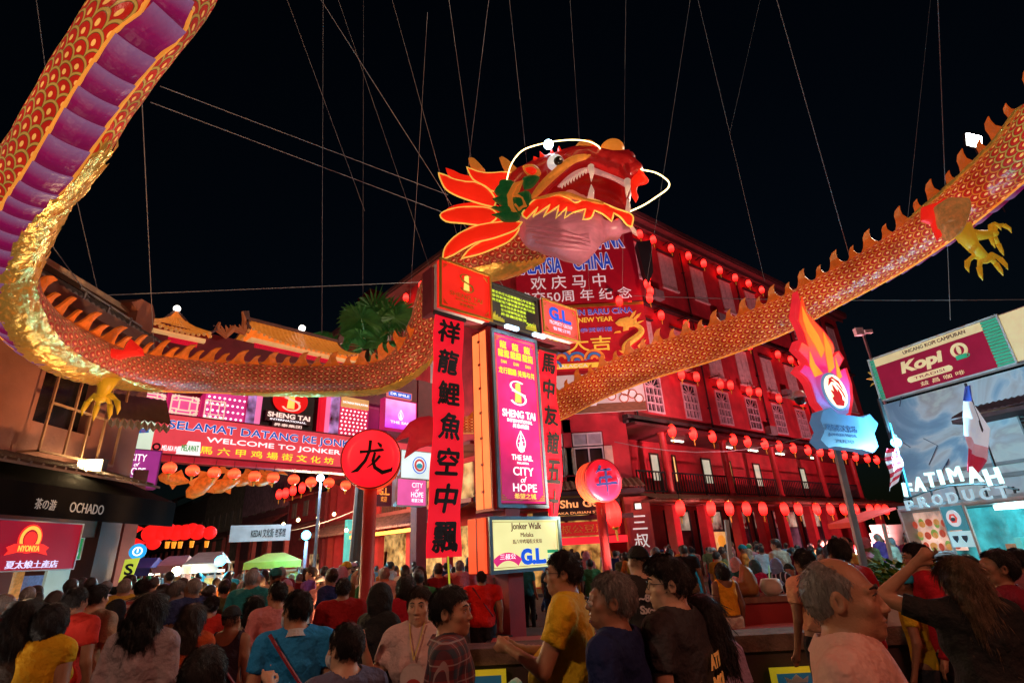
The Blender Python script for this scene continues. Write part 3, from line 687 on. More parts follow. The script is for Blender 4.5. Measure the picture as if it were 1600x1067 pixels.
text('SHENG TAI', M_wl, tw, (-.1, .68, 3.99, 4.12), yy, off=.03); text('INTERNATIONAL', M_wl, tw, (.0, .6, 3.9, 3.96), yy, off=.02); text('昇泰集团', M_wl, tw, (.12, .5, 3.8, 3.88), yy, off=.03)
q = MB(); sail(q, .3, 3.38, .38, yy); q.build('sail_emblem', M_wl, tw)
text('THE SAIL', M_wl, tw, (.06, .55, 3.24, 3.33), yy, off=.02); text('MALAYSIA', M_wl, tw, (.18, .45, 3.17, 3.21), yy)
text('CITY', M_wl, tw, (.08, .55, 2.98, 3.12), yy, off=.01); text('of', M_wl, tw, (.24, .38, 2.86, 2.96), yy, shear=.3); text('HOPE', M_wl, tw, (.06, .6, 2.71, 2.84), yy, off=.01); text('希望之城', M_gl, tw, (.08, .57, 2.59, 2.68), yy, off=.03)
# lower yellow box
q = MB(); q.box(-.58, 1.0, -.12, .38, 1.46, 2.3); q.box(-.62, -.581, -.08, .34, 1.48, 2.28, 1); q.box(-.625, -.6, .1, .13, 1.48, 2.28)
q.build('lower_box', [M_redp, M_orl], tw)
q = MB(); frame_box(q, -.58, 1.0, 1.46, 2.3, .055, -.17, -.121); q.build('lower_frame', M_ltfr, tw)
q = MB(); q.box(-.53, .95, -.135, -.122, 1.51, 2.25); q.build('lower_panel', glow('yellow_lit_panel', (.78, .74, .33), .95), tw)
q = MB(); frame_box(q, -.5, .92, 1.54, 2.22, .008, -.141, -.136); q.build('lower_border', M_gold, tw)
yy = -.142; M_brown = mat('brown_letters', (.3, .06, .02), .5); M_blue = glow('lit_blue', (.01, .1, .75), .8)
text('Jonker Walk', M_brown, tw, (-.12, .55, 2.07, 2.2), yy, off=.012); text('Melaka', M_brown, tw, (.08, .36, 1.98, 2.05), yy); text('馬六甲鸡場街文化坊', M_brown, tw, (-.1, .55, 1.88, 1.95), yy)
text('G.L.', M_blue, tw, (.08, .6, 1.58, 1.79), yy, off=.06)
q = MB(); ring(q, -.22, 1.3, .34, .46, -.15, -.142, 14, a0=math.radians(50), a1=math.radians(130)); q.build('fan_emblem', glow('fan_pink', (.75, .03, .2), .8), tw)
text('三叔公', M_wl, tw, (-.38, -.06, 1.66, 1.74), -.152)
q = MB(); q.box(.66, .9, -.15, -.142, 1.72, 1.77); q.box(.66, .9, -.15, -.142, 1.6, 1.7, 1); q.build('green_patch', [mat('green_print', (.02, .4, .2), .5, emit=(.02, .5, .2), es=.5), mat('pale_print', (.6, .75, .6), .5, emit=(.6, .8, .6), es=.6)], tw)
# three top boards, stepping back
q = MB(); q.box(-1.5, 1.95, .05, .3, 5.68, 5.78); q.box(-1.55, -1.45, 0, .3, 5.62, 6.5); q.build('top_frame', mat('maroon_frame', (.2, .03, .05), .5), tw)
for k_, (a, b, z0, z1, y, m_, lb_) in enumerate(((-1.52, -.42, 5.66, 6.56, -.12, glow('red_board', (.85, .02, .01), .8), 'red top board with golden tower emblem'),
        (-.4, .92, 5.72, 6.5, -.02, mat('black_board', (.03, .025, .02), .4, emit=(.05, .04, .03), es=.6), 'black top board with fine yellow writing'),
        (.94, 1.96, 5.78, 6.5, -.1, glow('salmon_board', (.9, .09, .07), .8), 'salmon top board with blue G.L. letters'))):
    q = MB(); q.box(a, b, y - .1, y, z0, z1); q.box(a + .02, b - .02, y + .002, y + .15, z0 + .02, z1 - .02, 1); q.build('top_board', [m_, M_white], tw, label=lb_)
    q = MB(); frame_box(q, a - .02, b + .02, z0 - .02, z1 + .02, .035, y - .13, y - .1)
    for (cx, cz) in ((a + .06, z0 + .06), (b - .06, z0 + .06), (a + .06, z1 - .06), (b - .06, z1 - .06)):
        sx = 1 if cx < (a + b) / 2 else -1; sz = 1 if cz < 6.1 else -1
        for t in range(4): q.obox((cx + sx * t * .03, y - .105, cz), (cx, y - .105, cz + sz * t * .03), .01, .008, up=Vector((0, 1, 0)))
    q.build('board_frame', M_gold if k_ != 1 else M_black, tw)
tower_logo(tw, -.97, 6.06, .36, -.223, M_gl, M_gold)
text('SHENG TAI', M_gold, tw, (-1.32, -.62, 5.93, 6.01), -.222); text('INTERNATIONAL', M_gold, tw, (-1.2, -.74, 5.86, 5.9), -.222); text('昇泰集团', M_gold, tw, (-1.12, -.82, 5.77, 5.83), -.222)
for i in range(6): text(('愿龙年行大运事事顺心平安喜乐', '恭贺新春佳节阖家幸福安康', '祥龙献瑞万事如意步步高升财源', '新年快乐身体健康', '龙马精神鸿运当头', '昇泰集团敬贺')[i], M_gr, tw, (-.3 + (.2 if i > 2 else 0), .8 - (.25 if i > 2 else 0), 6.32 - i * .085, 6.38 - i * .085), -.122)
q = MB()
for x, s in ((-.32, 1), (.82, -1)):
    for i in range(9): q.prism([(x + s * i * .03, 5.76), (x + s * (i * .03 + .05), 5.8 + .12 * math.exp(-i * .2) * (1 + .4 * (i % 2))), (x + s * (i * .03 + .06), 5.76)], -.13, -.121)
q.build('printed_flourish', mat('print_lime', (.5, .45, .03), .5, emit=(.7, .6, .05), es=.4), tw)
text('2024', M_gr, tw, (.55, .8, 5.79, 5.9), -.122, off=.02)
text('G.L.', M_blue, tw, (1.14, 1.75, 6.12, 6.38), -.205, off=.05); text('PROPERTY GROUP', mat('lilac_letters', (.5, .4, .6), .5, emit=(.8, .6, .8), es=.6), tw, (1.12, 1.78, 6.0, 6.08), -.205, off=.02); text('有限公司', MATS['lilac_letters'], tw, (1.2, 1.7, 5.88, 5.96), -.205, off=.02)
for x in (-.1, .6):
    q = MB(); q.box(x, x + .3, -.28, -.2, 5.6, 5.66); q.build('tube_lamp', glow('tube_blue', (.5, .75, 1), 2.2), tw)
# hanging vertical banners
def cloth_banner(label, fr, x0, x1, z0, z1, chars, curl=0.0, y=-.2, sk=0):
    t = thing('vertical_banner', label, 'banner', fr, 'red couplet banners on the sign tower'); q = MB(); n = 26; V = []; F = []
    def P(u, v, d=0):
        z = lerp(z1, z0, v); wv = .03 * math.sin(v * 9) + .02 * math.sin(v * 21 + u * 3) + curl * max(0, v - .55) ** 2 * (u - .5) * 3
        return (lerp(x0, x1, u) + sk * v, y + wv + d, z)
    for d in (0, .012):
        for i in range(n + 1):
            for j in range(5): V.append(P(j / 4, i / n, d))
    o_ = (n + 1) * 5
    for i in range(n):
        for j in range(4):
            a = i * 5 + j; F.append((a, a + 5, a + 6, a + 1)); F.append((o_ + a, o_ + a + 1, o_ + a + 6, o_ + a + 5))
    q.add(V, F); q.build('cloth', M_redlit, t, True)
    h_ = (z1 - z0) / len(chars)
    for i, c_ in enumerate(chars):
        q = MB(); zt = z1 - i * h_ - h_ * .12; zb = zt - h_ * .74; w_ = (x1 - x0)
        def fn(p): u = (p.x - x0) / w_; v = (z1 - p.z) / (z1 - z0); r_ = P(u, v); return (r_[0], r_[1] + p.y - .008, p.z)
        put_text(q, c_, (x0 + w_ * .15, x1 - w_ * .15, zb, zt), 0, off=.1, shear=.12, fn=fn); q.build('character', M_ink, t)
    q = MB(); q.box(x0 - .03, x1 + .03, y - .03, y + .03, z1 - .01, z1 + .05); q.build('rod', M_black, t)
    return t
bl = cloth_banner('long red banner with seven black brush characters hanging left of the sign tower', FS, -1.6, -1.02, 1.74, 5.5, '祥龍鯉魚空中飄', sk=-.12)
cloth_banner('long red banner with black characters curling behind the right edge of the light box', FS, 1.02, 1.5, 1.75, 5.5, '馬中友誼五十年', curl=.9, y=.05, sk=-.2)
q = MB(); q.tube([(-1.38, -.2, 1.75), (-1.36, -.22, 1.2), (-1.34, -.2, .95)], .014, 6); top(q, 'ribbon', glow('yellow_ribbon', (.7, .7, .05), .4), 'thin yellow cord dangling below the seven character banner', 'ribbon', FS)
# ------------------------------------------------------------------ round lantern signs on posts
def round_sign(label, cx, cy, Y, r, az, ch, face, side, zb, th=.34, ink=M_ink, big=1.0, ez=1.0):
    c = aty(cx, cy, Y); fr = Fr((c.x, c.y, 0), az); zc = c.z
    t = thing('round_sign', label, 'round sign', fr, 'round lantern signs on red posts')
    q = MB(); q.lathe([(.1, 0), (.1, .05), (.085, .08), (.085, zc - r * .9)], (0, th / 2, 0), 16); q.build('post', M_redp, t, True)
    q = MB(); q.lathe([(r * .93, -.02), (r, 0), (r, th), (r * .93, th + .02)], (0, 0, zc), 40, ax='y'); q.build('drum', side, t, False)
    q = MB(); q.lathe([(r * .98, 0), (r * .97, -.02), (r * .7, -.035), (.05, -.04)], (0, -.022, zc), 40, ax='y'); q.build('lit_face', face, t, True)
    q = MB(); ring(q, 0, zc, r * .985, r * 1.03, -.03, .02, 40); q.build('rim', M_redp, t)
    for i in range(3):
        q = MB(); ring(q, 0, zc, r * 1.0, r * 1.012, th * (.2 + .28 * i), th * (.2 + .28 * i) + .012, 40); q.build('band', M_redp, t)
    return t, zc, r
M_face = grad_panel('red_drum_face', (.85, .006, .015), (1.0, .02, .03), 1.15)
t, zc, r = round_sign('big round red lantern sign with black brush character on a red post', 580, 716, 7.0, .375, 78, '龙', M_face, glow('orange_drum', (1, .07, .02), 1.5), 0)
# brush strokes of the character
def stroke(mb, pts, w, y, k=None):
    n = len(pts); P = [Vector((p[0], p[1])) for p in pts]; L_, R_ = [], []
    for i in range(n):
        d = (P[min(i + 1, n - 1)] - P[max(i - 1, 0)]).normalized(); nn = Vector((-d.y, d.x)) * w[i] / 2; L_.append(P[i] + nn); R_.append(P[i] - nn)
    mb.prism([tuple(p) for p in L_ + R_[::-1]], y - .012, y, k)
q = MB()
def S_(pts, w, y=-.07): stroke(q, [(p[0] * r * .74, zc + p[1] * r * .8 - .01) for p in pts], [v * r * .82 for v in w], y)
S_([(-.52, .28), (-.1, .30), (.5, .36), (.58, .34)], [.13, .1, .12, .05])
S_([(-.05, .78), (-.08, .3), (-.25, -.1), (-.6, -.5), (-.85, -.58)], [.13, .12, .13, .16, .05], -.074)
S_([(.18, .25), (.1, -.1), (.2, -.4), (.55, -.62), (.95, -.52), (1.0, -.4)][:6], [.1, .13, .15, .18, .14, .04], -.078)
S_([(.28, .68), (.42, .55), (.46, .46)], [.05, .14, .05])
S_([(.42, .1), (.2, -.15), (-.15, -.4)], [.12, .1, .03], -.082)
q.build('brush_character', M_ink, t)
t, zc, r = round_sign('smaller round pink lantern sign with dark blue character on a red post', 942, 750, 9.8, .37, 66, '年', grad_panel('pink_drum_face', (.6, .01, .05), (.85, .012, .025), .9), glow('orange_drum2', (1, .10, .03), 1.0), 0)
q = MB()
def S2(pts, w, y=-.07): stroke(q, [(p[0] * r, zc + p[1] * r) for p in pts], [v * r for v in w], y)
S2([(-.2, .68), (-.3, .45), (-.5, .3)], [.14, .14, .04]); S2([(-.35, .42), (.3, .5), (.42, .46)], [.1, .13, .05], -.074)
S2([(-.3, .08), (.3, .14), (.4, .1)], [.12, .13, .05], -.074); S2([(-.3, .1), (-.32, -.2)], [.1, .1], -.078)
S2([(-.55, -.25), (0, -.2), (.6, -.14), (.68, -.2)], [.14, .13, .15, .05], -.082); S2([(.05, .45), (.04, 0), (.05, -.72)], [.12, .12, .06], -.086)
q.build('brush_character', mat('navy_ink', (.012, .016, .11), .6, bump=0), t)
# ------------------------------------------------------------------ planter wall and red capping
FP = Fr((0, 6.7, 0), 91.5)
M_plant = mat('planter_concrete', (.15, .1, .075), .85, var=.45, vs=6, bump=.8, bs=35)
pl = thing('planter_wall', 'long low concrete planter wall with red painted ledge behind it', 'planter wall', FP)
q = MB(); q.prism([(-.75, .62), (9.5, .62), (9.5, .78), (-.75, .78)], 0, .45); q.build('coping', M_plant, pl)
q = MB(); q.box(-.65, 9.5, .06, .4, 0, .615); q.box(-.65, -.3, .4, 4.5, 0, .6); q.build('wall', mat('planter_dark_wall', (.05, .03, .028), .8), pl)
q = MB(); q.box(-.5, 9.5, .85, 1.25, .55, .72); q.box(-.5, 9.5, .9, 1.2, 0, .55, 1); q.build('red_ledge', [mat('red_ledge_paint', (.3, .02, .02), .45), MATS['planter_dark_wall']], pl)
q = MB(); q.box(-.3, 9.5, 1.25, 4.0, .0, .5); q.build('soil', mat('dark_soil', (.03, .02, .015), .9), pl)
q = MB(); q.box(1.8, 6.0, 1.5, 2.1, .5, .95); q.box(1.75, 6.05, 1.45, 2.15, .95, 1.02, 1); q.build('bench', [mat('bench_red', (.35, .02, .02), .5), mat('bench_top_wood', (.25, .13, .09), .5, stretch=(8, 1, 1))], pl)
for i, (px_, py_) in enumerate(((755, 1047), (1245, 1042))):
    x, z = FP.px(px_, py_, 0.0)
    t = panel_thing('framed_poster', ('yellow framed blue poster on the planter wall under the tower', 'yellow framed poster with crown emblem on the planter wall near the polo shirt man')[i], 'poster', FP, x - .25, x + .2, z - .42, z - .04, mat('poster_teal', (.02, .1, .16), .4, emit=(.02, .12, .2), es=.25), y=-.01 - .005, th=.03, frame=.05, fm=mat('poster_yellow', (.75, .6, .03), .5, emit=(.8, .6, .02), es=.25), group='framed posters on the planter')
    if i:
        text('MELAKA', M_wl, t, (x - .18, x + .1, z - .2, z - .15), -.05)
        q = MB(); q.prism([(x - .15, z - .13), (x - .17, z - .07), (x - .1, z - .1), (x - .04, z - .05), (x + .02, z - .1), (x + .08, z - .07), (x + .06, z - .13)], -.055, -.046); q.build('crown_emblem', M_white, t)
    else: text('JONKER', M_wl, t, (x - .15, x + .1, z - .25, z - .19), -.05)
# things on the ledge
q = MB(); q.prism([(-.2, 0), (.2, 0), (.22, .28), (-.2, .26)], -.15, .15); q.box(-.04, .04, -.155, -.149, .2, .22, 1)
x, z = FP.px(1408, 985, -.2); top(q, 'cardboard_box', [mat('white_card', (.55, .5, .48), .7), M_black], 'white cardboard box on the planter wall beside the leafy plant', 'box', FP.sub(x, .25, .782))
def cup(name, px_, py_, lb, colr, y=1.6, base=1.022, sc=1.0):
    x, z = FP.px(px_, py_, -y); f = FP.sub(x, y, base); t = thing(name, lb, 'drink' if 'drink' in name or 'coconut' in name else 'bag', f, scale=sc); return t
t = cup('coconut_drink', 1215, 965, 'white coconut drink with a straw on the red bench', 0)
q = MB(); q.lathe([(.08, 0), (.14, .06), (.15, .12), (.12, .2), (.1, .21)], n=14); q.build('coconut', mat('coconut_white', (.6, .5, .4), .6), t, True)
q = MB(); q.tube([(0, 0, .18), (.03, 0, .38)], .008, 5); q.build('straw', glow('straw_green', (.4, .7, .3), .3), t)
t = cup('drink_bottle', 1187, 960, 'clear water bottle with blue label standing on the red bench', 0)
q = MB(); q.lathe([(.05, 0), (.055, .03), (.055, .22), (.02, .3), (.02, .33)], n=12); q.build('bottle', mat('clear_plastic', (.35, .35, .4), .15), t, True)
q = MB(); q.lathe([(.057, .1), (.057, .18)], n=12); q.build('blue_label', mat('bottle_label', (.05, .15, .5), .4), t, True)
t = cup('tan_handbag', 1172, 960, 'tan brown handbag lying on the red bench beside the bottle', 0)
q = MB(); q.pillow([(-.3, 0), (.15, 0), (.2, .1), (.12, .36), (.0, .42), (-.06, .2), (-.25, .18)], .12, y=0); q.build('bag', mat('tan_leather', (.35, .17, .05), .5), t, True)
# leafy potted plant right
def leafy(name, label, cat, fr, R, H, n, colr, size, pot=True):
    t = thing(name, label, cat, fr); q = MB()
    if pot: q.lathe([(.16, 0), (.22, .25), (.24, .26)], n=12); q.build('pot', mat('clay_pot', (.12, .05, .03), .8), t)
    q = MB(); r_ = random.Random(5)
    for i in range(n):
        a = r_.random() * 6.28; h = r_.random(); rr = R * math.sqrt(r_.random()) * (1 - .4 * abs(h - .5))
        p = Vector((rr * math.cos(a), rr * math.sin(a) * .7, .2 + h * H)); d = Vector((math.cos(a), math.sin(a), r_.uniform(-.3, .9))).normalized()
        s_ = d.cross(Vector((0, 0, 1))).normalized() * size * .35; L_ = size * r_.uniform(.7, 1.3)
        q.add([p, p + d * L_ * .5 + s_, p + d * L_, p + d * L_ * .5 - s_, p + d * L_ * .5 + Vector((0, 0, size * .12))], [(0, 1, 4), (1, 2, 4), (2, 3, 4), (3, 0, 4)], r_.choice((0, 0, 1)))
    q.build('foliage', [mat('leaf_green', (.05, .17, .03), .75, spec=.1), mat('leaf_yellow', (.3, .32, .04), .75, spec=.1)], t)
    q = MB()
    for i in range(7): q.tube([(0, 0, .15), (rnd.uniform(-.3, .3) * R * 2, rnd.uniform(-.2, .2), .2 + H * .8)], .008, 4)
    q.build('stem', M_wood, t); return t
x, z = FP.px(1455, 960, -.3)
leafy('potted_plant', 'bushy green potted plant on the planter wall in front of the woman with long hair', 'plant', FP.sub(x - .1, .35, .782), .42, .42, 620, 0, .11)
x, z = FP.px(1150, 1000, -.9)
# ------------------------------------------------------------------ welcome gantry over the walking street
FG = FrPx(190, 897, 15, 43)
gp = FG.px
G = thing('welcome_gantry', 'red gantry over the walking street with pink lattice panels and orange tiled pagoda roofs', 'gantry', FG)
M_pink = glow('pink_lit_panel', (.95, .10, .32), .7); M_lat = glow('cream_lattice', (1, .75, .55), .7); M_grd = mat('gantry_red', (.4, .03, .05), .5, emit=(.4, .01, .05), es=.15)
q = MB(); q.box(-.9, 10.5, -.1, .3, 4.72, 4.82); q.box(-.9, 10.5, .25, .45, 4.82, 9.0); q.box(-.5, .0, .2, .6, 0, 9); q.box(9.6, 10.1, .2, .6, 0, 9); q.box(-.9, 10.5, -.1, .24, 6.02, 6.1)
q.build('frame', mat('gantry_dark_red', (.22, .02, .04), .5), G)
def latpanel(x0, x1, z0, z1, lab=None):
    q = MB(); q.box(x0, x1, .1, .2, z0, z1); p = q.build('lattice_panel', M_pink, G)
    q = MB(); w_ = .03; frame_box(q, x0 + .03, x1 - .03, z0 + .03, z1 - .03, w_, .04, .098)
    W_, H_ = x1 - x0, z1 - z0
    for sx in (0, 1):
        for sz in (0, 1):
            for t in (.14, .26):
                X = x0 + W_ * t if sx == 0 else x1 - W_ * t; Z = z0 + H_ * t * 1.1 if sz == 0 else z1 - H_ * t * 1.1
                q.box(X - w_ / 2, X + w_ / 2, .045, .097, (z0 if sz == 0 else Z), (Z if sz == 0 else z1)); q.box((x0 if sx == 0 else X), (X if sx == 0 else x1), .05, .096, Z - w_ / 2, Z + w_ / 2)
    frame_box(q, x0 + W_ * .3, x1 - W_ * .3, z0 + H_ * .22, z1 - H_ * .22, w_, .042, .099)
    q.build('lattice', M_lat, p)
def rectpx(a, b, d=0.): x0, z0 = gp(*a, d); x1, z1 = gp(*b, d); return min(x0, x1), max(x0, x1), min(z0, z1), max(z0, z1)
xs = [gp(x, 640)[0] for x in (200, 257, 264, 311, 318, 354)]
latpanel(xs[0], xs[1], 6.15, 6.72); latpanel(xs[2], xs[3], 6.15, 6.76); latpanel(xs[4], xs[5], 6.12, 6.76)
M_mag = glow('magenta_post', (.7, .02, .15), .5)
for xx in (xs[1] + .04, xs[3] + .04): q = MB(); q.box(xx, xx + .08, .0, .2, 6.12, 6.85); q.build('pink_post', M_mag, G)
# dotted panels
def dots(px0, px1, z0, z1, c_, lb, nx=8, nz=9):
    x0 = gp(px0, 640)[0]; x1 = gp(px1, 640)[0]; q = MB(); q.box(x0, x1, .05, .2, z0, z1); p = q.build('dotted_panel', glow('dotted_' + lb, c_, .7), G)
    q = MB(); dx = (x1 - x0) / nx; dz = (z1 - z0) / nz
    for i in range(nx):
        for j in range(nz): cx = x0 + dx * (i + .5 + .25 * (j % 2)); cz = z0 + dz * (j + .5); q.prism(circle(cx, cz, .035, n=8), .03, .05)
    q.build('bulb_dots', glow('bulb_white', (1, .85, .95), 1.5), p); q = MB(); frame_box(q, x0 - .04, x1 + .04, z0, z1, .04, .0, .21); q.build('panel_border', M_mag, p); return p
dots(318, 383, 6.1, 8.0, (.8, .05, .28), 'pink'); dots(532, 575, 6.0, 7.45, (.8, .04, .1), 'red', 7, 10)
def strip(px0, px1, z0, z1, m, nm, y0=.0, y1=.22, lb=None):
    x0 = gp(px0, 650)[0]; x1 = gp(px1, 650)[0]; q = MB(); q.box(x0, x1, y0, y1, z0, z1); return q.build(nm, m, G, label=lb), x0, x1
M_print = mat('floral_print', (.3, .1, .35), .5, var=.9, vs=6, emit=(.5, .25, .6), es=.6, evar=1.2)
strip(386, 398, 6.0, 8.2, M_print, 'printed_strip'); strip(399, 407, 6.0, 8.2, glow('pink_strip', (1, .2, .45), .8), 'pink_strip')
strip(408, 499, 6.0, 8.2, mat('black_backing', (.02, .015, .02), .5), 'black_backing', .16, .24)
strip(500, 508, 5.95, 8.3, glow('red_strip', (.9, .01, .03), .7), 'red_strip'); strip(509, 515, 5.95, 8.3, MATS['pink_strip'], 'pink_strip'); strip(517, 530, 5.95, 8.3, M_print, 'printed_strip')
strip(576, 592, 5.9, 7.4, mat('maroon_strip', (.25, .02, .06), .5, emit=(.3, .01, .06), es=.4), 'maroon_strip')
q = MB(); x0 = gp(532, 650)[0]; x1 = gp(575, 650)[0]; q.box(x0, x1, -.02, .03, 7.2, 7.6); q.build('small_sign', glow('orange_header', (.9, .45, .15), .6), G)
text('DATARAN PAHLAWAN', M_wl, G, (x0 + .05, x1 - .05, 7.34, 7.42), -.03, off=.01)
# hall sign with tower emblem
x0, x1 = gp(418, 640)[0], gp(490, 640)[0]; cx = (x0 + x1) / 2
q = MB(); q.prism(circle(cx, 7.15, .62, .5, 28), .1, .15); q.build('emblem_disc', glow('emblem_red', (.85, .01, .01), .8), G)
tower_logo(G, cx, 6.75, .8, .09, M_gl, glow('emblem_cream', (1, .5, .35), 1.0))
q = MB(); q.box(x0 + .0, x1 - .02, .08, .14, 6.33, 6.7); q.box(x0 + .25, x1 - .3, .08, .14, 6.12, 6.32); q.build('name_plate', mat('plate_maroon', (.12, .03, .05), .5), G)
text('SHENG TAI', glow('cream_letters', (1, .7, .6), 1.0), G, (x0 + .06, x1 - .08, 6.48, 6.64), .07, off=.03); text('INTERNATIONAL', M_wl, G, (x0 + .15, x1 - .2, 6.37, 6.43), .07, off=.02); text('昇泰集团', MATS['cream_letters'], G, (x0 + .3, x1 - .35, 6.18, 6.28), .07, off=.03)
# sail box on the right
def pxbox(px0, px1, py0, py1, d): a = gp(px0, (py0 + py1) / 2, d)[0]; b = gp(px1, (py0 + py1) / 2, d)[0]; z1 = gp((px0 + px1) / 2, py0, d)[1]; z0 = gp((px0 + px1) / 2, py1, d)[1]; return a, b, z0, z1
a, b, z0, z1 = pxbox(597, 645, 628, 672, .6)
t = panel_thing('sail_light_box', 'pink lit box with white sail emblem near the right end of the gantry', 'light box', FG, a, b, z0, z1, grad_panel('pink_violet', (.55, .03, .85), (1, .35, .75), 1.0), y=-.5, th=.3, frame=.04, fm=M_mag)
q = MB(); sail(q, (a + b) / 2, z0 + .35, .42, -.81); q.build('sail_emblem', M_wl, t); text('THE SAIL', M_wl, t, (a + .25, b - .25, z0 + .2, z0 + .3), -.805, off=.02)
t = panel_thing('blue_oval_sign', 'small blue oval sign above the pink sail box', 'sign', FG, a + .25, b - .1, z1 + .2, z1 + .42, glow('sign_blue', (.03, .15, .7), .8), y=-.5, th=.1, frame=.03, fm=glow('sign_rim', (.9, .2, .2), .6)); text('DR SMILE', M_wl, t, (a + .35, b - .2, z1 + .26, z1 + .36), -.605, off=.02)
a, b, z0, z1 = pxbox(622, 657, 706, 748, .6)
t = panel_thing('emblem_box', 'white lit box with round coloured emblem beside the seven character banner', 'light box', FG, a, b + .4, z0, z1, glow('pale_lit', (.75, .9, .9), .85), y=-.5, th=.3, frame=.03)
q = MB(); ring(q, b - .2, (z0 + z1) / 2, .3, .33, -.82, -.8, 24, 0); ring(q, b - .2, (z0 + z1) / 2, .16, .24, -.82, -.8, 24, 1); q.prism(circle(b - .2, (z0 + z1) / 2 - .03, .14, .1, 14), -.815, -.8, 2); q.build('round_emblem', [M_blue, glow('emb_red', (.8, .1, .1), .6), glow('emb_teal', (.05, .4, .5), .6)], t)
a, b, z0, z1 = pxbox(616, 657, 750, 790, .6)
def hope(t, x0, x1, z0, z1, y):
    H = z1 - z0
    for s, f0, f1, wf, kw in (('CITY', .72, .93, .62, {}), ('of', .56, .68, .2, dict(shear=.3)), ('HOPE', .3, .52, .7, {}), ('希望之城', .08, .24, .66, dict(off=.03))):
        cx = (x0 + x1) / 2; w_ = (x1 - x0) * wf / 2; text(s, M_wl, t, (cx - w_, cx + w_, z0 + H * f0, z0 + H * f1), y, **{'off': .01, **kw})
t = panel_thing('city_box', 'pink CITY of HOPE light box partly behind the seven character banner', 'light box', FG, a, b + .1, z0, z1, glow('pink_lit_box', (.85, .12, .4), .8), y=-.5, th=.3, frame=.03); hope(t, a + .5, b + .1, z0 + .05, z1 - .05, -.805)
a, b, z0, z1 = pxbox(590, 614, 757, 790, .6)
t = panel_thing('gold_text_board', 'dark maroon board with orange G.L. letters under the gantry', 'board', FG, a, b, z0, z1, mat('maroon_board', (.1, .01, .02), .5, emit=(.1, .01, .02), es=.4), y=-.4, th=.1); text('G.L.', glow('orange_letters', (1, .3, .05), 1), t, (a + .1, b - .1, z1 - .35, z1 - .1), -.51, off=.03); text('欢迎', MATS['orange_letters'], t, (a + .2, b - .2, z0 + .15, z0 + .35), -.51)
a, b, z0, z1 = pxbox(180, 244, 704, 768, .5)
t = panel_thing('city_box', 'magenta CITY of HOPE light box at the left end of the welcome banner', 'light box', FG, a, b, z0 + .1, z1, glow('magenta_lit_box', (.42, .04, .28), .6), y=-.4, th=.25, frame=.03, fm=mat('magenta_frame', (.3, .03, .2), .5)); hope(t, a + .1, b - .2, z0 + .15, z1 - .05, -.66)
q = MB(); q.obox((a + .4, -.4, z0), (a + .25, -.3, z0 - .9), .05, .05); q.obox((b - .4, -.4, z0), (b - .5, -.3, z0 - .9), .05, .05); q.build('bracket', M_steel, t)
# main banner
a = gp(236, 680)[0]; b = 10.2
wb = thing('welcome_banner', 'long red welcome banner reading SELAMAT DATANG KE JONKER and WELCOME TO JONKER', 'banner', FG)
q = MB(); q.box(a, b, -.32, -.12, 4.9, 6.02); q.build('board', glow('banner_salmon', (.85, .07, .09), .72), wb)
q = MB(); frame_box(q, a - 1.35, b + .03, 4.86, 6.06, .04, -.34, -.1); q.build('border', mat('banner_border', (.3, .03, .05), .5), wb)
q = MB(); q.box(a - 1.3, a - .01, -.32, -.12, 4.9, 6.0); q.build('white_end', glow('white_lit_panel', (.75, .9, .7), .75), wb)
ye = -.33
x0 = gp(262, 668, .3)[0]; xj = gp(530, 700, .3)[0]; xe = x0 + (xj - x0) * 1.42
M_bl = glow('banner_blue', (.01, .12, .6), .6); M_outl = glow('banner_white', (1, .9, .9), .95)
text('SELAMAT DATANG KE JONKER WALK', M_outl, wb, (x0, xe, 5.55, 5.86), ye, off=.05); text('SELAMAT DATANG KE JONKER WALK', M_bl, wb, (x0, xe, 5.55, 5.86), ye - .012, off=.02)
x0 = gp(322, 690, .3)[0]; xj = gp(524, 712, .3)[0]; text('WELCOME TO JONKER WALK MELAKA', M_outl, wb, (x0, x0 + (xj - x0) * 1.75, 5.28, 5.48), ye, off=.025)
x0 = gp(311, 706, .3)[0]; xj = gp(520, 728, .3)[0]; text('馬 六 甲 鸡 場 街 文 化 坊', glow('banner_yellow', (.75, .75, .03), .95), wb, (x0, xj, 4.97, 5.2), ye, off=.03)
q = MB(); cx, cz = gp(244, 698, .3); ring(q, cx, cz, .06, .11, -.34, -.325, 16); q.build('round_emblem', M_ink, wb); text('MELAKA MADANI', M_outl, wb, (cx + .14, cx + .75, cz - .08, cz + .06), ye, off=.02)
q = MB(); cx, cz = gp(295, 700, .3); q.prism([(cx - .32, cz - .2), (cx - .28, cz + .02), (cx - .1, cz + .05), (cx - .05, cz + .2), (cx + .28, cz + .2), (cx + .32, cz - .2)], -.34, -.325); q.build('white_patch', M_outl, wb); text('MELAWAT', glow('patch_green', (.05, .4, .08), .6), wb, (cx - .2, cx + .25, cz - .1, cz + .08), -.345, off=.02)
q = MB(); cx = a - .65
for i in range(14): q.prism(circle(cx - .5 + .08 * i, 5.55 + .1 * math.sin(i * 2.1), .07, .05, 8), -.335, -.322, i % 3)
q.obox((cx - .5, -.33, 5.3), (cx + .5, -.33, 5.5), .12, .01, 0, up=Vector((0, 1, 0))); q.build('printed_logo', [glow('logo_blue', (.02, .15, .5), .6), glow('logo_green', (.1, .5, .1), .6), glow('logo_red', (.8, .1, .1), .6)], wb)
q = MB(); q.box(a - 1.3, b, -.3, -.14, 4.7, 4.855); q.build('lower_rail', mat('rail_red_lit', (.4, .03, .06), .5, emit=(.8, .02, .05), es=.25), wb)
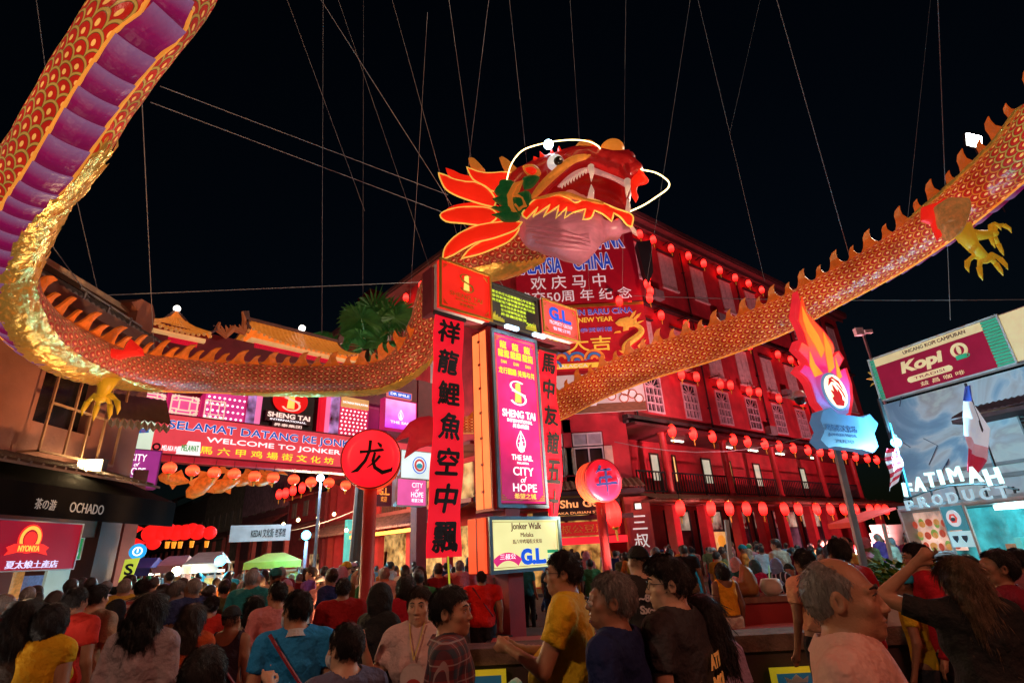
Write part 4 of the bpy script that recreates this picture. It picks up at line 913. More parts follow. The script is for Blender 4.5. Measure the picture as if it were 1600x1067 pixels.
# pagoda roofs on top
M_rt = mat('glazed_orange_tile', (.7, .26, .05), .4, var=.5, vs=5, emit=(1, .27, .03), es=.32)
M_rk = mat('roof_ridge', (.25, .13, .12), .6)
def pagoda(label, x0, x1, z0, z1, depth, top_w, ball=True, y0=.0, upturn=.25, nt=16):
    t = thing('pagoda_roof', label, 'pagoda roof', FG); q = MB()
    cx = (x0 + x1) / 2; yc = y0 + depth / 2
    # curved hipped roof of tile rolls
    def surf(u, v, face):   # v 0 eave .. 1 ridge
        r = 1 - v; k = r * r * .55 + r * .45; hx = top_w / 2 + ((x1 - x0) / 2 - top_w / 2) * k; hy = depth / 2 * k + .03
        z = z0 + (z1 - z0) * v + upturn * (abs(2 * u - 1) ** 3) * r ** 2
        if face == 0: return (cx + (2 * u - 1) * hx, yc - hy, z)
        if face == 1: return (cx + (1 - 2 * u) * hx, yc + hy, z)
        if face == 2: return (cx + hx, yc + (2 * u - 1) * hy, z)
        return (cx - hx, yc + (1 - 2 * u) * hy, z)
    for face in range(4):
        nn = nt if face < 2 else max(6, nt // 2); V = []; F = []
        for j in range(7):
            for i in range(nn * 2 + 1):
                p = Vector(surf(i / (nn * 2), j / 6, face)); p.z += .035 if i % 2 else 0; V.append(p)
        W_ = nn * 2 + 1
        F = [(j * W_ + i, j * W_ + i + 1, (j + 1) * W_ + i + 1, (j + 1) * W_ + i) for j in range(6) for i in range(nn * 2)]
        q.add(V, F)
    q.build('tiled_roof', M_rt, t)
    q = MB()   # round eave tile ends
    for face in range(4):
        nn = nt if face < 2 else max(6, nt // 2)
        for i in range(nn):
            p = surf((i + .5) / nn, 0, face); q.ball((p[0], p[1], p[2] - .01), .055, 8, 5)
    q.build('eave_tile', mat('eave_end', (.8, .35, .1), .5, emit=(1, .4, .1), es=.25), t)
    q = MB(); q.box(x0 + .12, x1 - .12, y0 + .1, y0 + depth - .1, z0 - .12, z0 + .0); q.box(x0 + .3, x1 - .3, y0 + .25, y0 + depth - .25, z0 - .3, z0 - .12, 1)
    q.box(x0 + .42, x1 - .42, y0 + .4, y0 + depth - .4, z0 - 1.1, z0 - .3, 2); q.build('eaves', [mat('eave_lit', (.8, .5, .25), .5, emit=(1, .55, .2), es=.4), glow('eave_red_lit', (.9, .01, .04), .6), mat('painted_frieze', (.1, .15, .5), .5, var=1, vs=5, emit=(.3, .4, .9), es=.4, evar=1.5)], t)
    q = MB()
    for a_, s_ in ((x0, -1), (x1, 1)):
        for yy_ in (y0, y0 + depth):
            q.tube([(cx + s_ * top_w / 2, yc, z1), (lerp(cx + s_ * top_w / 2, a_, .5), lerp(yc, yy_, .5), lerp(z0, z1, .34)), (a_, yy_, z0 + upturn), (a_ + s_ * .12, yy_, z0 + upturn + .12), (a_ + s_ * .08, yy_, z0 + upturn + .24), (a_ - s_ * .0, yy_, z0 + upturn + .22)], [.05, .05, .05, .04, .03, .02], 6)
    if top_w > .3:
        q.box(cx - top_w / 2 - .1, cx + top_w / 2 + .1, yc - .07, yc + .07, z1, z1 + .12)
        for s_ in (-1, 1): q.prism([(cx + s_ * top_w / 2, z1), (cx + s_ * (top_w / 2 + .2), z1), (cx + s_ * (top_w / 2 + .25), z1 + .3), (cx + s_ * (top_w / 2 + .05), z1 + .36), (cx + s_ * top_w / 2, z1 + .2)], yc - .08, yc + .08)
    q.build('ridge', M_rk, t)
    return t
rx = gp(222, 530)[0]; rx1 = gp(328, 540)[0]
t = pagoda('small pointed orange pagoda roof with a glowing ball finial at the left end of the gantry', rx, rx1, 8.72, 9.75, 1.8, .12, nt=12)
bc = ((rx + rx1) / 2, .9)
q = MB(); q.ball((bc[0], bc[1], 9.87), .11, 16, 10); q.build('ball_finial', glow('moon_lamp', (1, .92, .8), 3.5), t, True)
rx = gp(384, 560)[0]; rx1 = gp(560, 600)[0]
t = pagoda('large orange tiled pagoda roof with dark ridge in the middle of the gantry', rx, rx1, 9.15, 10.25, 2.6, 3.6, nt=22, upturn=.3)
q = MB(); x_, z_ = gp(472, 513, -1.3); q.ball((x_, 1.3, 10.5), .13, 16, 10); q.build('ball_finial', MATS['moon_lamp'], t, True)
# small dragon finial on the left corner
q = MB(); x_, z_ = rx, 9.25
q.tube([(x_ - .1, .1, z_), (x_ - .5, .1, z_ + .05), (x_ - .7, .1, z_ - .25), (x_ - 1.0, .1, z_ - .1), (x_ - .95, .1, z_ + .15)], [.1, .12, .12, .1, .04], 8)
for i in range(6): q.prism([(x_ - .15 - i * .14, z_ + .05 - .04 * i), (x_ - .2 - i * .14, z_ + .3 - .05 * i), (x_ - .05 - i * .14, z_ + .1 - .04 * i)], .05, .12)
q.tube([(x_ - .15, .1, z_ + .1), (x_ - .2, .1, z_ + .5), (x_ - .3, .1, z_ + .75)], [.1, .07, .03], 7)
q.build('corner_finial', mat('finial_terracotta', (.5, .18, .08), .6, emit=(1, .2, .05), es=.1), t)
# lantern row and carp lanterns under the banner
for i, (px_, py_) in enumerate(((265, 731), (301, 735), (335, 738), (366, 740), (398, 744), (427, 746), (459, 749), (486, 753), (514, 754), (540, 758), (588, 765))):
    x, z = gp(px_, py_, .5); lantern(FG.W(x, -.5, z), ORD[i] + ' round orange lantern from the left in the row under the welcome banner', 'lanterns under the welcome banner', 'round', .68)
M_carp = mat('carp_orange', (.7, .22, .03), .5, var=.5, vs=8, emit=(1, .2, .02), es=.22)
def carp(px_, py_, L_, ang, i, lb, d=.9):
    x, z = gp(px_, py_, d); fr = FG.sub(x, -d, z); t = thing('carp_lantern', lb, 'fish lantern', fr, 'carp lanterns under the gantry'); ca, sa = math.cos(ang), math.sin(ang)
    R_ = lambda p: (p[0] * ca - p[2] * sa, p[1], p[0] * sa + p[2] * ca)
    q = MB(); q.pillow([(x_ * L_, z_ * L_) for x_, z_ in [(-.5, .0), (-.42, .13), (-.2, .2), (.1, .17), (.35, .06), (.35, -.05), (.1, -.15), (-.2, -.19), (-.42, -.12)]], .17 * L_, fn=lambda p: R_(p)); q.build('body', M_carp, t, True)
    q = MB(); q.prism([(x_ * L_, z_ * L_) for x_, z_ in [(.33, .0), (.6, .22), (.52, .0), (.62, -.2)]], -.02, .02); q.prism([(-.1 * L_, .17 * L_), (.05 * L_, .32 * L_), (.2 * L_, .13 * L_)], -.02, .02); q.prism([(-.15 * L_, -.15 * L_), (0, -.3 * L_), (.08 * L_, -.13 * L_)], -.02, .02)
    q.v = [R_(p) for p in q.v]; q.build('fin', mat('fin_orange', (.6, .2, .04), .6, emit=(1, .2, .02), es=.25), t)
    q = MB(); q.ball(R_((-.36 * L_, -.1 * L_, .05 * L_)), .03 * L_, 8, 5); q.build('eye', M_ink, t)
for i, (px_, py_, L_, an) in enumerate(((275, 745, .95, -.15), (322, 750, 1.3, .75), (355, 752, 1.1, .4), (388, 742, 1.0, .5), (420, 742, 1.0, .5))):
    carp(px_, py_ + 4, L_, an, i, ORD[i] + ' orange carp lantern from the left swimming under the welcome banner', -.1 - .12 * i)
# red lantern dragon cluster and pumpkin lantern further up the street
FD = FrPx(280, 890, 18, 55)
def fp_(px_, py_, d=0): return FD.px(px_, py_, d)
t = thing('fish_lantern', 'long glowing red fish shaped lantern over the street crowd', 'fish lantern', FD); M_rg = glow('hot_red_lantern', (1, .012, .01), .85)
q = MB()
for px_, py_, r_ in ((236, 833, .26), (249, 833, .24), (262, 830, .25), (276, 832, .24), (290, 831, .24), (300, 828, .22), (309, 831, .24), (328, 832, .21), (240, 848, .2)): x, z = fp_(px_, py_); q.ball((x, 0, z), (r_, r_ * .8, r_), 14, 9)
q.build('body', M_rg, t, True)
q = MB(); x, z = fp_(225, 825); q.prism([(x, z), (x - .8, z + .35), (x - .85, z + .25), (x - .2, z - .15)], -.05, .05); x, z = fp_(230, 848); q.prism([(x, z), (x - .75, z - .25), (x - .8, z - .1), (x - .3, z + .15)], -.05, .05); q.build('tail', M_rg, t)
for px_, py_ in ((262, 846), (272, 846), (282, 846), (300, 845), (323, 845)): q = MB(); x, z = fp_(px_, py_); q.lathe([(.05, -.2), (.07, .0)], (x, -.1, z), 6); q.build('tassel', glow('tassel_glow', (1, .3, .02), 1), t)
x, z = fp_(237, 802); t = thing('pumpkin_lantern', 'orange pumpkin lantern hanging above the red fish lantern', 'lantern', FD.sub(x, 0, z)); q = MB()
for a in range(8): q.ball((.1 * math.cos(a * .785), .1 * math.sin(a * .785), 0), (.17, .17, .2), 10, 7)
q.build('gourd', glow('pumpkin_glow', (1, .3, .02), .45, (.6, .2, .03)), t, True); q = MB(); q.tube([(0, 0, .18), (.03, 0, .32)], [.05, .03], 6); q.build('stem', mat('stem_olive', (.3, .3, .05), .6), t)
# ------------------------------------------------------------------ building on the left
_before = set(bpy.data.objects)
FW = FrPx(190, 897, 9.3, 0)
wp = FW.px
M_lw = mat('terracotta_wall', (.30, .12, .085), .8, var=.3, vs=1.5, bump=.4, bs=20)
lbld = thing('left_building', 'two storey terracotta building on the left with window grilles and a corrugated roof', 'building', FW)
q = MB(); ops = [(-2.35, -1.32, 3.75, 5.0), (-2.0, -.3, .25, 2.3)]
wall_open(q, -7, -.28, 0, 5.6, 0, .25, ops); q.box(-.53, -.28, .25, 8, 0, 5.6); q.box(-7, -.28, 1.8, 2.0, 0, 5.5); q.build('wall', M_lw, lbld)
q = MB(); q.box(-2.35, -1.32, .22, .24, 3.75, 5.0); q.build('window', mat('dark_glass_l', (.012, .012, .014), .12), lbld)
q = MB(); z0, z1 = 3.3, 4.95   # projecting grille
for x in (-2.45, -2.05, -1.75, -1.45, -1.12): q.box(x, x + .025, -.3, -.27, z0, z1)
for z in (3.3, 3.95, 4.93): q.box(-2.45, -1.1, -.305, -.265, z, z + .025)
for x in (-2.45, -1.12): 
    for z in (3.3, 4.93): q.box(x, x + .025, -.27, 0, z, z + .025)
q.build('grille', mat('rusty_cream_bars', (.45, .27, .15), .5), lbld)
q = MB(); q.box(-7, -.62, -.12, .3, 5.5, 5.6); q.box(-7, -.62, -.2, -.121, 5.42, 5.6); q.build('gutter', mat('gutter_brown', (.18, .09, .07), .5), lbld)
q = MB(); n_ = 60
for i in range(n_): x = -7 + i * 6.9 / n_; q.prism([(x, 0), (x + .06, .045), (x + .115, 0)], -.45, 0)
q.v = [(x, -.1 + (y + .45) / .45 * .6, 5.66 + z + (y + .45) / .45 * .42) for x, y, z in q.v]
q.box(-7, -.5, .3, .45, 6.1, 6.2, 1); q.build('corrugated_roof', [mat('zinc_sheet', (.22, .2, .19), .5, .3, var=.4), mat('ridge_cream', (.45, .32, .2), .6)], lbld)
q = MB(); q.prism([(-.75, 5.6), (-.3, 5.6), (-.3, 6.25), (-.42, 6.42), (-.72, 6.4), (-.95, 6.22), (-.75, 6.15)], .15, .6); q.build('gable', mat('gable_brick', (.35, .13, .08), .8), lbld)
q = MB(); q.obox((-.9, -.1, 5.75), (-2.3, -.1, 5.8), .03, .03)
for x in (-2.2, -1.7, -1.2): q.obox((x, -.1, 5.62), (x + .02, -.1, 5.8), .03, .03)
q.build('roof_rail', M_grey, lbld)
# shopfront + awnings
q = MB(); q.box(-7, -1.35, .5, .55, .25, 2.3); q.build('shop_interior', mat('shop_goods_left', (.4, .3, .2), .5, var=1, vs=6, emit=(.9, .65, .4), es=.45, evar=1.5), lbld)
for i in range(6):
    q = MB(); q.box(-3.0 + i * .33, -2.75 + i * .33, .35, .48, .3, 2.0 - .1 * (i % 3)); q.build('display_rack', mat('rack_goods%d' % (i % 3), ((.7, .6, .5), (.6, .25, .08), (.15, .2, .4))[i % 3], .5, var=.8, vs=14, emit=((.9, .8, .6), (.9, .4, .1), (.2, .3, .6))[i % 3], es=.3), lbld)
q = MB(); q.box(-.75, -.3, -.06, .3, 0, 2.7); q.build('corner_pillar', mat('brown_pillar', (.12, .05, .04), .7), lbld)
q = MB(); q.box(-1.35, -.95, .1, .14, .2, 2.1); q.build('white_panel', mat('white_shop_panel', (.35, .42, .4), .5, emit=(.5, .7, .6), es=.25), lbld)
t = thing('dark_awning', 'black awning with OCHADO lettering over the shop on the left', 'awning', FW); q = MB()
q.prism([(-.9, 2.7), (.2, 3.2), (.2, 3.28), (-.98, 2.78), (-.98, 2.42), (-.93, 2.42)], -7, -.45, ax='x'); q.build('canvas', mat('black_canvas', (.010, .009, .009), .95, spec=.03), t)
a, b = wp(102, 818, .98)[0], wp(155, 823, .98)[0]; text('OCHADO', mat('grey_letters', (.35, .33, .3), .6, emit=(.4, .38, .35), es=.25), t, (a, b, 2.5, 2.62), -.985); a, b = wp(47, 812, .98)[0], wp(80, 815, .98)[0]; text('茶の游', MATS['grey_letters'], t, (a, b, 2.5, 2.62), -.985)
t = thing('corrugated_awning', 'wide brown sheet awning above the floodlight on the left wall', 'awning', FW); q = MB()
q.prism([(-1.0, 2.95), (0, 3.25), (0, 3.28), (-1.0, 2.98)], -7, -.95, ax='x')
for i in range(36): x = -6.9 + i * .165; q.obox((x, -1.0, 2.995), (x, 0, 3.295), .03, .03)
q.build('sheet', mat('awning_sheet', (.12, .08, .065), .6), t)
a, b = wp(0, 845, .35)[0], wp(113, 845, .35)[0]
t = panel_thing('shop_sign', 'dark red lit shop sign with round emblem and white characters under the black awning', 'sign', FW, a - .4, b, 1.86, 2.42, glow('sign_darkred', (.28, .006, .02), .8), y=-.3, th=.14, frame=.015)
cx = wp(48, 840, .45)[0]
M_yo = glow('sign_orange', (1, .42, .06), 1.1); M_rd = glow('sign_red', (.9, .03, .02), .9)
q = MB(); ring(q, cx, 2.22, .11, .15, -.455, -.445, 24, 0); ring(q, cx, 2.22, .15, .17, -.452, -.445, 24, 1); q.prism(circle(cx, 2.22, .085, n=16), -.455, -.445, 1)
q.prism([(cx - .3, 2.12), (cx - .2, 2.16), (cx + .2, 2.16), (cx + .3, 2.12), (cx + .26, 2.08), (cx + .3, 2.03), (cx + .15, 2.06), (cx - .15, 2.06), (cx - .3, 2.03), (cx - .26, 2.08)], -.46, -.446, 1)
q.build('round_emblem', [M_yo, M_rd], t); text('NYONYA', M_yo, t, (cx - .15, cx + .15, 2.075, 2.14), -.462, off=.02)
text('夏太娘土產店', glow('violet_white', (.75, .7, 1), .8), t, (a + .05, b - .28, 1.88, 1.97), -.445, off=.03)
a, b = wp(107, 858, .4)[0], wp(131, 858, .4)[0]
t = panel_thing('green_sign', 'small green and yellow hanging sign beside the dark red shop sign', 'sign', FW, a, b, 1.98, 2.25, glow('sign_green', (.02, .25, .08), .7), y=-.3, th=.06, frame=.01)
q = MB(); q.prism(circle((a + b) / 2, 2.16, .07, n=14), -.37, -.361); q.build('yellow_spot', glow('spot_yellow', (.7, .7, .05), .7), t); text('OPEN', M_wl, t, (a + .05, b - .05, 2.02, 2.07), -.365)
for o in bpy.data.objects:      # the whole left building stands further out, clear of the dragon
    if o not in _before and o.parent is None: o.location = EYE + (o.location - EYE) * 1.42; o.scale = (1.42,) * 3
# grey scalloped awning near the gantry
FA = FrPx(215, 896, 12.5, 43)
t = thing('striped_awning', 'grey ribbed awning with scalloped edge below the pink lattice panels', 'awning', FA); q = MB(); x0, z1 = FA.px(190, 635); x1 = FA.px(253, 660)[0]; z0 = FA.px(240, 670)[1]
n_ = 9
for i in range(n_):
    a = lerp(x0 - .3, x1, i / n_); b = lerp(x0 - .3, x1, (i + 1) / n_); m_ = (a + b) / 2
    q.add([(a, 0, z1 + .3), (b, 0, z1 + .3), (b, -.8, z0), (m_, -.86, z0 - .06), (a, -.8, z0), (m_, -.03, z1 + .27)], [(0, 5, 3, 4), (5, 1, 2, 3)]); q.add([(a, -.8, z0), (m_, -.86, z0 - .12), (b, -.8, z0), (b, -.8, z0 - .16), (m_, -.86, z0 - .26), (a, -.8, z0 - .16)], [(0, 1, 4, 5), (1, 2, 3, 4)])
q.build('canvas', mat('grey_canvas', (.16, .14, .14), .8), t)
x, z = FW.px(205, 790); 
q = MB(); q.box(-.14, .14, 0, .25, 0, 4.2); top(q, 'street_post', mat('red_brown_post', (.22, .06, .05), .6), 'leaning red brown post carrying the left CITY of HOPE box', 'post', FrPx(190, 897, 13.6, 43))
# ------------------------------------------------------------------ the festival dragon
class NX:
    def __init__(s, nt, so): s.nt = nt; s.so = so
    def op(s, o, *a):
        n = s.nt.nodes.new('ShaderNodeMath'); n.operation = o; ins = [s] + list(a)
        for i, v in enumerate(ins):
            if isinstance(v, NX): s.nt.links.new(v.so, n.inputs[i])
            else: n.inputs[i].default_value = v
        return NX(s.nt, n.outputs[0])
    def __add__(s, o): return s.op('ADD', o)
    def __sub__(s, o): return s.op('SUBTRACT', o)
    def __mul__(s, o): return s.op('MULTIPLY', o)
    def lt(s, o): return s.op('LESS_THAN', o)
    def gt(s, o): return s.op('GREATER_THAN', o)
def scale_mat(name, red, ringc, dot, dark, es, rough=.35, dotr=.26, ringw=.80):
    m, n, l, b = newmat(name); nt = m.node_tree
    uvn = n.new('ShaderNodeUVMap'); sp = n.new('ShaderNodeSeparateXYZ'); l.new(uvn.outputs[0], sp.inputs[0])
    u = NX(nt, sp.outputs[0]); v = NX(nt, sp.outputs[1])
    j = v.op('FLOOR'); f = v - j
    def cand(dj):
        row = j + dj; odd = (row * .5).op('FRACT') * 1.0            # 0 or .5
        du = ((u + odd).op('FRACT') - .5).op('ABSOLUTE'); dv = f - dj
        x = du * 1.55; y = dv * .92
        d = ((x * x) + (y * y)).op('SQRT'); y2 = (dv - .12) * 1.0; x2 = du * 1.9
        dd = ((x2 * x2) + (y2 * y2)).op('SQRT'); return d, dd
    d0, e0 = cand(0.0); d1, e1 = cand(1.0)
    in0 = d0.lt(1.0 * .93); 
    d = d0 * in0 + d1 * (in0 * -1.0 + 1.0); e = e0 * in0 + e1 * (in0 * -1.0 + 1.0)
    r = n.new('ShaderNodeValToRGB'); el = r.color_ramp.elements; r.color_ramp.interpolation = 'LINEAR'
    el[0].position = 0; el[0].color = (*red, 1); el[1].position = 1; el[1].color = (*dark, 1)
    for p, c in ((ringw - .14, red), (ringw - .10, dark), (ringw - .04, ringc), (ringw + .08, ringc), (ringw + .13, dark)):
        k = el.new(p); k.color = (*c, 1)
    l.new(d.so, r.inputs[0])
    r2 = n.new('ShaderNodeValToRGB'); el = r2.color_ramp.elements; el[0].position = dotr * .8; el[0].color = (1, 1, 1, 1); el[1].position = dotr; el[1].color = (0, 0, 0, 1); l.new(e.so, r2.inputs[0])
    mx = n.new('ShaderNodeMixRGB'); l.new(r2.outputs[0], mx.inputs[0]); l.new(r.outputs[0], mx.inputs[1]); mx.inputs[2].default_value = (*dot, 1)
    nz = n.new('ShaderNodeTexNoise'); nz.inputs['Scale'].default_value = 1.3; tc = n.new('ShaderNodeTexCoord'); l.new(tc.outputs['Object'], nz.inputs[0])
    mr = n.new('ShaderNodeMapRange'); mr.inputs['From Min'].default_value = .3; mr.inputs['From Max'].default_value = .7; mr.inputs['To Min'].default_value = .65; mr.inputs['To Max'].default_value = 1.2; l.new(nz.outputs[0], mr.inputs[0])
    m2 = n.new('ShaderNodeMixRGB'); m2.blend_type = 'MULTIPLY'; m2.inputs[0].default_value = 1; l.new(mx.outputs[0], m2.inputs[1]); l.new(mr.outputs[0], m2.inputs[2])
    l.new(m2.outputs[0], b.inputs['Base Color']); l.new(m2.outputs[0], b.inputs['Emission Color']); b.inputs['Emission Strength'].default_value = es
    b.inputs['Roughness'].default_value = rough; b.inputs['Sheen Weight'].default_value = .2
    bp = n.new('ShaderNodeBump'); bp.inputs['Strength'].default_value = .6; bp.inputs['Distance'].default_value = .02; l.new(d.so, bp.inputs['Height']); bp.invert = True
    n2 = n.new('ShaderNodeTexNoise'); n2.inputs['Scale'].default_value = 7; n2.inputs['Detail'].default_value = 5; l.new(tc.outputs['Object'], n2.inputs[0])
    b2 = n.new('ShaderNodeBump'); b2.inputs['Strength'].default_value = .5; b2.inputs['Distance'].default_value = .05; l.new(n2.outputs[0], b2.inputs['Height']); l.new(bp.outputs[0], b2.inputs['Normal']); l.new(b2.outputs[0], b.inputs['Normal'])
    return m
M_sc1 = scale_mat('scales_deep_red', (.42, .012, .006), (.42, .24, .04), (.85, .42, .09), (.05, .03, .008), .62)
M_sc2 = scale_mat('scales_brown_gold', (.36, .02, .01), (.42, .17, .05), (.9, .32, .14), (.07, .022, .012), .34)
M_sc3 = scale_mat('scales_orange_gold', (.46, .014, .008), (.68, .17, .02), (1.0, .48, .16), (.25, .045, .01), .55)
M_foil = mat('gold_foil', (.9, .5, .12), .28, .8, var=.35, vs=4, bump=.99, bs=12, emit=(.85, .42, .07), es=.13)
M_fin = mat('fin_orange_fabric', (.6, .15, .02), .5, var=.4, vs=5, emit=(1, .17, .015), es=.2)
M_finr = mat('fin_red_fabric', (.75, .02, .02), .5, emit=(1, .02, .01), es=.5)
M_belly = None
def belly_mat():
    m, n, l, b = newmat('belly_fabric'); uvn = n.new('ShaderNodeUVMap'); sp = n.new('ShaderNodeSeparateXYZ'); l.new(uvn.outputs[0], sp.inputs[0])
    r = n.new('ShaderNodeValToRGB'); e = r.color_ramp.elements; e[0].position = .05; e[0].color = (.15, .002, .04, 1); e[1].position = .95; e[1].color = (.24, .10, .22, 1); k = e.new(.5); k.color = (.24, .005, .08, 1)
    l.new(sp.outputs[1], r.inputs[0]); l.new(r.outputs[0], b.inputs['Base Color']); l.new(r.outputs[0], b.inputs['Emission Color']); b.inputs['Emission Strength'].default_value = .5; b.inputs['Roughness'].default_value = .45
    tc = n.new('ShaderNodeTexCoord'); n2 = n.new('ShaderNodeTexNoise'); n2.inputs['Scale'].default_value = 8; l.new(tc.outputs['Object'], n2.inputs[0]); bp = n.new('ShaderNodeBump'); bp.inputs['Strength'].default_value = .5; bp.inputs['Distance'].default_value = .05; l.new(n2.outputs[0], bp.inputs['Height']); l.new(bp.outputs[0], b.inputs['Normal'])
    return m
M_belly = belly_mat()
# centreline: pixel, camera depth, radius, belly-away weight
CP = [(835, 372, 14.6, .62, .9), (790, 398, 14.7, .58, .9), (728, 415, 14.8, .55, .9), (686, 450, 14.9, .52, .9), (668, 505, 15, .5, .9), (645, 552, 15, .5, .9), (600, 585, 15.2, .46, .9), (520, 592, 15.2, .45, .9), (430, 591, 15, .45, .9), (330, 587, 14.2, .44, .9),
      (250, 582, 12.7, .43, .9), (180, 572, 11.2, .41, .9), (115, 550, 9.9, .44, .8), (56, 514, 8.7, .40, .7), (17, 457, 7.8, .35, .5), (13, 395, 7.4, .37, .3), (44, 300, 6.8, .41, .2), (94, 225, 6.3, .42, .1), (152, 130, 6.0, .42, .1), (214, 40, 5.7, .42, .1), (285, -70, 5.5, .42, .1)]
PTS = [(atd(x, y, d), r, w) for x, y, d, r, w in CP]
OUT = [(Vector((-1.2, 1.5, 8.6)), .5, .1), (Vector((2.0, -1.0, 10.0)), .5, .1), (Vector((7.0, .5, 10.5)), .5, .3)]
CP2 = [(1745, 70, 8.8, .48, .55), (1660, 160, 9.6, .48, .55), (1590, 245, 10.4, .48, .55), (1500, 325, 11.6, .48, .55), (1410, 390, 12.8, .47, .55), (1310, 447, 13.9, .46, .58), (1210, 498, 14.9, .49, .6), (1110, 536, 15.8, .51, .62), (1010, 567, 16.5, .52, .65), (930, 602, 17, .48, .9), (860, 640, 17.3, .42, .9), (790, 660, 17.5, .33, .9), (730, 663, 17.5, .28, .9), (690, 668, 17.5, .2, .9)]
ALL = PTS + OUT + [(atd(x, y, d), r, w) for x, y, d, r, w in CP2]
def catmull(P, n=10):
    R_ = []
    for i in range(len(P) - 1):
        p0, p1, p2, p3 = P[max(i - 1, 0)], P[i], P[i + 1], P[min(i + 2, len(P) - 1)]
        for k in range(n):
            t = k / n; f = lambda a, b, c, d: .5 * ((2 * b) + (c - a) * t + (2 * a - 5 * b + 4 * c - d) * t * t + (3 * b - a - 3 * c + d) * t ** 3)
            R_.append((f(p0[0], p1[0], p2[0], p3[0]), f(p0[1], p1[1], p2[1], p3[1]), f(p0[2], p1[2], p2[2], p3[2]), i + t))
    R_.append((*P[-1], len(P) - 1)); return R_
DC = catmull(ALL, 10)
arc = [0.0]
for a, b in zip(DC, DC[1:]): arc.append(arc[-1] + (b[0] - a[0]).length)
def sample(s):
    i = min(max(int(np.searchsorted(arc, s)) - 1, 0), len(DC) - 2); t = (s - arc[i]) / max(arc[i + 1] - arc[i], 1e-6); t = min(max(t, 0), 1)
    p = DC[i][0].lerp(DC[i + 1][0], t); a = DC[max(i - 1, 0)][0]; b = DC[min(i + 2, len(DC) - 1)][0]; T = (b - a).normalized()
    r = lerp(DC[i][1], DC[i + 1][1], t); w = lerp(DC[i][2], DC[i + 1][2], t); ix = lerp(DC[i][3], DC[i + 1][3], t)
    away = Vector((p.x, p.y, 0)).normalized() if Vector((p.x, p.y, 0)).length > .1 else Vector((0, 1, 0))
    B = Vector((0, 0, -1)) * (1 - .25 * w) + away * w; B = (B - T * B.dot(T)).normalized(); S = T.cross(B)
    return p, T, B, S, r, ix
TOT = arc[-1]
dr = thing('dragon', 'giant red and gold festival dragon with flame mane, winding over the whole square', 'dragon')
# body tube with UVs for the printed scales
def dragon_tube():
    n = 28; m = int(TOT / .16); V = []; UV = []; F = []; MI = []; vv = 0
    rows = []
    for i in range(m + 1):
        s = TOT * i / m; p, T, B, S, r, ix = sample(s); rows.append((s, ix))
        for j in range(n + 1):
            a = 2 * math.pi * j / n; rr = r * (1 + .012 * math.sin(s * 9 + j))
            V.append(p + (B * math.cos(a) + S * math.sin(a)) * rr); UV.append((j / n * 18, s / .17))
    for i in range(m):
        ix = rows[i][1]; k = 0 if 15.0 < ix < 26 else (2 if ix >= 26 else 1)
        for j in range(n): a = i * (n + 1) + j; F.append((a, a + 1, a + n + 2, a + n + 1)); MI.append(k)
    V.append(sample(TOT)[0]); e = len(V) - 1; UV.append((0, 0))
    me = bpy.data.meshes.new('body'); me.from_pydata(V, [], F); me.polygons.foreach_set('material_index', MI)
    for mm in (M_sc1, M_sc2, M_sc3): me.materials.append(mm)
    ul = me.uv_layers.new(name='UVMap'); idx = np.empty(len(me.loops), int); me.loops.foreach_get('vertex_index', idx); ul.data.foreach_set('uv', np.array(UV)[idx].ravel()); me.shade_smooth()
    return place('body', me, dr)
dragon_tube()
def plate(s0, s1, i):
    V = []; UV = []; F = []; nj = 6
    for a_, s in enumerate(np.linspace(s0, s1 + .04, 4)):
        p, T, B, S, r, ix = sample(s); h = (1.015 + .07 * (a_ / 3))
        for d in (0, .02):
            for j in range(nj + 1):
                an = math.radians(-25 + 50 * j / nj); V.append(p + (B * math.cos(an) + S * math.sin(an)) * (r * h - d)); UV.append((j / nj, a_ / 3))
    W_ = nj + 1
    for a_ in range(3):
        for j in range(nj): o_ = a_ * 2 * W_ + j; F.append((o_, o_ + 1, o_ + 2 * W_ + 1, o_ + 2 * W_)); o2 = o_ + W_; F.append((o2, o2 + 2 * W_, o2 + 2 * W_ + 1, o2 + 1))
    for a_ in (0, 3):
        for j in range(nj): o_ = a_ * 2 * W_ + j; F.append((o_, o_ + W_, o_ + W_ + 1, o_ + 1) if a_ == 0 else (o_, o_ + 1, o_ + W_ + 1, o_ + W_))
    me = bpy.data.meshes.new('belly_plate'); me.from_pydata([tuple(v) for v in V], [], F); me.materials.append(M_belly)
    ul = me.uv_layers.new(name='UVMap'); idx = np.empty(len(me.loops), int); me.loops.foreach_get('vertex_index', idx); ul.data.foreach_set('uv', np.array(UV)[idx].ravel())
    place('belly_plate', me, dr)
SA = arc[40]; s = SA
s_out0 = arc[19 * 10 + 8]; s_in = arc[24 * 10]
while s < TOT - .4:
    if not (s_out0 < s < s_in): plate(s, s + .36, 0)
    s += .36
for sg in (-1, 1):
    for (a, b) in ((SA, s_out0), (s_in, TOT - .4)):
        q = MB(); P = []
        for s in np.arange(a, b, .2): p, T, B, S, r, ix = sample(s); an = math.radians(27) * sg; P.append(p + (B * math.cos(an) + S * math.sin(an)) * r * 1.03)
        q.tube(P, .02, 6); q.build('edge_cord', mat('cord_orange', (.8, .3, .05), .5, emit=(1, .35, .04), es=.5), dr)
FLAME = [(-.32, -.06), (-.2, .12), (-.16, .3), (-.22, .46), (-.3, .58), (-.1, .54), (.04, .42), (.12, .26), (.22, .12), (.34, 0.02), (.36, -.06)]
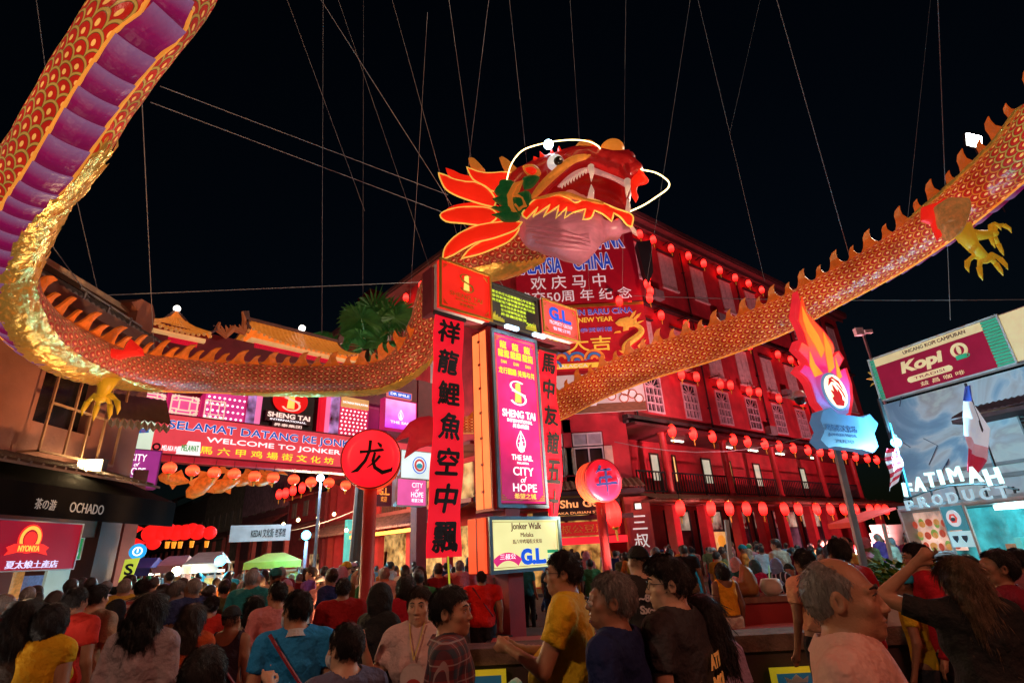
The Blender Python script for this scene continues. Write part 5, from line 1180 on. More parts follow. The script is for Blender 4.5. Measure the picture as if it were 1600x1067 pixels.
def spike(s, sc, m=M_fin, sd=0.0):
    p, T, B, S, r, ix = sample(s); U_ = -B; q = MB(); base = p + U_ * r * .97
    T2 = (T * math.cos(sd) + S * math.sin(sd)); q.pillow([(a * sc, b * sc) for a, b in FLAME], .03, .02, step=.16)
    X = T2.cross(U_)
    q.v = [tuple(base + T2 * x + X * y + U_ * z) for x, y, z in q.v]
    q.build('back_fin', m, dr)
s = arc[44]; i = 0
while s < TOT - .6:
    if not (s_out0 < s < s_in) and not (arc[150] < s < s_out0): spike(s, (.74 if i % 2 else .5) * (1 if s < s_out0 else .95), M_fin, .15 * math.sin(i))
    s += .44; i += 1
# gold foil ruffle wrapped along the outer side of the left bend
def ruffle(ia, ib, a0, a1, nm, h=.05):
    q = MB(); n = 0; rr = random.Random(3); sa, sb = arc[int(ia * 10)], arc[int(ib * 10)]; s = sa
    while s < sb:
        p, T, B, S, r, ix = sample(s); p2, T2, B2, S2, r2, _ = sample(s + .22); f = (s - sa) / (sb - sa); k = min(1, 4 * f, 4 * (1 - f)); V = []
        nn = 12; am = (a0 + a1) / 2; hw = (a1 - a0) / 2 * (.35 + .65 * k)
        for j in range(nn + 1):
            an = math.radians(am - hw + 2 * hw * j / nn); an2 = an + rr.uniform(-.05, .05)
            ed = abs(2 * j / nn - 1); V.append(p + (B * math.cos(an) + S * math.sin(an)) * r * 1.03)
            V.append(p.lerp(p2, .5) + (B * math.cos(an) + S * math.sin(an)) * r * (1.06 + rr.uniform(0, .1)))
            V.append(p2 + T * rr.uniform(-.08, .2) + (B2 * math.cos(an2) + S2 * math.sin(an2)) * r2 * (1.07 + rr.uniform(0, .09)))
        q.add(V, [(j * 3 + e, (j + 1) * 3 + e, (j + 1) * 3 + e + 1, j * 3 + e + 1) for j in range(nn) for e in (0, 1)])
        s += .13
    o = q.build(nm, M_foil, dr, True); o['kind'] = 'stuff'; return o
ruffle(10.0, 17.3, 8, 84, 'foil_ruffle')
ruffle(4.2, 8.5, 25, 75, 'foil_ruffle')
ruffle(0, 4.0, -30, 95, 'foil_ruffle')
ruffle(25.2, 27.4, 150, 176, 'foil_ruffle')
# limbs
M_leg = mat('leg_yellow', (.62, .38, .02), .4, emit=(.8, .42, .02), es=.22)
def limb(pts, D, thigh, lab, red=None):
    P = [atd(x, y, D) for x, y in pts]
    q = MB(); q.tube(P[:3], [.2, .12, .09], 10); lg = q.build('leg', M_leg, dr, True, label=lab)
    foot = P[2]; q = MB(); q.ball(foot, (.13, .12, .09), 10, 7); q.build('foot', M_leg, lg, True)
    for e in P[3:]:
        q = MB(); mid = foot.lerp(e, .55) + Vector((0, 0, .1)); q.tube([foot, mid, e], [.065, .055, .04], 7); d = (e - mid).normalized(); q.tube([e, e + d * .08 + Vector((0, 0, -.1)), e + d * .08 + Vector((0, 0, -.22))], [.055, .04, .005], 6); q.build('claw', M_leg, lg, True)
    if thigh:
        F_ = Fr(atd(thigh[0][0], thigh[0][1], D - .1), 90); q = MB(); q.pillow([F_.px(x, y) for x, y in thigh], .25, .05); q.v = [tuple(F_.W(*p)) for p in q.v]; q.build('thigh', mat('thigh_scales', (.4, .13, .04), .5, var=.9, vs=9, emit=(.5, .2, .05), es=.3), dr)
    if red:
        F_ = Fr(atd(red[0][0], red[0][1], D - .15), 90); q = MB(); q.pillow([F_.px(x, y) for x, y in red], .08, .03); q.v = [tuple(F_.W(*p)) for p in q.v]; q.build('shoulder_flame', M_finr, dr)
limb([(1500, 355), (1520, 385), (1540, 405), (1512, 408), (1530, 418), (1556, 412), (1562, 404)], 10.9, [(1462, 322), (1474, 314), (1508, 316), (1511, 335), (1500, 365), (1487, 375), (1472, 352)], 'yellow clawed leg of the dragon, lower of the right pair', [(1465, 375), (1455, 350), (1440, 345), (1440, 325), (1462, 318), (1472, 312), (1500, 312), (1470, 330), (1478, 362)])
limb([(1505, 368), (1530, 368), (1550, 366), (1552, 350), (1568, 352), (1560, 382), (1548, 370)], 12.2, None, 'yellow clawed leg of the dragon, rear of the right pair')
limb([(170, 588), (164, 608), (158, 622), (137, 628), (152, 634), (172, 633), (183, 627)], 10.6, None, 'yellow clawed leg of the dragon at the left bend', [(168, 556), (176, 545), (195, 548), (205, 530), (222, 545), (224, 555), (200, 557), (185, 562)])
# tail flames
F_ = Fr(atd(655, 685, 17.0), 90)
q = MB(); q.pillow([F_.px(x, y) for x, y in [(700, 660), (672, 650), (655, 652), (640, 660), (616, 690), (640, 682), (632, 716), (655, 700), (690, 690)]], .15, .04); q.v = [tuple(F_.W(*p)) for p in q.v]; q.build('tail_flame', mat('dull_red_fabric', (.45, .015, .02), .6, emit=(.6, .01, .02), es=.3), dr)
# ---- head
FH = Fr(atd(870, 330, 14.0), 97); FH.O.z = 0
def Z(pts, d=0.0): return [FH.px(640 + x / 3.636, 190 + y / 3.636, -d) for x, y in pts]
def smooth_closed(P, n=3):
    R_ = []; m = len(P)
    for i in range(m):
        p0, p1, p2, p3 = [Vector(P[(i + k - 1) % m]) for k in range(4)]; a = (p1 - p0).normalized(); b = (p2 - p1).normalized(); c = (p3 - p2).normalized()
        m1 = (p2 - p0) * .5 if a.dot(b) > -.1 else (p2 - p1) * .6; m2 = (p3 - p1) * .5 if b.dot(c) > -.1 else (p2 - p1) * .6; L_ = (p2 - p1).length
        if m1.length > L_ * 1.2: m1 = m1.normalized() * L_ * 1.2
        if m2.length > L_ * 1.2: m2 = m2.normalized() * L_ * 1.2
        for k in range(n):
            t = k / n; h = p1 * (2 * t ** 3 - 3 * t * t + 1) + m1 * (t ** 3 - 2 * t * t + t) + p2 * (-2 * t ** 3 + 3 * t * t) + m2 * (t ** 3 - t * t); R_.append((h.x, h.y))
    return R_
def hpill(name, pts, T, y, m, e=.03, step=None, par=None, smooth=True, edge=None, lab=None, R=None):
    q = MB(); P = smooth_closed(Z(pts, y)); q.pillow(P, T, e, step, y=y, R=R); q.v = [tuple(FH.W(*p)) for p in q.v]
    o = q.build(name, m, par or dr, smooth, label=lab)
    if edge:
        q = MB(); yy = y - T * .1 - e; q.tube([FH.W(a, y - e, b) for a, b in P], .022, 5, closed=True); q.build('gold_edge', mat('gold_edge', (.8, .5, .1), .4, emit=(1, .6, .1), es=.6), o)
    return o
M_hr = mat('head_red_silk', (.70, .015, .008), .42, var=.15, emit=(1, .02, .005), es=.62); M_hd = mat('head_dark_red', (.36, .01, .01), .3, var=.3, vs=2, emit=(.5, .01, .01), es=.22, coat=.4)
M_ho = mat('head_orange', (.6, .2, .03), .4, var=.35, vs=4, emit=(.9, .25, .03), es=.3); M_hp = mat('jaw_pink', (.46, .14, .2), .35, var=.35, vs=2, emit=(.8, .2, .2), es=.2, stretch=(1, 1, 4), coat=.3)
M_green = mat('frill_green', (.02, .13, .03), .35, var=.5, vs=6, emit=(.02, .2, .04), es=.15); M_tooth = mat('tooth_cream', (.7, .5, .38), .4, emit=(1, .6, .45), es=.35)
P1 = [(165, 295), (215, 312), (250, 330), (320, 345), (380, 350), (450, 390), (490, 450), (480, 490), (400, 470), (280, 430), (210, 390), (180, 340)]
P2 = [(325, 262), (400, 290), (470, 295), (540, 290), (600, 300), (620, 330), (560, 370), (480, 400), (430, 370), (360, 330)]
P3 = [(175, 535), (220, 505), (320, 488), (450, 495), (500, 540), (430, 590), (300, 580), (210, 570)]
P4 = [(190, 785), (195, 740), (215, 700), (280, 640), (400, 590), (560, 570), (640, 575), (600, 620), (480, 665), (380, 690), (300, 730), (250, 760)]
P5 = [(295, 780), (340, 730), (400, 690), (480, 650), (620, 560), (620, 620), (570, 680), (500, 715), (400, 755)]
for P_, y in ((P1, -.55), (P2, -.35), (P3, -.6), (P4, -.62), (P5, -.5)):
    hpill('mane_petal', P_, .07, y, M_hr, .02, edge=True)
for P_, y in (([(x + 40, y_ - 30) for x, y_ in P1], .55), ([(x + 30, y_ - 25) for x, y_ in P3], .6), ([(x + 60, y_ - 40) for x, y_ in P4], .6)):
    hpill('mane_petal', P_, .07, y, M_hr, .02)
for P_, y in (([(335, 215), (360, 212), (385, 228), (430, 280), (400, 290), (350, 265)], .3), ([(510, 210), (530, 205), (560, 222), (600, 260), (645, 300), (600, 325), (540, 280)], -.1)):
    hpill('horn', P_, .1, y, M_ho, .03)
# skull and upper jaw
hpill('skull', [(500, 430), (560, 340), (620, 300), (700, 260), (800, 225), (900, 190), (960, 175), (1030, 178), (1010, 240), (900, 300), (800, 380), (760, 440), (700, 520), (600, 540), (530, 500)], .62, .05, M_hd, .05)
uj = hpill('upper_jaw', [(690, 420), (730, 360), (800, 300), (860, 240), (910, 200), (960, 180), (1030, 180), (1100, 195), (1200, 205), (1240, 196), (1282, 205), (1278, 228), (1300, 250), (1320, 285), (1300, 330), (1250, 352), (1150, 300), (1030, 252), (950, 272), (860, 330), (780, 400), (740, 430)], .55, -.1, M_hd, .05, R=.42)
hpill('lip', [(690, 425), (740, 350), (800, 290), (860, 235), (910, 205), (960, 190), (1030, 190), (1000, 215), (940, 235), (880, 280), (800, 350), (740, 410), (705, 440)], .1, -.62, M_ho, .02)
hpill('mouth_interior', [(740, 425), (850, 335), (1030, 255), (1250, 348), (1240, 505), (1100, 470), (950, 430), (880, 405)], .2, .25, mat('mouth_dark_red', (.3, .006, .006), .3, emit=(.5, .005, .005), es=.18), .04)
hpill('tongue', [(860, 415), (920, 395), (1000, 430), (1080, 450), (1020, 460), (930, 450)], .12, -.2, mat('tongue_pink', (.6, .2, .15), .4, emit=(.8, .25, .15), es=.25), .03)
hpill('gum', [(840, 370), (900, 310), (960, 275), (1030, 262), (1100, 285), (1250, 350), (1245, 385), (1160, 335), (1060, 300), (1000, 290), (930, 315), (860, 372)], .05, -.55, mat('gum_pink', (.6, .28, .25), .4, emit=(1, .4, .35), es=.3), .02)
for x0_, y0_, x1_, y1_, w_ in ((1030, 255, 1032, 342, 20), (1236, 335, 1232, 432, 20), (1028, 440, 1032, 358, 20), (1238, 520, 1236, 440, 16)):
    a = FH.px(640 + x0_ / 3.636, 190 + y0_ / 3.636, .62); b = FH.px(640 + x1_ / 3.636, 190 + y1_ / 3.636, .62); q = MB(); q.tube([FH.W(a[0], -.62, a[1]), FH.W(lerp(a[0], b[0], .5) + .02, -.66, lerp(a[1], b[1], .5)), FH.W(b[0], -.62, b[1])], [w_ / 230, w_ / 300, .008], 10); q.build('fang', M_tooth, dr, True)
for i in range(9):
    t_ = i / 8; x_, y_ = lerp(865, 1000, t_), lerp(365, 282, t_); a = FH.px(640 + x_ / 3.636, 190 + y_ / 3.636, .6); q = MB(); q.tube([FH.W(a[0], -.6, a[1] + .04), FH.W(a[0], -.6, a[1] - .09)], [.045, .01], 6); q.build('tooth', M_tooth, dr)
# lower jaw
hpill('lower_jaw', [(605, 600), (640, 575), (700, 545), (850, 520), (950, 530), (1050, 560), (1150, 585), (1250, 605), (1260, 620), (1180, 640), (1130, 640), (1085, 700), (1040, 750), (1000, 780), (950, 785), (900, 778), (800, 735), (700, 715), (650, 690), (625, 650)], .72, .0, M_hp, .05, R=.5)
for i in range(4):
    a = [(660 + i * 18, 600 + i * 28), (760, 610 + i * 30), (900, 640 + i * 28), (1020 + i * 5, 670 + i * 22)]; P_ = Z(a, -.66 + .05 * i); q = MB(); q.tube([FH.W(x, -.68 + .05 * i, z) for x, z in P_], [.02, .05, .05, .015], 8); q.build('jaw_rib', M_hp, dr, True)
hpill('jaw_band', [(640, 525), (700, 455), (760, 430), (830, 420), (900, 440), (940, 465), (1000, 445), (1060, 452), (1120, 475), (1180, 500), (1240, 520), (1270, 548), (1262, 600), (1235, 590), (1200, 548), (1160, 522), (1148, 570), (1100, 530), (1050, 508), (1030, 550), (985, 560), (1000, 500), (930, 520), (880, 555), (895, 490), (830, 555), (850, 480), (760, 545), (800, 475), (700, 545), (730, 490), (665, 555)], .06, -.74, M_hr, .02, edge=True)
hpill('jaw_lip', [(700, 440), (800, 412), (880, 400), (930, 412), (1000, 438), (1100, 460), (1100, 476), (1000, 452), (930, 440), (850, 420), (760, 440)], .06, -.8, M_ho, .02)
# green cheek frill, ear scroll
for k_, P_ in enumerate(([(470, 440), (520, 430), (600, 440), (640, 480), (560, 490), (500, 465)], [(465, 490), (530, 485), (610, 490), (640, 530), (560, 530)], [(465, 530), (530, 520), (620, 520), (620, 560), (540, 570), (500, 545)], [(480, 400), (540, 340), (600, 360), (600, 430), (540, 440)], [(640, 330), (700, 310), (740, 320), (700, 370), (650, 385)], [(600, 420), (680, 400), (690, 470), (640, 520), (590, 480)], [(510, 345), (560, 335), (600, 350), (560, 390), (520, 390)])):
    hpill('cheek_frill', P_, .12, -.68 - .02 * (k_ % 3), M_green, .02)
q = MB(); P_ = Z([(600, 520), (575, 480), (570, 420), (600, 360), (640, 340), (620, 380), (600, 420), (640, 440), (655, 480), (620, 500), (600, 470)], -.8); q.tube([FH.W(x, -.8, z) for x, z in P_], [.06, .07, .08, .07, .04, .05, .07, .07, .06, .05, .03], 8); q.build('ear_scroll', M_ho, dr, True)
hpill('ear', [(640, 258), (700, 250), (735, 270), (745, 300), (700, 310), (660, 295)], .12, -.7, M_ho, .02); hpill('ear', [(655, 268), (700, 262), (722, 280), (700, 300), (668, 288)], .06, -.82, M_hr, .02)
# brow flames, crest, nose
for P_, y in (([(740, 170), (770, 195), (800, 185), (830, 195), (860, 200), (885, 195), (870, 230), (780, 290), (740, 300), (700, 260), (705, 200), (740, 215)], -.35), ([(850, 140), (870, 180), (890, 205), (850, 210), (840, 170)], -.3), ([(800, 150), (830, 200), (800, 205)], -.25), ([(900, 165), (900, 195), (940, 190)], -.2), ([(940, 170), (935, 190), (975, 185)], .1)):
    hpill('brow_flame', P_, .12, y, M_hr, .02)
def hball(name, zx, zy, y, r, m, par=None):
    a = FH.px(640 + zx / 3.636, 190 + zy / 3.636, -y); q = MB(); q.ball(FH.W(a[0], y, a[1]), r, 20, 12); return q.build(name, m, par or dr, True)
e_ = hball('eye', 828, 235, -.55, .22, mat('eye_white', (.75, .75, .75), .2, emit=(1, 1, 1), es=.35)); hball('pupil', 845, 224, -.74, .12, mat('pupil_black', (.01, .01, .01), .1), e_)
hball('pupil_glint', 858, 212, -.85, .03, M_white, e_)  # white bead modelled as a fixed highlight on the pupil
hball('nose_bump', 1000, 158, -.2, (.3, .3, .2), M_ho); hball('nose_bump', 1150, 165, -.2, (.33, .35, .26), mat('head_orange_bright', (.75, .25, .03), .35, emit=(1, .28, .03), es=.45)); hball('nostril', 1045, 160, -.4, (.12, .15, .1), M_hr)
hpill('nose_tip', [(1190, 200), (1282, 200), (1276, 225), (1300, 250), (1330, 285), (1300, 330), (1250, 350), (1200, 320), (1180, 260)], .35, -.2, M_hd, .04)
for P_ in ([(1260, 330), (1300, 290), (1330, 300), (1358, 335), (1340, 355), (1300, 365), (1290, 400), (1300, 430), (1285, 460), (1262, 420), (1258, 380)], [(1290, 265), (1320, 285), (1340, 310), (1300, 300)]):
    hpill('beard_flame', P_, .06, -.4, M_hr, .02)
for k_ in range(5):
    a = Z([(1250 + k_ * 3, 590), (1262 + k_ * 5, 615), (1270 + k_ * 6, 640 + k_ * 3)], -.6); q = MB(); q.tube([FH.W(x, -.6, z) for x, z in a], [.02, .015, .004], 5); q.build('whisker_hair', M_tooth, dr)
M_led = glow('led_rope', (1, .72, .28), 5.0)
def led(pts, ys):
    q = MB(); P = []
    for i, (x, y) in enumerate(pts): a = FH.px(640 + x / 3.636, 190 + y / 3.636, -ys[i]); P.append((FH.W(a[0], ys[i], a[1]), 0, 0))
    P = [c[0] for c in catmull(P, 6)]; q.tube(P, .017, 6); q.build('lit_whisker', M_led, dr, True, label='glowing yellow rope whisker')
led([(545, 385), (555, 320), (575, 250), (610, 195), (660, 155), (760, 125), (850, 110), (940, 105), (1020, 115), (1070, 140), (1085, 165), (1085, 190)], [-.7, -.8, -.85, -.9, -.95, -1, -1, -1, -.9, -.7, -.5, -.4])
led([(1295, 270), (1340, 278), (1400, 292), (1450, 322), (1475, 352), (1462, 385), (1400, 430), (1330, 475), (1250, 512)], [-.4, -.5, -.7, -.8, -.9, -.9, -.8, -.7, -.6])
q = MB(); P_ = [FH.W(x, -.7, z) for x, z in Z([(540, 390), (525, 375), (530, 360)], -.7)]; q.tube(P_, .03, 6); q.build('whisker_end', M_led, dr)
# blue white lamp above the head
a = FH.px(857, 226, .4); q = MB(); q.ball((0, 0, 0), .13, 14, 9); hl = top(q, 'crest_lamp', glow('lamp_bluewhite', (.55, .85, 1), 14), 'small blue white lamp glowing above the eye of the dragon', 'lamp', Fr(FH.W(a[0], -.4, a[1])), smooth=True)
q = MB()
# ------------------------------------------------------------------ suspension wires
M_wire = mat('wire', (.3, .28, .28), .5, .3, bump=0, emit=(.5, .5, .5), es=.02)
def wire(p0, p1, r=.012, lb='', sag=0.0):
    a, b = Vector(p0), Vector(p1); q = MB(); P = [a.lerp(b, t / 8) - Vector((0, 0, sag * 4 * (t / 8) * (1 - t / 8))) for t in range(9)]
    q.v = []; q.tube([p - a for p in P], r, 4); top(q, 'wire', M_wire, lb, 'wire', Fr(a), 'suspension wires in the night sky')
WL = [((54, -20), (72, 115), 9, 9, 'thin wire rising left of the upper left dragon coil'), ((118, 305), (155, 465), 12, 13, 'wire from the left coil down to the roof rail'), ((75, 375), (140, 465), 11, 12, 'short slanting wire from the left bend to the zinc roof'),
      ((222, 160), (241, 560), 9.5, 13.5, 'vertical wire below the upper left coil reaching the small pagoda'), ((505, -20), (503, 520), 15, 16, 'vertical wire over the large pagoda roof, left one'), ((568, -20), (567, 470), 15, 16, 'vertical wire over the palm, thin one'),
      ((445, -10), (570, 330), 14, 16, 'slanting wire left of the long cables, high in the middle'), ((495, -10), (700, 312), 11, 14, 'bright slanting wire ending at the lowest mane petal'), ((525, -10), (655, 370), 13, 15, 'faint slanting wire just right of the bright one'),
      ((250, 135), (700, 305), 10, 18, 'long upper cable crossing from the coil to the mane'), ((235, 160), (700, 335), 10, 18, 'long lower cable crossing from the coil to the mane'), ((610, -10), (690, 280), 14, 15, 'wire crossing behind the bright slanting wire'),
      ((668, 20), (645, 400), 14, 15, 'steep wire left of the dragon head'), ((700, -10), (735, 240), 14, 15, 'wire above the mane leaning right'), ((765, -10), (733, 250), 14, 14.5, 'bright wire above the mane leaning left'), ((795, -10), (820, 225), 14, 15, 'thin wire above the brow of the dragon'),
      ((890, -10), (905, 215), 15, 15, 'thin wire above the nose of the dragon'), ((978, -10), (975, 240), 15, 15, 'thin wire above the snout tip'), ((1080, -10), (1040, 250), 16, 16, 'faint wire right of the dragon head'), ((1190, -10), (1140, 210), 18, 18, 'very faint wire in the right sky'),
      ((1138, 200), (1195, 440), 18, 19, 'wire dropping to the roof edge of the red building'), ((1250, 128), (1330, 410), 13, 14, 'wire holding the right coil above the flame sign'), ((1465, -10), (1485, 500), 12, 15, 'wire crossing the right coil near the claw'), ((1455, -10), (1410, 420), 14, 14, 'faint wire above the coffee billboard')]
for (a, b, d0, d1, lb) in WL:
    if a[1] > 60 and a[0] > 1000: k_ = (a[1] + 20) / (b[1] - a[1]); a = (a[0] - (b[0] - a[0]) * k_, -20)
    if 200 < b[1] < 420 and b[0] < 1100 and 'cable' not in lb: k_ = (470 - b[1]) / (b[1] - a[1]); b = (b[0] + (b[0] - a[0]) * k_, 470); d1 += 3
    wire(atd(*a, d0), atd(*b, d1), .005 if 'faint' in lb or 'thin' in lb else .0085, lb)
wire(atd(150, 462, 13), atd(680, 440, 22), .014, 'nearly level cable from the left roof to the corner building'); wire(atd(990, 462, 22), atd(1620, 468, 15), .014, 'nearly level cable from the corner building to the right edge', .1)
wire(atd(960, 690, 24), atd(1290, 672, 24), .018, 'sagging cable in front of the balcony columns', .7)
# ------------------------------------------------------------------ right hand side: flame sign, billboard, mural wall, kiosk
pb = atz(1368, 895, 1.5); D_ = 12.0
FFl = FrPx(1322, 840, 11.0, 62)
fl = FFl.px
t = thing('flame_sign', 'tall flame shaped lightbox with phoenix medallion and blue plaque on a steel pole', 'sign', FFl)
q = MB(); a = fl(1318, 705); b = fl(1368, 905); q.obox((b[0], .2, 0), (a[0], .12, a[1] + .3), .11, .11); q.build('pole', M_steel, t)
flame = [(1245, 458), (1255, 478), (1268, 492), (1285, 510), (1300, 530), (1305, 548), (1296, 525), (1290, 518)]
outline = [(1245, 455), (1252, 480), (1268, 498), (1285, 515), (1300, 535), (1303, 545), (1298, 560), (1310, 548), (1318, 560), (1310, 575), (1312, 582), (1322, 575), (1330, 600), (1332, 625), (1328, 650), (1310, 660), (1290, 650), (1272, 630), (1262, 600), (1255, 590), (1242, 580), (1250, 570), (1262, 575), (1255, 560), (1240, 545), (1245, 532), (1258, 540), (1250, 515), (1240, 495)]
q = MB(); q.prism([fl(*p) for p in outline], -.02, .12); q.build('flame_box', [glow('flame_red_edge', (.75, .02, .03), .8)], t)
def gradz(name, stops, es):
    m, n, l, b = newmat(name); tc = n.new('ShaderNodeTexCoord'); sp = n.new('ShaderNodeSeparateXYZ'); l.new(tc.outputs['Generated'], sp.inputs[0])
    r = n.new('ShaderNodeValToRGB'); e = r.color_ramp.elements; e[0].position = stops[0][0]; e[0].color = (*stops[0][1], 1); e[1].position = stops[-1][0]; e[1].color = (*stops[-1][1], 1)
    for p, c in stops[1:-1]: k = e.new(p); k.color = (*c, 1)
    l.new(sp.outputs[2], r.inputs[0]); l.new(r.outputs[0], b.inputs['Emission Color']); l.new(r.outputs[0], b.inputs['Base Color']); b.inputs['Emission Strength'].default_value = es; return m
cx = sum(p[0] for p in outline) / len(outline); cy = sum(p[1] for p in outline) / len(outline)
inner = [(lerp(cx, x, .86) + 1, lerp(cy, y, .93) + 2) for x, y in outline]
q = MB(); q.prism([fl(*p) for p in inner], -.045, -.022); q.build('flame_print', gradz('flame_gradient', [(0, (.10, .25, .55)), (.15, (.3, .1, .35)), (.4, (.8, .02, .15)), (.6, (.95, .12, .03)), (1, (.95, .05, .01))], .85), t)
q = MB()
for P_ in ([(1250, 480), (1262, 505), (1275, 525), (1285, 548), (1280, 560), (1270, 540), (1258, 520), (1252, 500)], [(1283, 520), (1295, 545), (1300, 575), (1292, 585), (1287, 555)], [(1262, 550), (1270, 570), (1282, 585), (1270, 590), (1262, 572)], [(1302, 560), (1312, 590), (1305, 595)]): q.prism([fl(*p) for p in P_], -.06, -.046)
q.build('flame_tongue', glow('flame_orange', (1, .3, .03), .9), t)
mc = fl(1303, 612, .06); r_ = .36
q = MB(); q.prism(circle(*mc, r_ * 1.15, r_ * 1.2, 32), -.09, -.061, 0); q.prism(circle(*mc, r_, r_ * 1.05, 32), -.12, -.091, 1); q.build('medallion', [glow('med_blue', (.15, .3, .5), .6), glow('med_cream', (1, .8, .55), 1.25)], t)
q = MB(); x, z = mc
q.prism([(x - .14, z - .33), (x - .22, z - .18), (x - .14, z - .12), (x - .2, z + .0), (x - .1, z - .04), (x - .1, z + .13), (x - .02, z + .02), (x + .04, z - .06), (x + .05, z + .04), (x + .12, z - .1), (x + .1, z - .2), (x + .16, z - .22), (x + .1, z - .33)], -.14, -.121)
for P_ in ([(-.25, .1), (-.15, .28), (0, .2), (-.12, .2)], [(-.05, .3), (.15, .24), (.22, .05), (.14, .18)], [(.05, .15), (.2, .0), (.24, -.15), (.18, -.02)], [(-.2, .25), (-.05, .32), (.05, .27), (-.08, .27)]): q.prism([(x + a, z + b) for a, b in P_], -.14, -.121)
q.build('phoenix_emblem', glow('emblem_darkred', (.6, .01, .01), .8), t)
pq = [(1272, 645), (1285, 640), (1295, 650), (1335, 655), (1345, 650), (1358, 665), (1352, 680), (1358, 700), (1350, 710), (1335, 705), (1290, 700), (1280, 702), (1268, 690), (1275, 675), (1268, 660)]
q = MB(); q.prism([fl(*p) for p in pq], -.2, .05); q.build('plaque', glow('plaque_blue', (.12, .25, .45), .38), t)
a, b = fl(1290, 668, .2), fl(1340, 678, .2); z = (a[1] + b[1]) / 2; M_pd = glow('plaque_dark_text', (.05, .15, .35), .5)
text('鸡场街文化坊', M_pd, t, (a[0], b[0], z - .02, z + .12), -.205, off=.02); text('JONKER WALK', M_pd, t, (a[0] + .05, b[0] - .05, z - .14, z - .06), -.205); text('2000', M_pd, t, (a[0] + .2, b[0] - .2, z - .26, z - .18), -.205)
# short arm and cctv dome
q = MB(); a = fl(1248, 618, -1.2); q.obox((a[0] - .1, 1.4, a[1]), (a[0] + .5, 1.4, a[1] - .1), .05, .05); q.lathe([(.02, .12), (.12, .1), (.16, 0), (.16, -.06)], (a[0], 1.2, a[1]), 16); q.build('dome_housing', M_white, t, True); q = MB(); q.lathe([(.12, .0), (.11, -.1), (.05, -.17), (.01, -.18)], (a[0], 1.2, a[1] - .06), 16); q.build('dome_camera', M_black, t, True)
# coffee billboard
FB = FrPx(1390, 833, 17, -22); bp_ = FB.px
M_burg = glow('billboard_burgundy', (.30, .01, .04), .55); M_mint = mat('billboard_green', (.03, .3, .17), .5, emit=(.05, .5, .3), es=.35); M_cream = mat('billboard_cream2', (.7, .55, .3), .5, emit=(.8, .6, .3), es=.45)
x0, x1 = bp_(1358, 590)[0], bp_(1604, 520)[0] - .6
t = thing('coffee_billboard', 'burgundy billboard reading Kopi O with green striped sides on the mural building', 'billboard', FB)
xa, xb = min(x0, x1), max(x0, x1)   # the frame runs right to left
# local x grows away from the right edge, so mirror with a frame facing the viewer
FB2 = Fr(FB.W(xa, 0, 0), 158); t.location = FB2.O; t.rotation_euler = (0, 0, FB2.rot)
b2 = FB2.px; bx0, bz1 = b2(1358, 562); bxe = b2(1560, 500)[0]; zlo = 5.5; zhi = 6.82; bxf = bxe + 1.6
q = MB(); q.box(bx0, bxf, .0, .25, zlo, zhi); q.build('board', M_steel, t)
g0 = b2(1378, 600)[0]; g1 = b2(1547, 540)[0]; g2 = b2(1572, 530)[0]
q = MB(); q.box(g0, g1, -.03, -.001, zlo + .04, zhi - .27); q.build('board_panel', M_burg, t); q = MB(); q.box(g0, g1, -.03, -.001, zhi - .265, zhi - .03); q.build('board_panel', M_cream, t)
q = MB()
for a, b in ((bx0 + .03, g0), (g1, g2)):
    for i in range(15): q.box(a, b, -.05, -.001, zlo + .03 + i * .085, zlo + .08 + i * .085)
q.build('striped_panel', M_mint, t); q = MB(); q.box(g2 + .06, bxf, -.03, -.001, zlo + .04, zhi - .03); q.build('board_panel', M_cream, t, label='cream end panel of the billboard')
q = MB(); frame_box(q, bx0 - .02, g2 + .06, zlo - .02, zhi + .02, .04, -.08, -.03); q.build('frame', M_white, t)
ax = b2(1408, 570)[0]; bx = b2(1478, 570)[0]
text('Kopi', M_cream, t, (ax, bx, 6.02, 6.42), -.04, off=.05, shear=.15); ox = b2(1500, 548)[0]
q = MB(); ring(q, ox, 6.25, .13, .21, -.05, -.031, 24); q.prism(circle(ox, 6.26, .05, .12, 12), -.06, -.035); q.build('letter_o', M_cream, t); q = MB(); q.box(ox - .12, ox + .14, -.07, -.05, 6.0, 6.12); ring(q, ox + .16, 6.06, .03, .05, -.07, -.05, 12); q.build('cup_print', mat('cup_green', (.02, .3, .15), .5, emit=(.02, .4, .2), es=.4), t)
q = MB(); c0, c1 = b2(1420, 595)[0], b2(1490, 575)[0]; q.prism([(c0, 5.83), (c0 + .06, 5.78), (c1 - .06, 5.78), (c1, 5.83), (c1, 5.9), (c1 - .06, 5.95), (c0 + .06, 5.95), (c0, 5.9)], -.05, -.031); q.build('pill', M_cream, t); text('TRADISI', M_burg, t, (c0 + .2, c1 - .2, 5.83, 5.9), -.055)
text('UNCANG KOPI CAMPURAN', mat('dark_brown_letters', (.15, .03, .02), .5), t, (b2(1410, 545)[0], b2(1510, 520)[0], 6.64, 6.74), -.04, off=.015)
text('益 昌 咖 啡', M_cream, t, (b2(1440, 600)[0], b2(1510, 585)[0], 5.6, 5.72), -.04, off=.02)
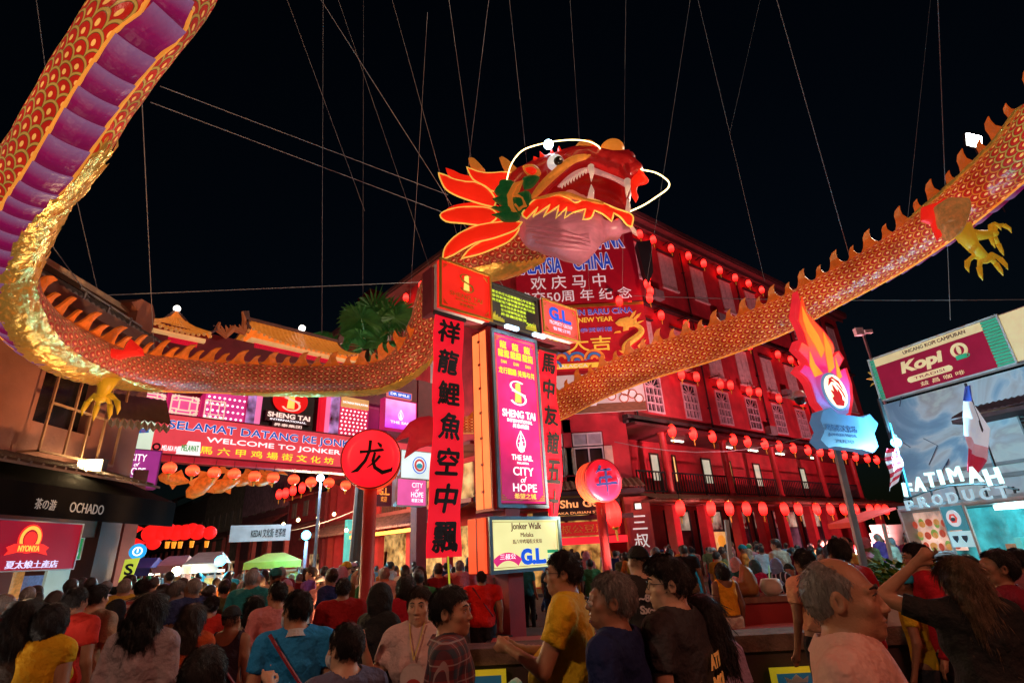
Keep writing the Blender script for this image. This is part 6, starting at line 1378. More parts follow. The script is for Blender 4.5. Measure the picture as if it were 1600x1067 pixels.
# mural building behind
t = thing('mural_building', 'pale wall with blue cloud mural, dark eave and window bars behind the kiosk', 'building', Fr(FB2.O, 158)); x0 = b2(1390, 700)[0]
def mural():
    m, n, l, b = newmat('mural_paint'); tc = n.new('ShaderNodeTexCoord'); nz = n.new('ShaderNodeTexNoise'); nz.inputs['Scale'].default_value = .55; nz.inputs['Detail'].default_value = 5; nz.inputs['Distortion'].default_value = 1.2; l.new(tc.outputs['Object'], nz.inputs[0])
    r = n.new('ShaderNodeValToRGB'); e = r.color_ramp.elements; e[0].position = .36; e[0].color = (.25, .38, .55, 1); e[1].position = .68; e[1].color = (.6, .6, .62, 1)
    for p, c in ((.42, (.35, .5, .65)), (.48, (.75, .74, .78)), (.56, (.6, .5, .5)), (.6, (.75, .7, .65))): k = e.new(p); k.color = (*c, 1)
    l.new(nz.outputs[0], r.inputs[0]); l.new(r.outputs[0], b.inputs['Base Color']); b.inputs['Roughness'].default_value = .7; return m
q = MB(); wall_open(q, x0, x0 + 12, 0, 5.45, .3, .6, [(x0 + 3.2, x0 + 7.5, 3.3, 4.4)]); q.build('wall', mural(), t)
q = MB(); q.box(x0 + 3.2, x0 + 7.5, .55, .6, 3.3, 4.4); q.build('window', M_dark, t)
q = MB(); q.box(x0 + 1.5, x0 + 12, .2, .29, 3.2, 3.28)
for i in range(12): q.box(x0 + 3.2, x0 + 7.5, .28, .31, 3.35 + i * .09, 3.37 + i * .09)
for i in range(6): q.box(x0 + 3.2 + i * .85, x0 + 3.24 + i * .85, .24, .3, 3.3, 4.4)
q.build('window_bars', M_grey, t)
q = MB(); n_ = 70
for i in range(n_): x = x0 + 2.2 + i * .14; q.prism([(x, 0), (x + .06, .05), (x + .14, 0)], 0, .9)
q.v = [(x, .3 - y, 4.75 - y * .35 + z) for x, y, z in q.v]; q.box(x0 + 2.2, x0 + 12, -.6, .3, 4.3, 4.4); q.build('tiled_eave', mat('dark_tile', (.09, .03, .03), .8, var=.4, vs=5), t)
q = MB(); r_ = random.Random(9)
for i in range(5):
    a = Vector((x0 - .3 + r_.random() * 1.8, .1, 3.2 + r_.random() * 2.2)); q.tube([a, a + Vector((r_.uniform(-.5, .6), 0, r_.uniform(-.4, .5))), a + Vector((r_.uniform(-.4, .9), 0, r_.uniform(-.9, .6)))], .012, 5)
o = q.build('painted_branches', mat('mural_line', (.04, .06, .12), .7), t)
q = MB(); q.box(x0 + .5, x0 + 12, .22, .3, 2.0, 2.1); q.box(x0 + .5, x0 + 12, .2, .3, 2.9, 3.0); q.build('ledge', M_grey, t)
# slim gap wall, louvred shutter under the red awning
# kiosk truck
FK = Fr(FrPx(1405, 831, 12.3, -5).W(0, 0, 0), 175); kp = FK.px
k = thing('food_kiosk', 'glass fronted food kiosk with lit arched FATIMAH PRODUCT letters on its roof', 'kiosk', FK)
x0, x1 = kp(1405, 800)[0], kp(1640, 780)[0]
xm0, xm1, xm2 = kp(1477, 810)[0], kp(1512, 810)[0], kp(1520, 810)[0]
q = MB(); q.box(x0, x1, .0, 2.2, 2.12, 2.25); q.box(x0, x1, 2.1, 2.2, .3, 2.12); q.box(x0, x0 + .05, 0, 2.1, .3, 2.12); q.box(x0, x1, .0, 2.1, .3, .42); q.box(x0, x1, .0, .06, .42, 1.15)
q.build('kiosk_body', mat('kiosk_grey', (.4, .42, .44), .4), k)
q = MB()
for x in (x0, xm0 - .04, xm1, x1 - .05): q.box(x, x + .05, -.03, 0, 1.15, 2.2)
q.box(x0 + .05, x1 - .05, -.03, -.001, 2.15, 2.2); q.box(x0 + .05, x1 - .05, -.03, -.001, 1.15, 1.2); q.build('window_frame', M_white, k)
q = MB(); q.box(x0 + .05, xm0 - .04, .25, .3, 1.35, 2.1); q.build('food_display', mat('food_display', (.5, .35, .3), .5, var=1, vs=5, emit=(.8, .5, .4), es=.5, evar=1.4), k)
q = MB(); q.box(x0 + .3, x1 - .05, .62, .66, .6, 2.1); q.build('teal_interior', mat('teal_interior', (.05, .3, .35), .4, var=1, vs=4, emit=(.05, .5, .55), es=.38, evar=1.5), k)
q = MB(); q.box(xm1 + .5, xm1 + .95, .1, .4, 2.02, 2.1); q.build('strip_lamp', glow('cyan_lamp', (.6, 1, 1), 9), k)
for i in range(24):
    q = MB(); q.ball((x0 + .12 + (i % 8) * .125, .12 + .05 * (i % 3), 1.42 + .22 * (i // 8) + .03 * (i % 2)), (.05 + .012 * (i % 4), .04, .06 + .015 * (i % 3)), 8, 6); q.build('hanging_food', mat('food%d' % (i % 3), ((.6, .25, .08), (.5, .06, .04), (.2, .3, .08))[i % 3], .5, emit=((.9, .4, .1), (.7, .1, .05), (.3, .5, .1))[i % 3], es=.35), k)
for i in range(8):
    q = MB(); q.box(xm1 + .1 + i * .2, xm1 + .22 + i * .2, .25, .4, 1.2, 1.35 + .1 * (i % 3)); q.build('jar', mat('jar_teal%d' % (i % 2), ((.1, .4, .4), (.3, .1, .05))[i % 2], .3, emit=((.1, .7, .7), (.4, .2, .1))[i % 2], es=.4), k)
q = MB(); q.box(xm0, xm1, -.04, 0, 1.72, 2.15, 0); q.box(xm0, xm1, -.04, 0, 1.42, 1.7, 1); q.build('centre_panel', [mat('panel_teal', (.02, .2, .28), .4, emit=(.02, .3, .4), es=.4), mat('panel_pale', (.5, .7, .75), .4, emit=(.4, .8, .9), es=.5)], k)
cx = (xm0 + xm1) / 2; q = MB(); ring(q, cx, 1.93, .12, .15, -.06, -.041, 24, 0); q.prism(circle(cx, 1.93, .118), -.055, -.041, 0); ring(q, cx, 1.93, .055, .09, -.07, -.056, 6, 1); q.prism(circle(cx, 1.91, .05, .035, 10), -.075, -.058, 2)
for s_ in (-.1, .1): q.prism([(cx + s_ - .06, 1.62), (cx + s_ + .06, 1.62), (cx + s_ + .05, 1.56), (cx + s_, 1.5), (cx + s_ - .05, 1.56)], -.055, -.041, 2)
q.build('kiosk_emblem', [glow('emb_pale', (.7, .75, .8), .6), glow('emb_red2', (.8, .1, .08), .6), mat('emb_navy', (.02, .1, .2), .5)], k)
# arched letters
q = MB(); q2 = MB()
def letter(mb, ch, px_, py_, h, w_, th=.07, rot=0, off=.06):
    a = kp(px_, py_); t_ = MB(); put_text(t_, ch, (-w_ / 2, w_ / 2, -h / 2, h / 2), 0, th=th, off=off); c_, s_ = math.cos(rot), math.sin(rot)
    mb.add([(a[0] + x * c_ - z * s_, y - .05, a[1] + x * s_ + z * c_) for x, y, z in t_.v], t_.f)
for ch, px_, py_, hw, ro in (('F', 1423, 765, 8, .3), ('A', 1441, 756, 10, .25), ('T', 1459, 749, 9, .15), ('I', 1475, 745, 2.5, .08), ('M', 1497, 741, 13, .0), ('A', 1527, 741, 13, -.04), ('H', 1557, 744, 15, -.08)):
    lq = MB(); letter(lq, ch, px_, py_, .26, .78 * abs(kp(px_ - hw, py_)[0] - kp(px_ + hw, py_)[0]), rot=-ro * .5, th=.03, off=.025); lq.build('letter', glow('letter_cyanwhite', (.6, 1, 1), 1.6), k)
for ch, px_, py_, hw in (('P', 1426, 789, 7), ('R', 1447, 784, 8), ('O', 1469, 780, 9), ('D', 1493, 777, 9), ('U', 1518, 773, 9), ('C', 1545, 771, 10), ('T', 1572, 768, 10)):
    lq = MB(); letter(lq, ch, px_, py_, .19, .85 * abs(kp(px_ - hw, py_)[0] - kp(px_ + hw, py_)[0]), th=.03, off=.02); lq.build('letter', mat('letter_greyblue', (.4, .55, .6), .4, emit=(.35, .55, .65), es=.7), k)
q = MB(); P_ = [kp(x, y) for x, y in ((1412, 780), (1445, 768), (1480, 759), (1520, 756), (1560, 758), (1590, 765))]; q.tube([(x, .02, z) for x, z in P_], .02, 5)
for px_ in (1415, 1450, 1490, 1535, 1580): a = kp(px_, 760); q.obox((a[0], .03, 2.25), (a[0], .03, a[1]), .025, .025)
q.build('letter_frame', M_black, k)
q = MB(); a, b = kp(1457, 870)[0], kp(1500, 870)[0]; q.box(a, b, -.5, -.05, .8, 1.35); q.build('white_chest', mat('chest_pale', (.4, .45, .5), .4, emit=(.3, .4, .5), es=.2), k)
q = MB(); q.prism([(-1.0, 1.95), (0, 2.2), (0, 2.24), (-1.02, 1.99), (-1.02, 1.88), (-1.0, 1.88)], x0 - 1.0, x0 - .05, ax='x'); q.build('red_awning', mat('awning_red', (.6, .04, .03), .6, emit=(1, .05, .02), es=.25), k)
# cream louvred shutter behind
q = MB(); FQ = FrPx(1395, 833, 20, 90); 
for i in range(4): 
    for j in range(2): a = FQ.px(1360 + j * 26, 820 + i * 13); q.box(a[0], a[0] + .55, 0, .08, a[1] - .28, a[1])
q.v = [(x, y, z) for x, y, z in q.v]; top(q, 'crate_stack', mat('pale_crate', (.3, .28, .22), .6), 'stack of pale cream shutters in the gap behind the kiosk', 'shutter', Fr(FQ.O, 90))
# umbrella pole and cloth lines leaning
def pole(p0, p1, Y0, r, lb, m=M_white, nm='pole'):
    a = aty(*p0, Y0); b = aty(*p1, Y0); bb = Vector((b.x, b.y, 0.0)) if lb.endswith('#') else b; q = MB(); q.obox(Vector((0, 0, 0)), a - bb, r, r); top(q, nm, m, lb.rstrip('#'), 'pole', Fr(bb))
pole((1380, 818), (1400, 905), 11.0, .05, 'thin white pole leaning left of the food kiosk', M_white)
pole((1135, 812), (1150, 960), 10.5, .07, 'pale leaning pole behind the woman in the orange top', mat('pole_pale', (.5, .65, .7), .4))
# flags
t = thing('striped_flag', 'red and white striped flag hanging limp under the cyan lamp', 'flag', FrPx(1400, 832, 11.4, 90)); fq = FrPx(1400, 832, 11.4, 90).px
def flagmesh(P0, P1, P2, P3, bands, mats_, d=.0, wav=.05):
    q = MB(); n, m = 10, len(bands); c = [Vector((a[0], 0, a[1])) for a in (P0, P1, P2, P3)]
    for j in range(m):
        V = []
        for i in range(n + 1):
            u = i / n
            for v in (j / m, (j + 1) / m):
                a = c[0].lerp(c[1], v); b = c[3].lerp(c[2], v); p = a.lerp(b, u); p.y = wav * math.sin(u * 9 + v * 5) + wav * math.sin(v * 8); V.append(p)
        q.add(V, [(i * 2, i * 2 + 1, i * 2 + 3, i * 2 + 2) for i in range(n)], bands[j])
    return q
M_fr = mat('flag_red', (.55, .02, .05), .6, emit=(.6, .03, .06), es=.25); M_fw = mat('flag_white', (.7, .7, .75), .6, emit=(.7, .75, .85), es=.35); M_fb = mat('flag_blue', (.03, .06, .3), .6, emit=(.05, .1, .4), es=.25)
q = flagmesh(fq(1386, 700), fq(1390, 768), fq(1410, 745), fq(1406, 702), [0, 1] * 5, 0); q.v = [(x + .25 * (z - 2) * 0, y, z) for x, y, z in q.v]; q.build('cloth', [M_fr, M_fw], t)
q = MB(); a = fq(1392, 660); b = fq(1425, 775); q.obox((a[0], .05, a[1]), (b[0], .05, b[1]), .03, .03); q.build('staff', mat('staff_blue', (.05, .3, .4), .4), t)
FTf = FrPx(1530, 824, 11.0, 90); fq = FTf.px
t = thing('tricolour_flag', 'blue white and red flag drooping from a tall staff above the kiosk letters', 'flag', FTf)
q = MB(); n = 9
L_ = [fq(*p) for p in ((1511, 603), (1508, 625), (1508, 650), (1507, 680), (1510, 700), (1508, 735))]; R_ = [fq(*p) for p in ((1513, 603), (1524, 632), (1545, 670), (1540, 700), (1540, 720), (1530, 740))]
V = []
for i in range(6):
    for j in range(6): a = Vector((L_[i][0], 0, L_[i][1])).lerp(Vector((R_[i][0], 0, R_[i][1])), j / 5); a.y = .07 * math.sin(j * 1.6 + i); V.append(a)
for i in range(5): q.add(V[i * 6:(i + 2) * 6], [(j, j + 1, j + 7, j + 6) for j in range(5)], (2, 1, 1, 3, 0)[i])
q.build('cloth', [M_fr, M_fw, M_fb, mat('flag_pink', (.6, .3, .35), .6, emit=(.7, .35, .4), es=.3)], t, True)
q = MB(); a = fq(1511, 598); b = fq(1580, 790); q.obox((a[0], .05, a[1]), (b[0], .05, b[1]), .035, .035); q.build('staff', M_black, t)
# lamps on the right
def lampthing(name, lb, px_, py_, Y, r, mt, kind='ball', arm=None, fr_az=90):
    p = aty(px_, py_, Y); t = thing(name, lb, 'lamp', Fr(p, fr_az)); q = MB()
    if kind == 'ball': q.ball((0, 0, 0), r, 14, 9)
    else: q.box(-r, r, -.05, .02, -r * .6, r * .6)
    q.build('bulb' if kind == 'ball' else 'lamp_face', mt, t, kind == 'ball'); q = MB()
    if kind != 'ball': q.box(-r * 1.1, r * 1.1, .025, .16, -r * .7, r * .7)
    else: q.lathe([(r * .6, r * .8), (r * .5, r * 1.6), (r * .2, r * 1.8)], n=10)
    if arm: q.obox((0, .1, 0), arm, .06, .06)
    q.build('housing', M_black, t); return t, p
M_cy = glow('lamp_cyan', (.12, .75, 1), 9); M_wm = glow('lamp_warm', (1, .75, .35), 40); M_wh = glow('lamp_white', (1, .97, .85), 40)
t, p = lampthing('cyan_floodlight', 'cyan white floodlight glaring above the striped flag', 1400, 691, 11.6, .10, M_cy, arm=(.0, .1, 1.0))
lamp('POINT', p + Vector((0, -.3, -.1)), 520, (.25, .75, 1), .12)
t, p = lampthing('high_floodlight', 'square white floodlight high in the sky beside the right coil', 1522, 220, 22, .5, M_wh, 'face', arm=(3.5, 1, -3)); t.rotation_euler = (math.radians(15), 0, .3)
lamp('SPOT', p + Vector((0, -.5, -.2)), 8500, (1, .8, .6), .4, (0, 9, 0), 95)
t, p = lampthing('wall_floodlight', 'glaring warm floodlight on the left building beside the magenta box', 140, 729, 10.9, .22, M_wm, 'face', arm=(-.5, .4, .1)); lamp('SPOT', p + Vector((.15, -.15, 0)), 900, (1, .68, .32), .12, (-1.5, 4.0, .0), 100)
lamp('POINT', p + Vector((.3, -.6, -.2)), 25, (1, .65, .3), .1)
q = MB(); a = aty(1348, 520, 20); t = thing('camera_mast', 'slim mast with speaker heads and a small golden plant ornament beside the billboard', 'mast', Fr((a.x, a.y, 0))); q.obox((0, 0, 0), (.0, 0, a.z), .07, .07); q.build('mast', M_grey, t)
q = MB(); q.box(-.3, .0, -.1, .1, a.z - .1, a.z + .2); q.box(.05, .35, -.1, .1, a.z - .05, a.z + .1); q.build('camera_head', M_white, t)
a2 = aty(1352, 595, 20); q = MB()
for i in range(9): an = i * .7; q.prism([(0, a2.z), (.35 * math.cos(an) + .05, a2.z + .35 * math.sin(an)), (.45 * math.cos(an + .2), a2.z + .45 * math.sin(an + .2)), (.2 * math.cos(an + .35), a2.z + .2 * math.sin(an + .35))], -.05, .0)
q.build('ornament', mat('ornament_gold', (.5, .35, .08), .5, emit=(.6, .5, .1), es=.2), t)
# ------------------------------------------------------------------ walking street: shophouses, tiled verandah roofs, string lights, stalls
M_rtile = mat('street_tile', (.22, .09, .08), .8, var=.5, vs=5, bump=.4)
def tiled_slope(mb, fr_, x0, x1, y0, y1, z0, z1, w_=.22, k=0):
    n = max(2, int((x1 - x0) / w_)); 
    for i in range(n):
        a = x0 + (x1 - x0) * i / n; b = x0 + (x1 - x0) * (i + 1) / n; m_ = (a + b) / 2
        mb.add([(a, y0, z0), (m_, y0, z0 + .07), (b, y0, z0), (a, y1, z1), (m_, y1, z1 + .07), (b, y1, z1), (a, y0, z0 - .06), (b, y0, z0 - .06)], [(0, 1, 4, 3), (1, 2, 5, 4), (0, 6, 7, 2), (0, 2, 1)], k)
def shophouse(lb, x0, x1, wallm, h, roofz, over=1.6, upper=None, low=2.4, post=True, y0=0.0):
    f = FRL.sub(0, y0, 0); t = thing('shophouse', lb, 'shophouse', f); q = MB(); ops = []
    nx = max(1, int((x1 - x0) / 2.2)); 
    for i in range(nx): c = lerp(x0, x1, (i + .5) / nx); ops.append((c - .45, c + .45, roofz + .5, min(roofz + 1.9, h - .3)))
    wall_open(q, x0, x1, 0, h, 0, .3, [o for o in ops if o[3] > o[2] + .3] + [(x0 + .3, x1 - .3, .1, low)]); q.box(x0, x0 + .2, .3, 7, 0, h); q.box(x0, x1, 2.0, 2.2, 0, h); q.build('wall', wallm, t)
    for o in ops:
        if o[3] > o[2] + .3:
            for s_ in (0, 1):
                q = MB(); a = o[0] + s_ * .47; q.box(a, a + .43, -.05, .02, o[2], o[3]); 
                for z in np.arange(o[2] + .1, o[3] - .1, .16): q.box(a + .06, a + .37, -.07, -.051, z, z + .08)
                q.build('shutter', mat('street_shutter', (.2, .16, .15), .7), t)
    q = MB(); tiled_slope(q, f, x0 - .1, x1 + .1, -over, .0, roofz - .75, roofz, .25); q.box(x0, x1, -over + .02, -over + .08, roofz - .95, roofz - .82, 1); q.build('verandah_roof', [M_rtile, M_trim], t)
    q = MB(); tiled_slope(q, f, x0 - .1, x1 + .1, -.5, 4, h - .05, h + 2.0, .3); q.build('roof', M_rtile, t)
    if post:
        for x in np.arange(x0, x1 + .1, 3.3): q = MB(); q.box(x - .14, x + .14, -over + .1, -over + .38, 0, roofz - .75); q.build('pillar', mat('red_pillar_street', (.4, .06, .06), .6), t)
    q = MB(); q.box(x0 + .25, x1 - .25, 1.85, 1.99, .1, low + .4); q.build('lit_shop', mat('lit_shop_%s' % lb.split()[0], (.3, .2, .12), .6, var=1, vs=4, emit=(1, .55, .25), es=.3, evar=1.6), t)
    return t
M_wd = mat('plaster_dim', (.25, .18, .15), .8, var=.4, vs=2); M_wr = mat('plaster_red', (.3, .03, .04), .8, var=.3)
s1 = shophouse('red tiled verandah and lit yellow shop beside the corner building', -24, -17.2, M_wr, 6.5, 4.6, 2.6)
s2 = shophouse('corrugated maroon fronted shophouse behind the row of lanterns', -36, -24.2, mat('maroon_boards', (.16, .04, .06), .7), 11.2, 5.6, 1.2)
q = MB()
for i in range(46): q.prism([(-36 + i * .256, -.02), (-36 + i * .256 + .13, -.12), (-36 + i * .256 + .25, -.02)], 6.2, 10.6, ax='z')
q.build('corrugated_front', mat('corrugated_violet', (.22, .12, .17), .5, .2, stretch=(6, 1, 1), var=.5), s2)
s3 = shophouse('grey two storey shophouse with louvred windows halfway up the street', -50, -36.2, M_wd, 9.6, 5.2, 1.4)
s4 = shophouse('brown shophouse with low roof far up the walking street', -68, -50.2, mat('plaster_brown', (.14, .09, .08), .8), 9.5, 5.0, 1.4)
s5 = shophouse('distant dark shophouse at the end of the walking street', -90, -68.2, mat('plaster_dark', (.08, .06, .06), .8), 11, 5.0, 1.4)
# apron roofs attached to the street side of the corner building
q = MB(); t_ = MB(); tiled_slope(t_, FRL, -16.8, -.5, -1.8, 0, 3.3, 4.05, .22); q.add([tuple(FRR.L(FRL.W(*p))) for p in t_.v], t_.f); q.build('tiled_apron', M_rtile, bld)
q = MB(); t_ = MB(); t_.box(-16, -2.4, 1.7, 1.8, .1, 3.2); q.add([tuple(FRR.L(FRL.W(*p))) for p in t_.v], t_.f); q.build('lit_shop', mat('lit_shop_street', (.4, .28, .12), .6, var=1, vs=3, emit=(1, .55, .18), es=.3, evar=1.6), bld)
t_ = MB(); t_.box(-9.4, -2.2, -1.75, -1.65, 2.95, 3.12); q = MB(); q.add([tuple(FRR.L(FRL.W(*p))) for p in t_.v], t_.f); q.build('lit_beam', glow('amber_beam', (1, .5, .08), 1.2), bld)
t_ = MB(); t_.box(-9.75, -9.4, -1.9, -1.5, .5, 4.0); q = MB(); q.add([tuple(FRR.L(FRL.W(*p))) for p in t_.v], t_.f); q.build('teal_post', mat('teal_paint', (.05, .3, .35), .5, emit=(.05, .5, .6), es=.3), bld)
# left side row of the walking street
for i, (y0, dp) in enumerate(((0, 0), (16, 0), (32, 0))):
    f = Fr(Vector((-17.5, 21, 0)) + FRL.u * -y0, 137.4 + 180); t = thing('shophouse', ('dim shophouse opposite, nearest on the left side of the street', 'second dim shophouse on the left side of the street', 'far dim shophouse on the left side of the street')[i], 'shophouse', f)
    q = MB(); wall_open(q, 0, 15.5, 0, 7.5, 0, .3, [(x, x + 1.0, 4.2, 6.0) for x in (1, 4, 7, 10, 13)] + [(.5, 15, .1, 2.6)]); q.box(0, 15.5, 2, 2.2, 0, 7.5); q.build('wall', M_wd, t)
    q = MB(); tiled_slope(q, f, 0, 15.5, -1.8, 0, 3.0, 3.9); tiled_slope(q, f, 0, 15.5, -.5, 4, 7.5, 9.5, .3); q.build('roof', M_rtile, t)
    q = MB(); q.box(.5, 15, 1.8, 1.95, .1, 2.6); q.build('lit_shop', mat('lit_shop_left', (.3, .25, .2), .6, var=1, vs=3, emit=(.9, .8, .6), es=.5, evar=1.5), t)
# lanterns in front of the corrugated front
for i, (px_, py_) in enumerate(((436, 772), (446, 770), (458, 766), (472, 762))):
    x, z = FRL.px(px_, py_, 1.0); lantern(FRL.W(x, -1, z), ORD[i] + ' red lantern from the left in the rising row on the corrugated front', 'lanterns on the corrugated front', sc=1.25)
# string lights
lq = glow('bulb_gold', (1, .7, .3), 14)
for i, (px_, py_) in enumerate(((421, 826), (443, 819), (466, 812), (497, 808), (522, 803), (390, 832), (541, 828))):
    p = atd(px_, py_, 30); t = thing('string_bulb', ORD[i] + ' bare warm bulb on the verandah string, dangling over the stalls', 'bulb', Fr(p), 'string bulbs over the street'); q = MB(); q.ball((0, 0, 0), .1, 8, 6); q.build('bulb', lq, t, True); q = MB(); q.lathe([(.04, .1), (.04, .2)], n=6); q.build('socket', M_black, t)
lamp('POINT', atd(466, 838, 26), 1500, (1, .65, .35), .3); lamp('POINT', atd(522, 822, 25), 1200, (1, .7, .4), .3)
wire(atd(380, 832, 30), atd(560, 795, 27), .02, 'string of bulbs cable along the verandah roofs', .4)
# cyan lamps on posts
for px_, py_, Y, yb, lb in ((502, 747, 24, 4, 'blue white lamp on a grey mast rising behind the lantern row'), (480, 836, 20, 2, 'cyan lamp on a pinkish post beside the small tiled roof')):
    p = aty(px_, py_, Y); t = thing('street_lamp', lb, 'lamp', Fr((p.x, p.y, 0)))
    q = MB(); q.lathe([(.09, 0), (.06, p.z - .2)], n=10); q.build('post', M_grey if Y == 24 else mat('post_pink', (.5, .15, .18), .5), t); q = MB(); q.ball((0, -.1, p.z), .16, 12, 8); q.build('bulb', glow('bulb_cyan%d' % Y, (.5, .75, 1) if Y == 24 else (.1, .7, 1), 8), t, True)
    lamp('POINT', p + Vector((0, -.4, 0)), 700 if Y == 24 else 450, (.5, .7, 1) if Y == 24 else (.1, .7, 1), .2)
# stalls: yellow tent, white lit stalls, hanging clothes
def tent(lb, px0, px1, py_top, py_eave, Y, m, em, az=70, lit=(1, .9, .6)):
    f = FrPx((px0 + px1) / 2, 880, Y, az); a = f.px(px0, py_eave); b = f.px(px1, py_eave); zt = f.px((px0 + px1) / 2, py_top)[1]; ze = a[1]; ze = max(ze, 1.9); zt = max(zt, ze + .3); x0, x1 = a[0], b[0]; y0, y1 = -1.2, 1.2; xm = (x0 + x1) / 2
    t = thing('market_stall', lb, 'stall', f, 'market stalls up the street'); q = MB()
    V = [(x0, y0, ze), (x1, y0, ze), (x1, y1, ze), (x0, y1, ze), (xm - .3, 0, zt), (xm + .3, 0, zt)]
    q.add(V, [(0, 1, 5, 4), (1, 2, 5), (2, 3, 4, 5), (3, 0, 4)]); q.add([(x0, y0, ze), (x1, y0, ze), (x1, y0 - .02, ze - .22), (x0, y0 - .02, ze - .22)], [(0, 3, 2, 1)]); q.add([(x0, y1, ze), (x0, y0, ze), (x0 - .02, y0, ze - .22), (x0 - .02, y1, ze - .22)], [(0, 1, 2, 3)]); q.build('canopy', m, t)
    q = MB()
    for x in (x0 + .05, x1 - .05):
        for y in (y0 + .05, y1 - .05): q.box(x - .02, x + .02, y - .02, y + .02, 0, ze)
    q.build('frame', M_grey, t); q = MB(); q.box(x0 + .1, x1 - .1, y0 + .2, y0 + .8, 0, .85); q.build('counter', M_wd, t)
    q = MB(); q.box(x0 + .2, x1 - .2, y1 - .1, y1, .9, ze - .3); q.build('back_cloth', mat('goods_' + lb.split()[0], em, .6, var=1, vs=4, emit=em, es=.14, evar=1.5), t)
    q = MB(); q.box(xm - .4, xm + .4, -.05, .05, ze - .22, ze - .16); q.build('tube_lamp', glow('stall_tube', (1, .9, .7), 2.5), t)
    lamp('POINT', f.W(xm, -.2, ze - .4), 16, lit, .15); r_ = random.Random(int(px0))
    for i in range(7):
        q = MB(); x = lerp(x0 + .2, x1 - .2, i / 6); h = .5 + .3 * r_.random(); q.prism([(x - .14, ze - .35), (x + .14, ze - .35), (x + .2, ze - .5), (x + .14, ze - .55), (x + .13, ze - .35 - h), (x - .13, ze - .35 - h), (x - .14, ze - .55), (x - .2, ze - .5)], y0 + .1 + .1 * (i % 2), y0 + .13 + .1 * (i % 2))
        q.build('hanging_shirt', mat('shirt_cloth%d' % (i % 5), ((.7, .65, .6), (.6, .35, .08), (.4, .1, .2), (.15, .15, .18), (.55, .5, .2))[i % 5], .8, var=.4, vs=8), t)
    return t
tent('yellow tent canopy in front of the dark shops', 385, 470, 878, 896, 21, mat('tent_yellow', (.42, .28, .02), .7, emit=(.7, .5, .03), es=.1), (.4, .5, .45))
tent('white lit clothing stall with a yellow shirt hanging in front', 300, 352, 868, 884, 15.5, mat('tent_white', (.5, .5, .5), .6), (.6, .55, .5), lit=(1, .85, .6))
tent('pale stall with warm bulbs left of the clothing stall', 255, 300, 872, 884, 19, mat('tent_pink', (.4, .2, .2), .7), (.7, .4, .3), lit=(1, .6, .4))
tent('blue roofed stall deep in the left side of the street', 205, 250, 880, 890, 18, mat('tent_blue', (.03, .04, .25), .7), (.3, .5, .6), lit=(.6, .8, 1))
p = aty(344, 876, 13.5); q = MB(); q.ball((0, 0, 0), .12, 12, 8); lampb = top(q, 'stall_lamp', glow('stall_cyan', (.1, .65, 1), 6), 'cyan globe lamp hanging at the clothing stall', 'lamp', Fr(p), smooth=True); lamp('POINT', p + Vector((0, -.3, -.1)), 70, (.1, .7, 1), .12)
p = aty(276, 892, 14); q = MB(); q.ball((0, 0, 0), .11, 12, 8); top(q, 'stall_lamp', glow('stall_white', (1, .85, .6), 8), 'white bare lamp glaring at the left stalls', 'lamp', Fr(p), smooth=True); lamp('POINT', p + Vector((0, -.3, 0)), 60, (1, .8, .5), .12)
p = aty(305, 889, 14); q = MB(); q.ball((0, 0, 0), .08, 12, 8); top(q, 'stall_lamp', glow('stall_warm', (1, .6, .25), 25), 'small warm lamp right of the white bare lamp', 'lamp', Fr(p), smooth=True)
# blue round sign and green yellow board deep in the street
f = FrPx(215, 895, 13, 60); a = f.px(215, 861); t = thing('blue_round_sign', 'small glowing blue round sign over the crowd on the left', 'sign', f); q = MB(); q.lathe([(.17, 0), (.17, .08)], (a[0], 0, a[1]), 24, ax='y'); q.build('disc', glow('sign_cyan', (.02, .35, .75), .9), t); q = MB(); ring(q, a[0], a[1], .07, .1, -.02, -.001, 18); q.box(a[0] - .015, a[0] + .015, -.02, -.001, a[1] - .03, a[1] + .06); q.build('emblem', M_wl, t)
a = f.px(199, 890); t = thing('yellow_board', 'tilted yellow green shop board below the blue round sign', 'sign', f); q = MB(); q.prism([(a[0] - .12, a[1] - .25), (a[0] + .12, a[1] - .2), (a[0] + .2, a[1] + .25), (a[0] - .08, a[1] + .22)], -.04, 0); q.build('board', glow('board_lime', (.5, .55, .05), .8), t); text('S', M_ink, t, (a[0] - .04, a[0] + .1, a[1] - .1, a[1] + .12), -.045, off=.03)
f = FrPx(430, 885, 24, 60); a, b = f.px(355, 864), f.px(452, 848); t = thing('shop_fascia', 'long pale shop fascia with dark writing above the yellow tent', 'sign', f); q = MB(); q.box(a[0], b[0], -.06, 0, 2.75, 3.4); q.build('board', mat('fascia_pale', (.4, .38, .36), .6, emit=(.5, .6, .6), es=.25), t); text('KEDAI 文化街 老茶馆', M_ink, t, (a[0] + .8, b[0] - .2, 2.9, 3.25), -.065, off=.03)
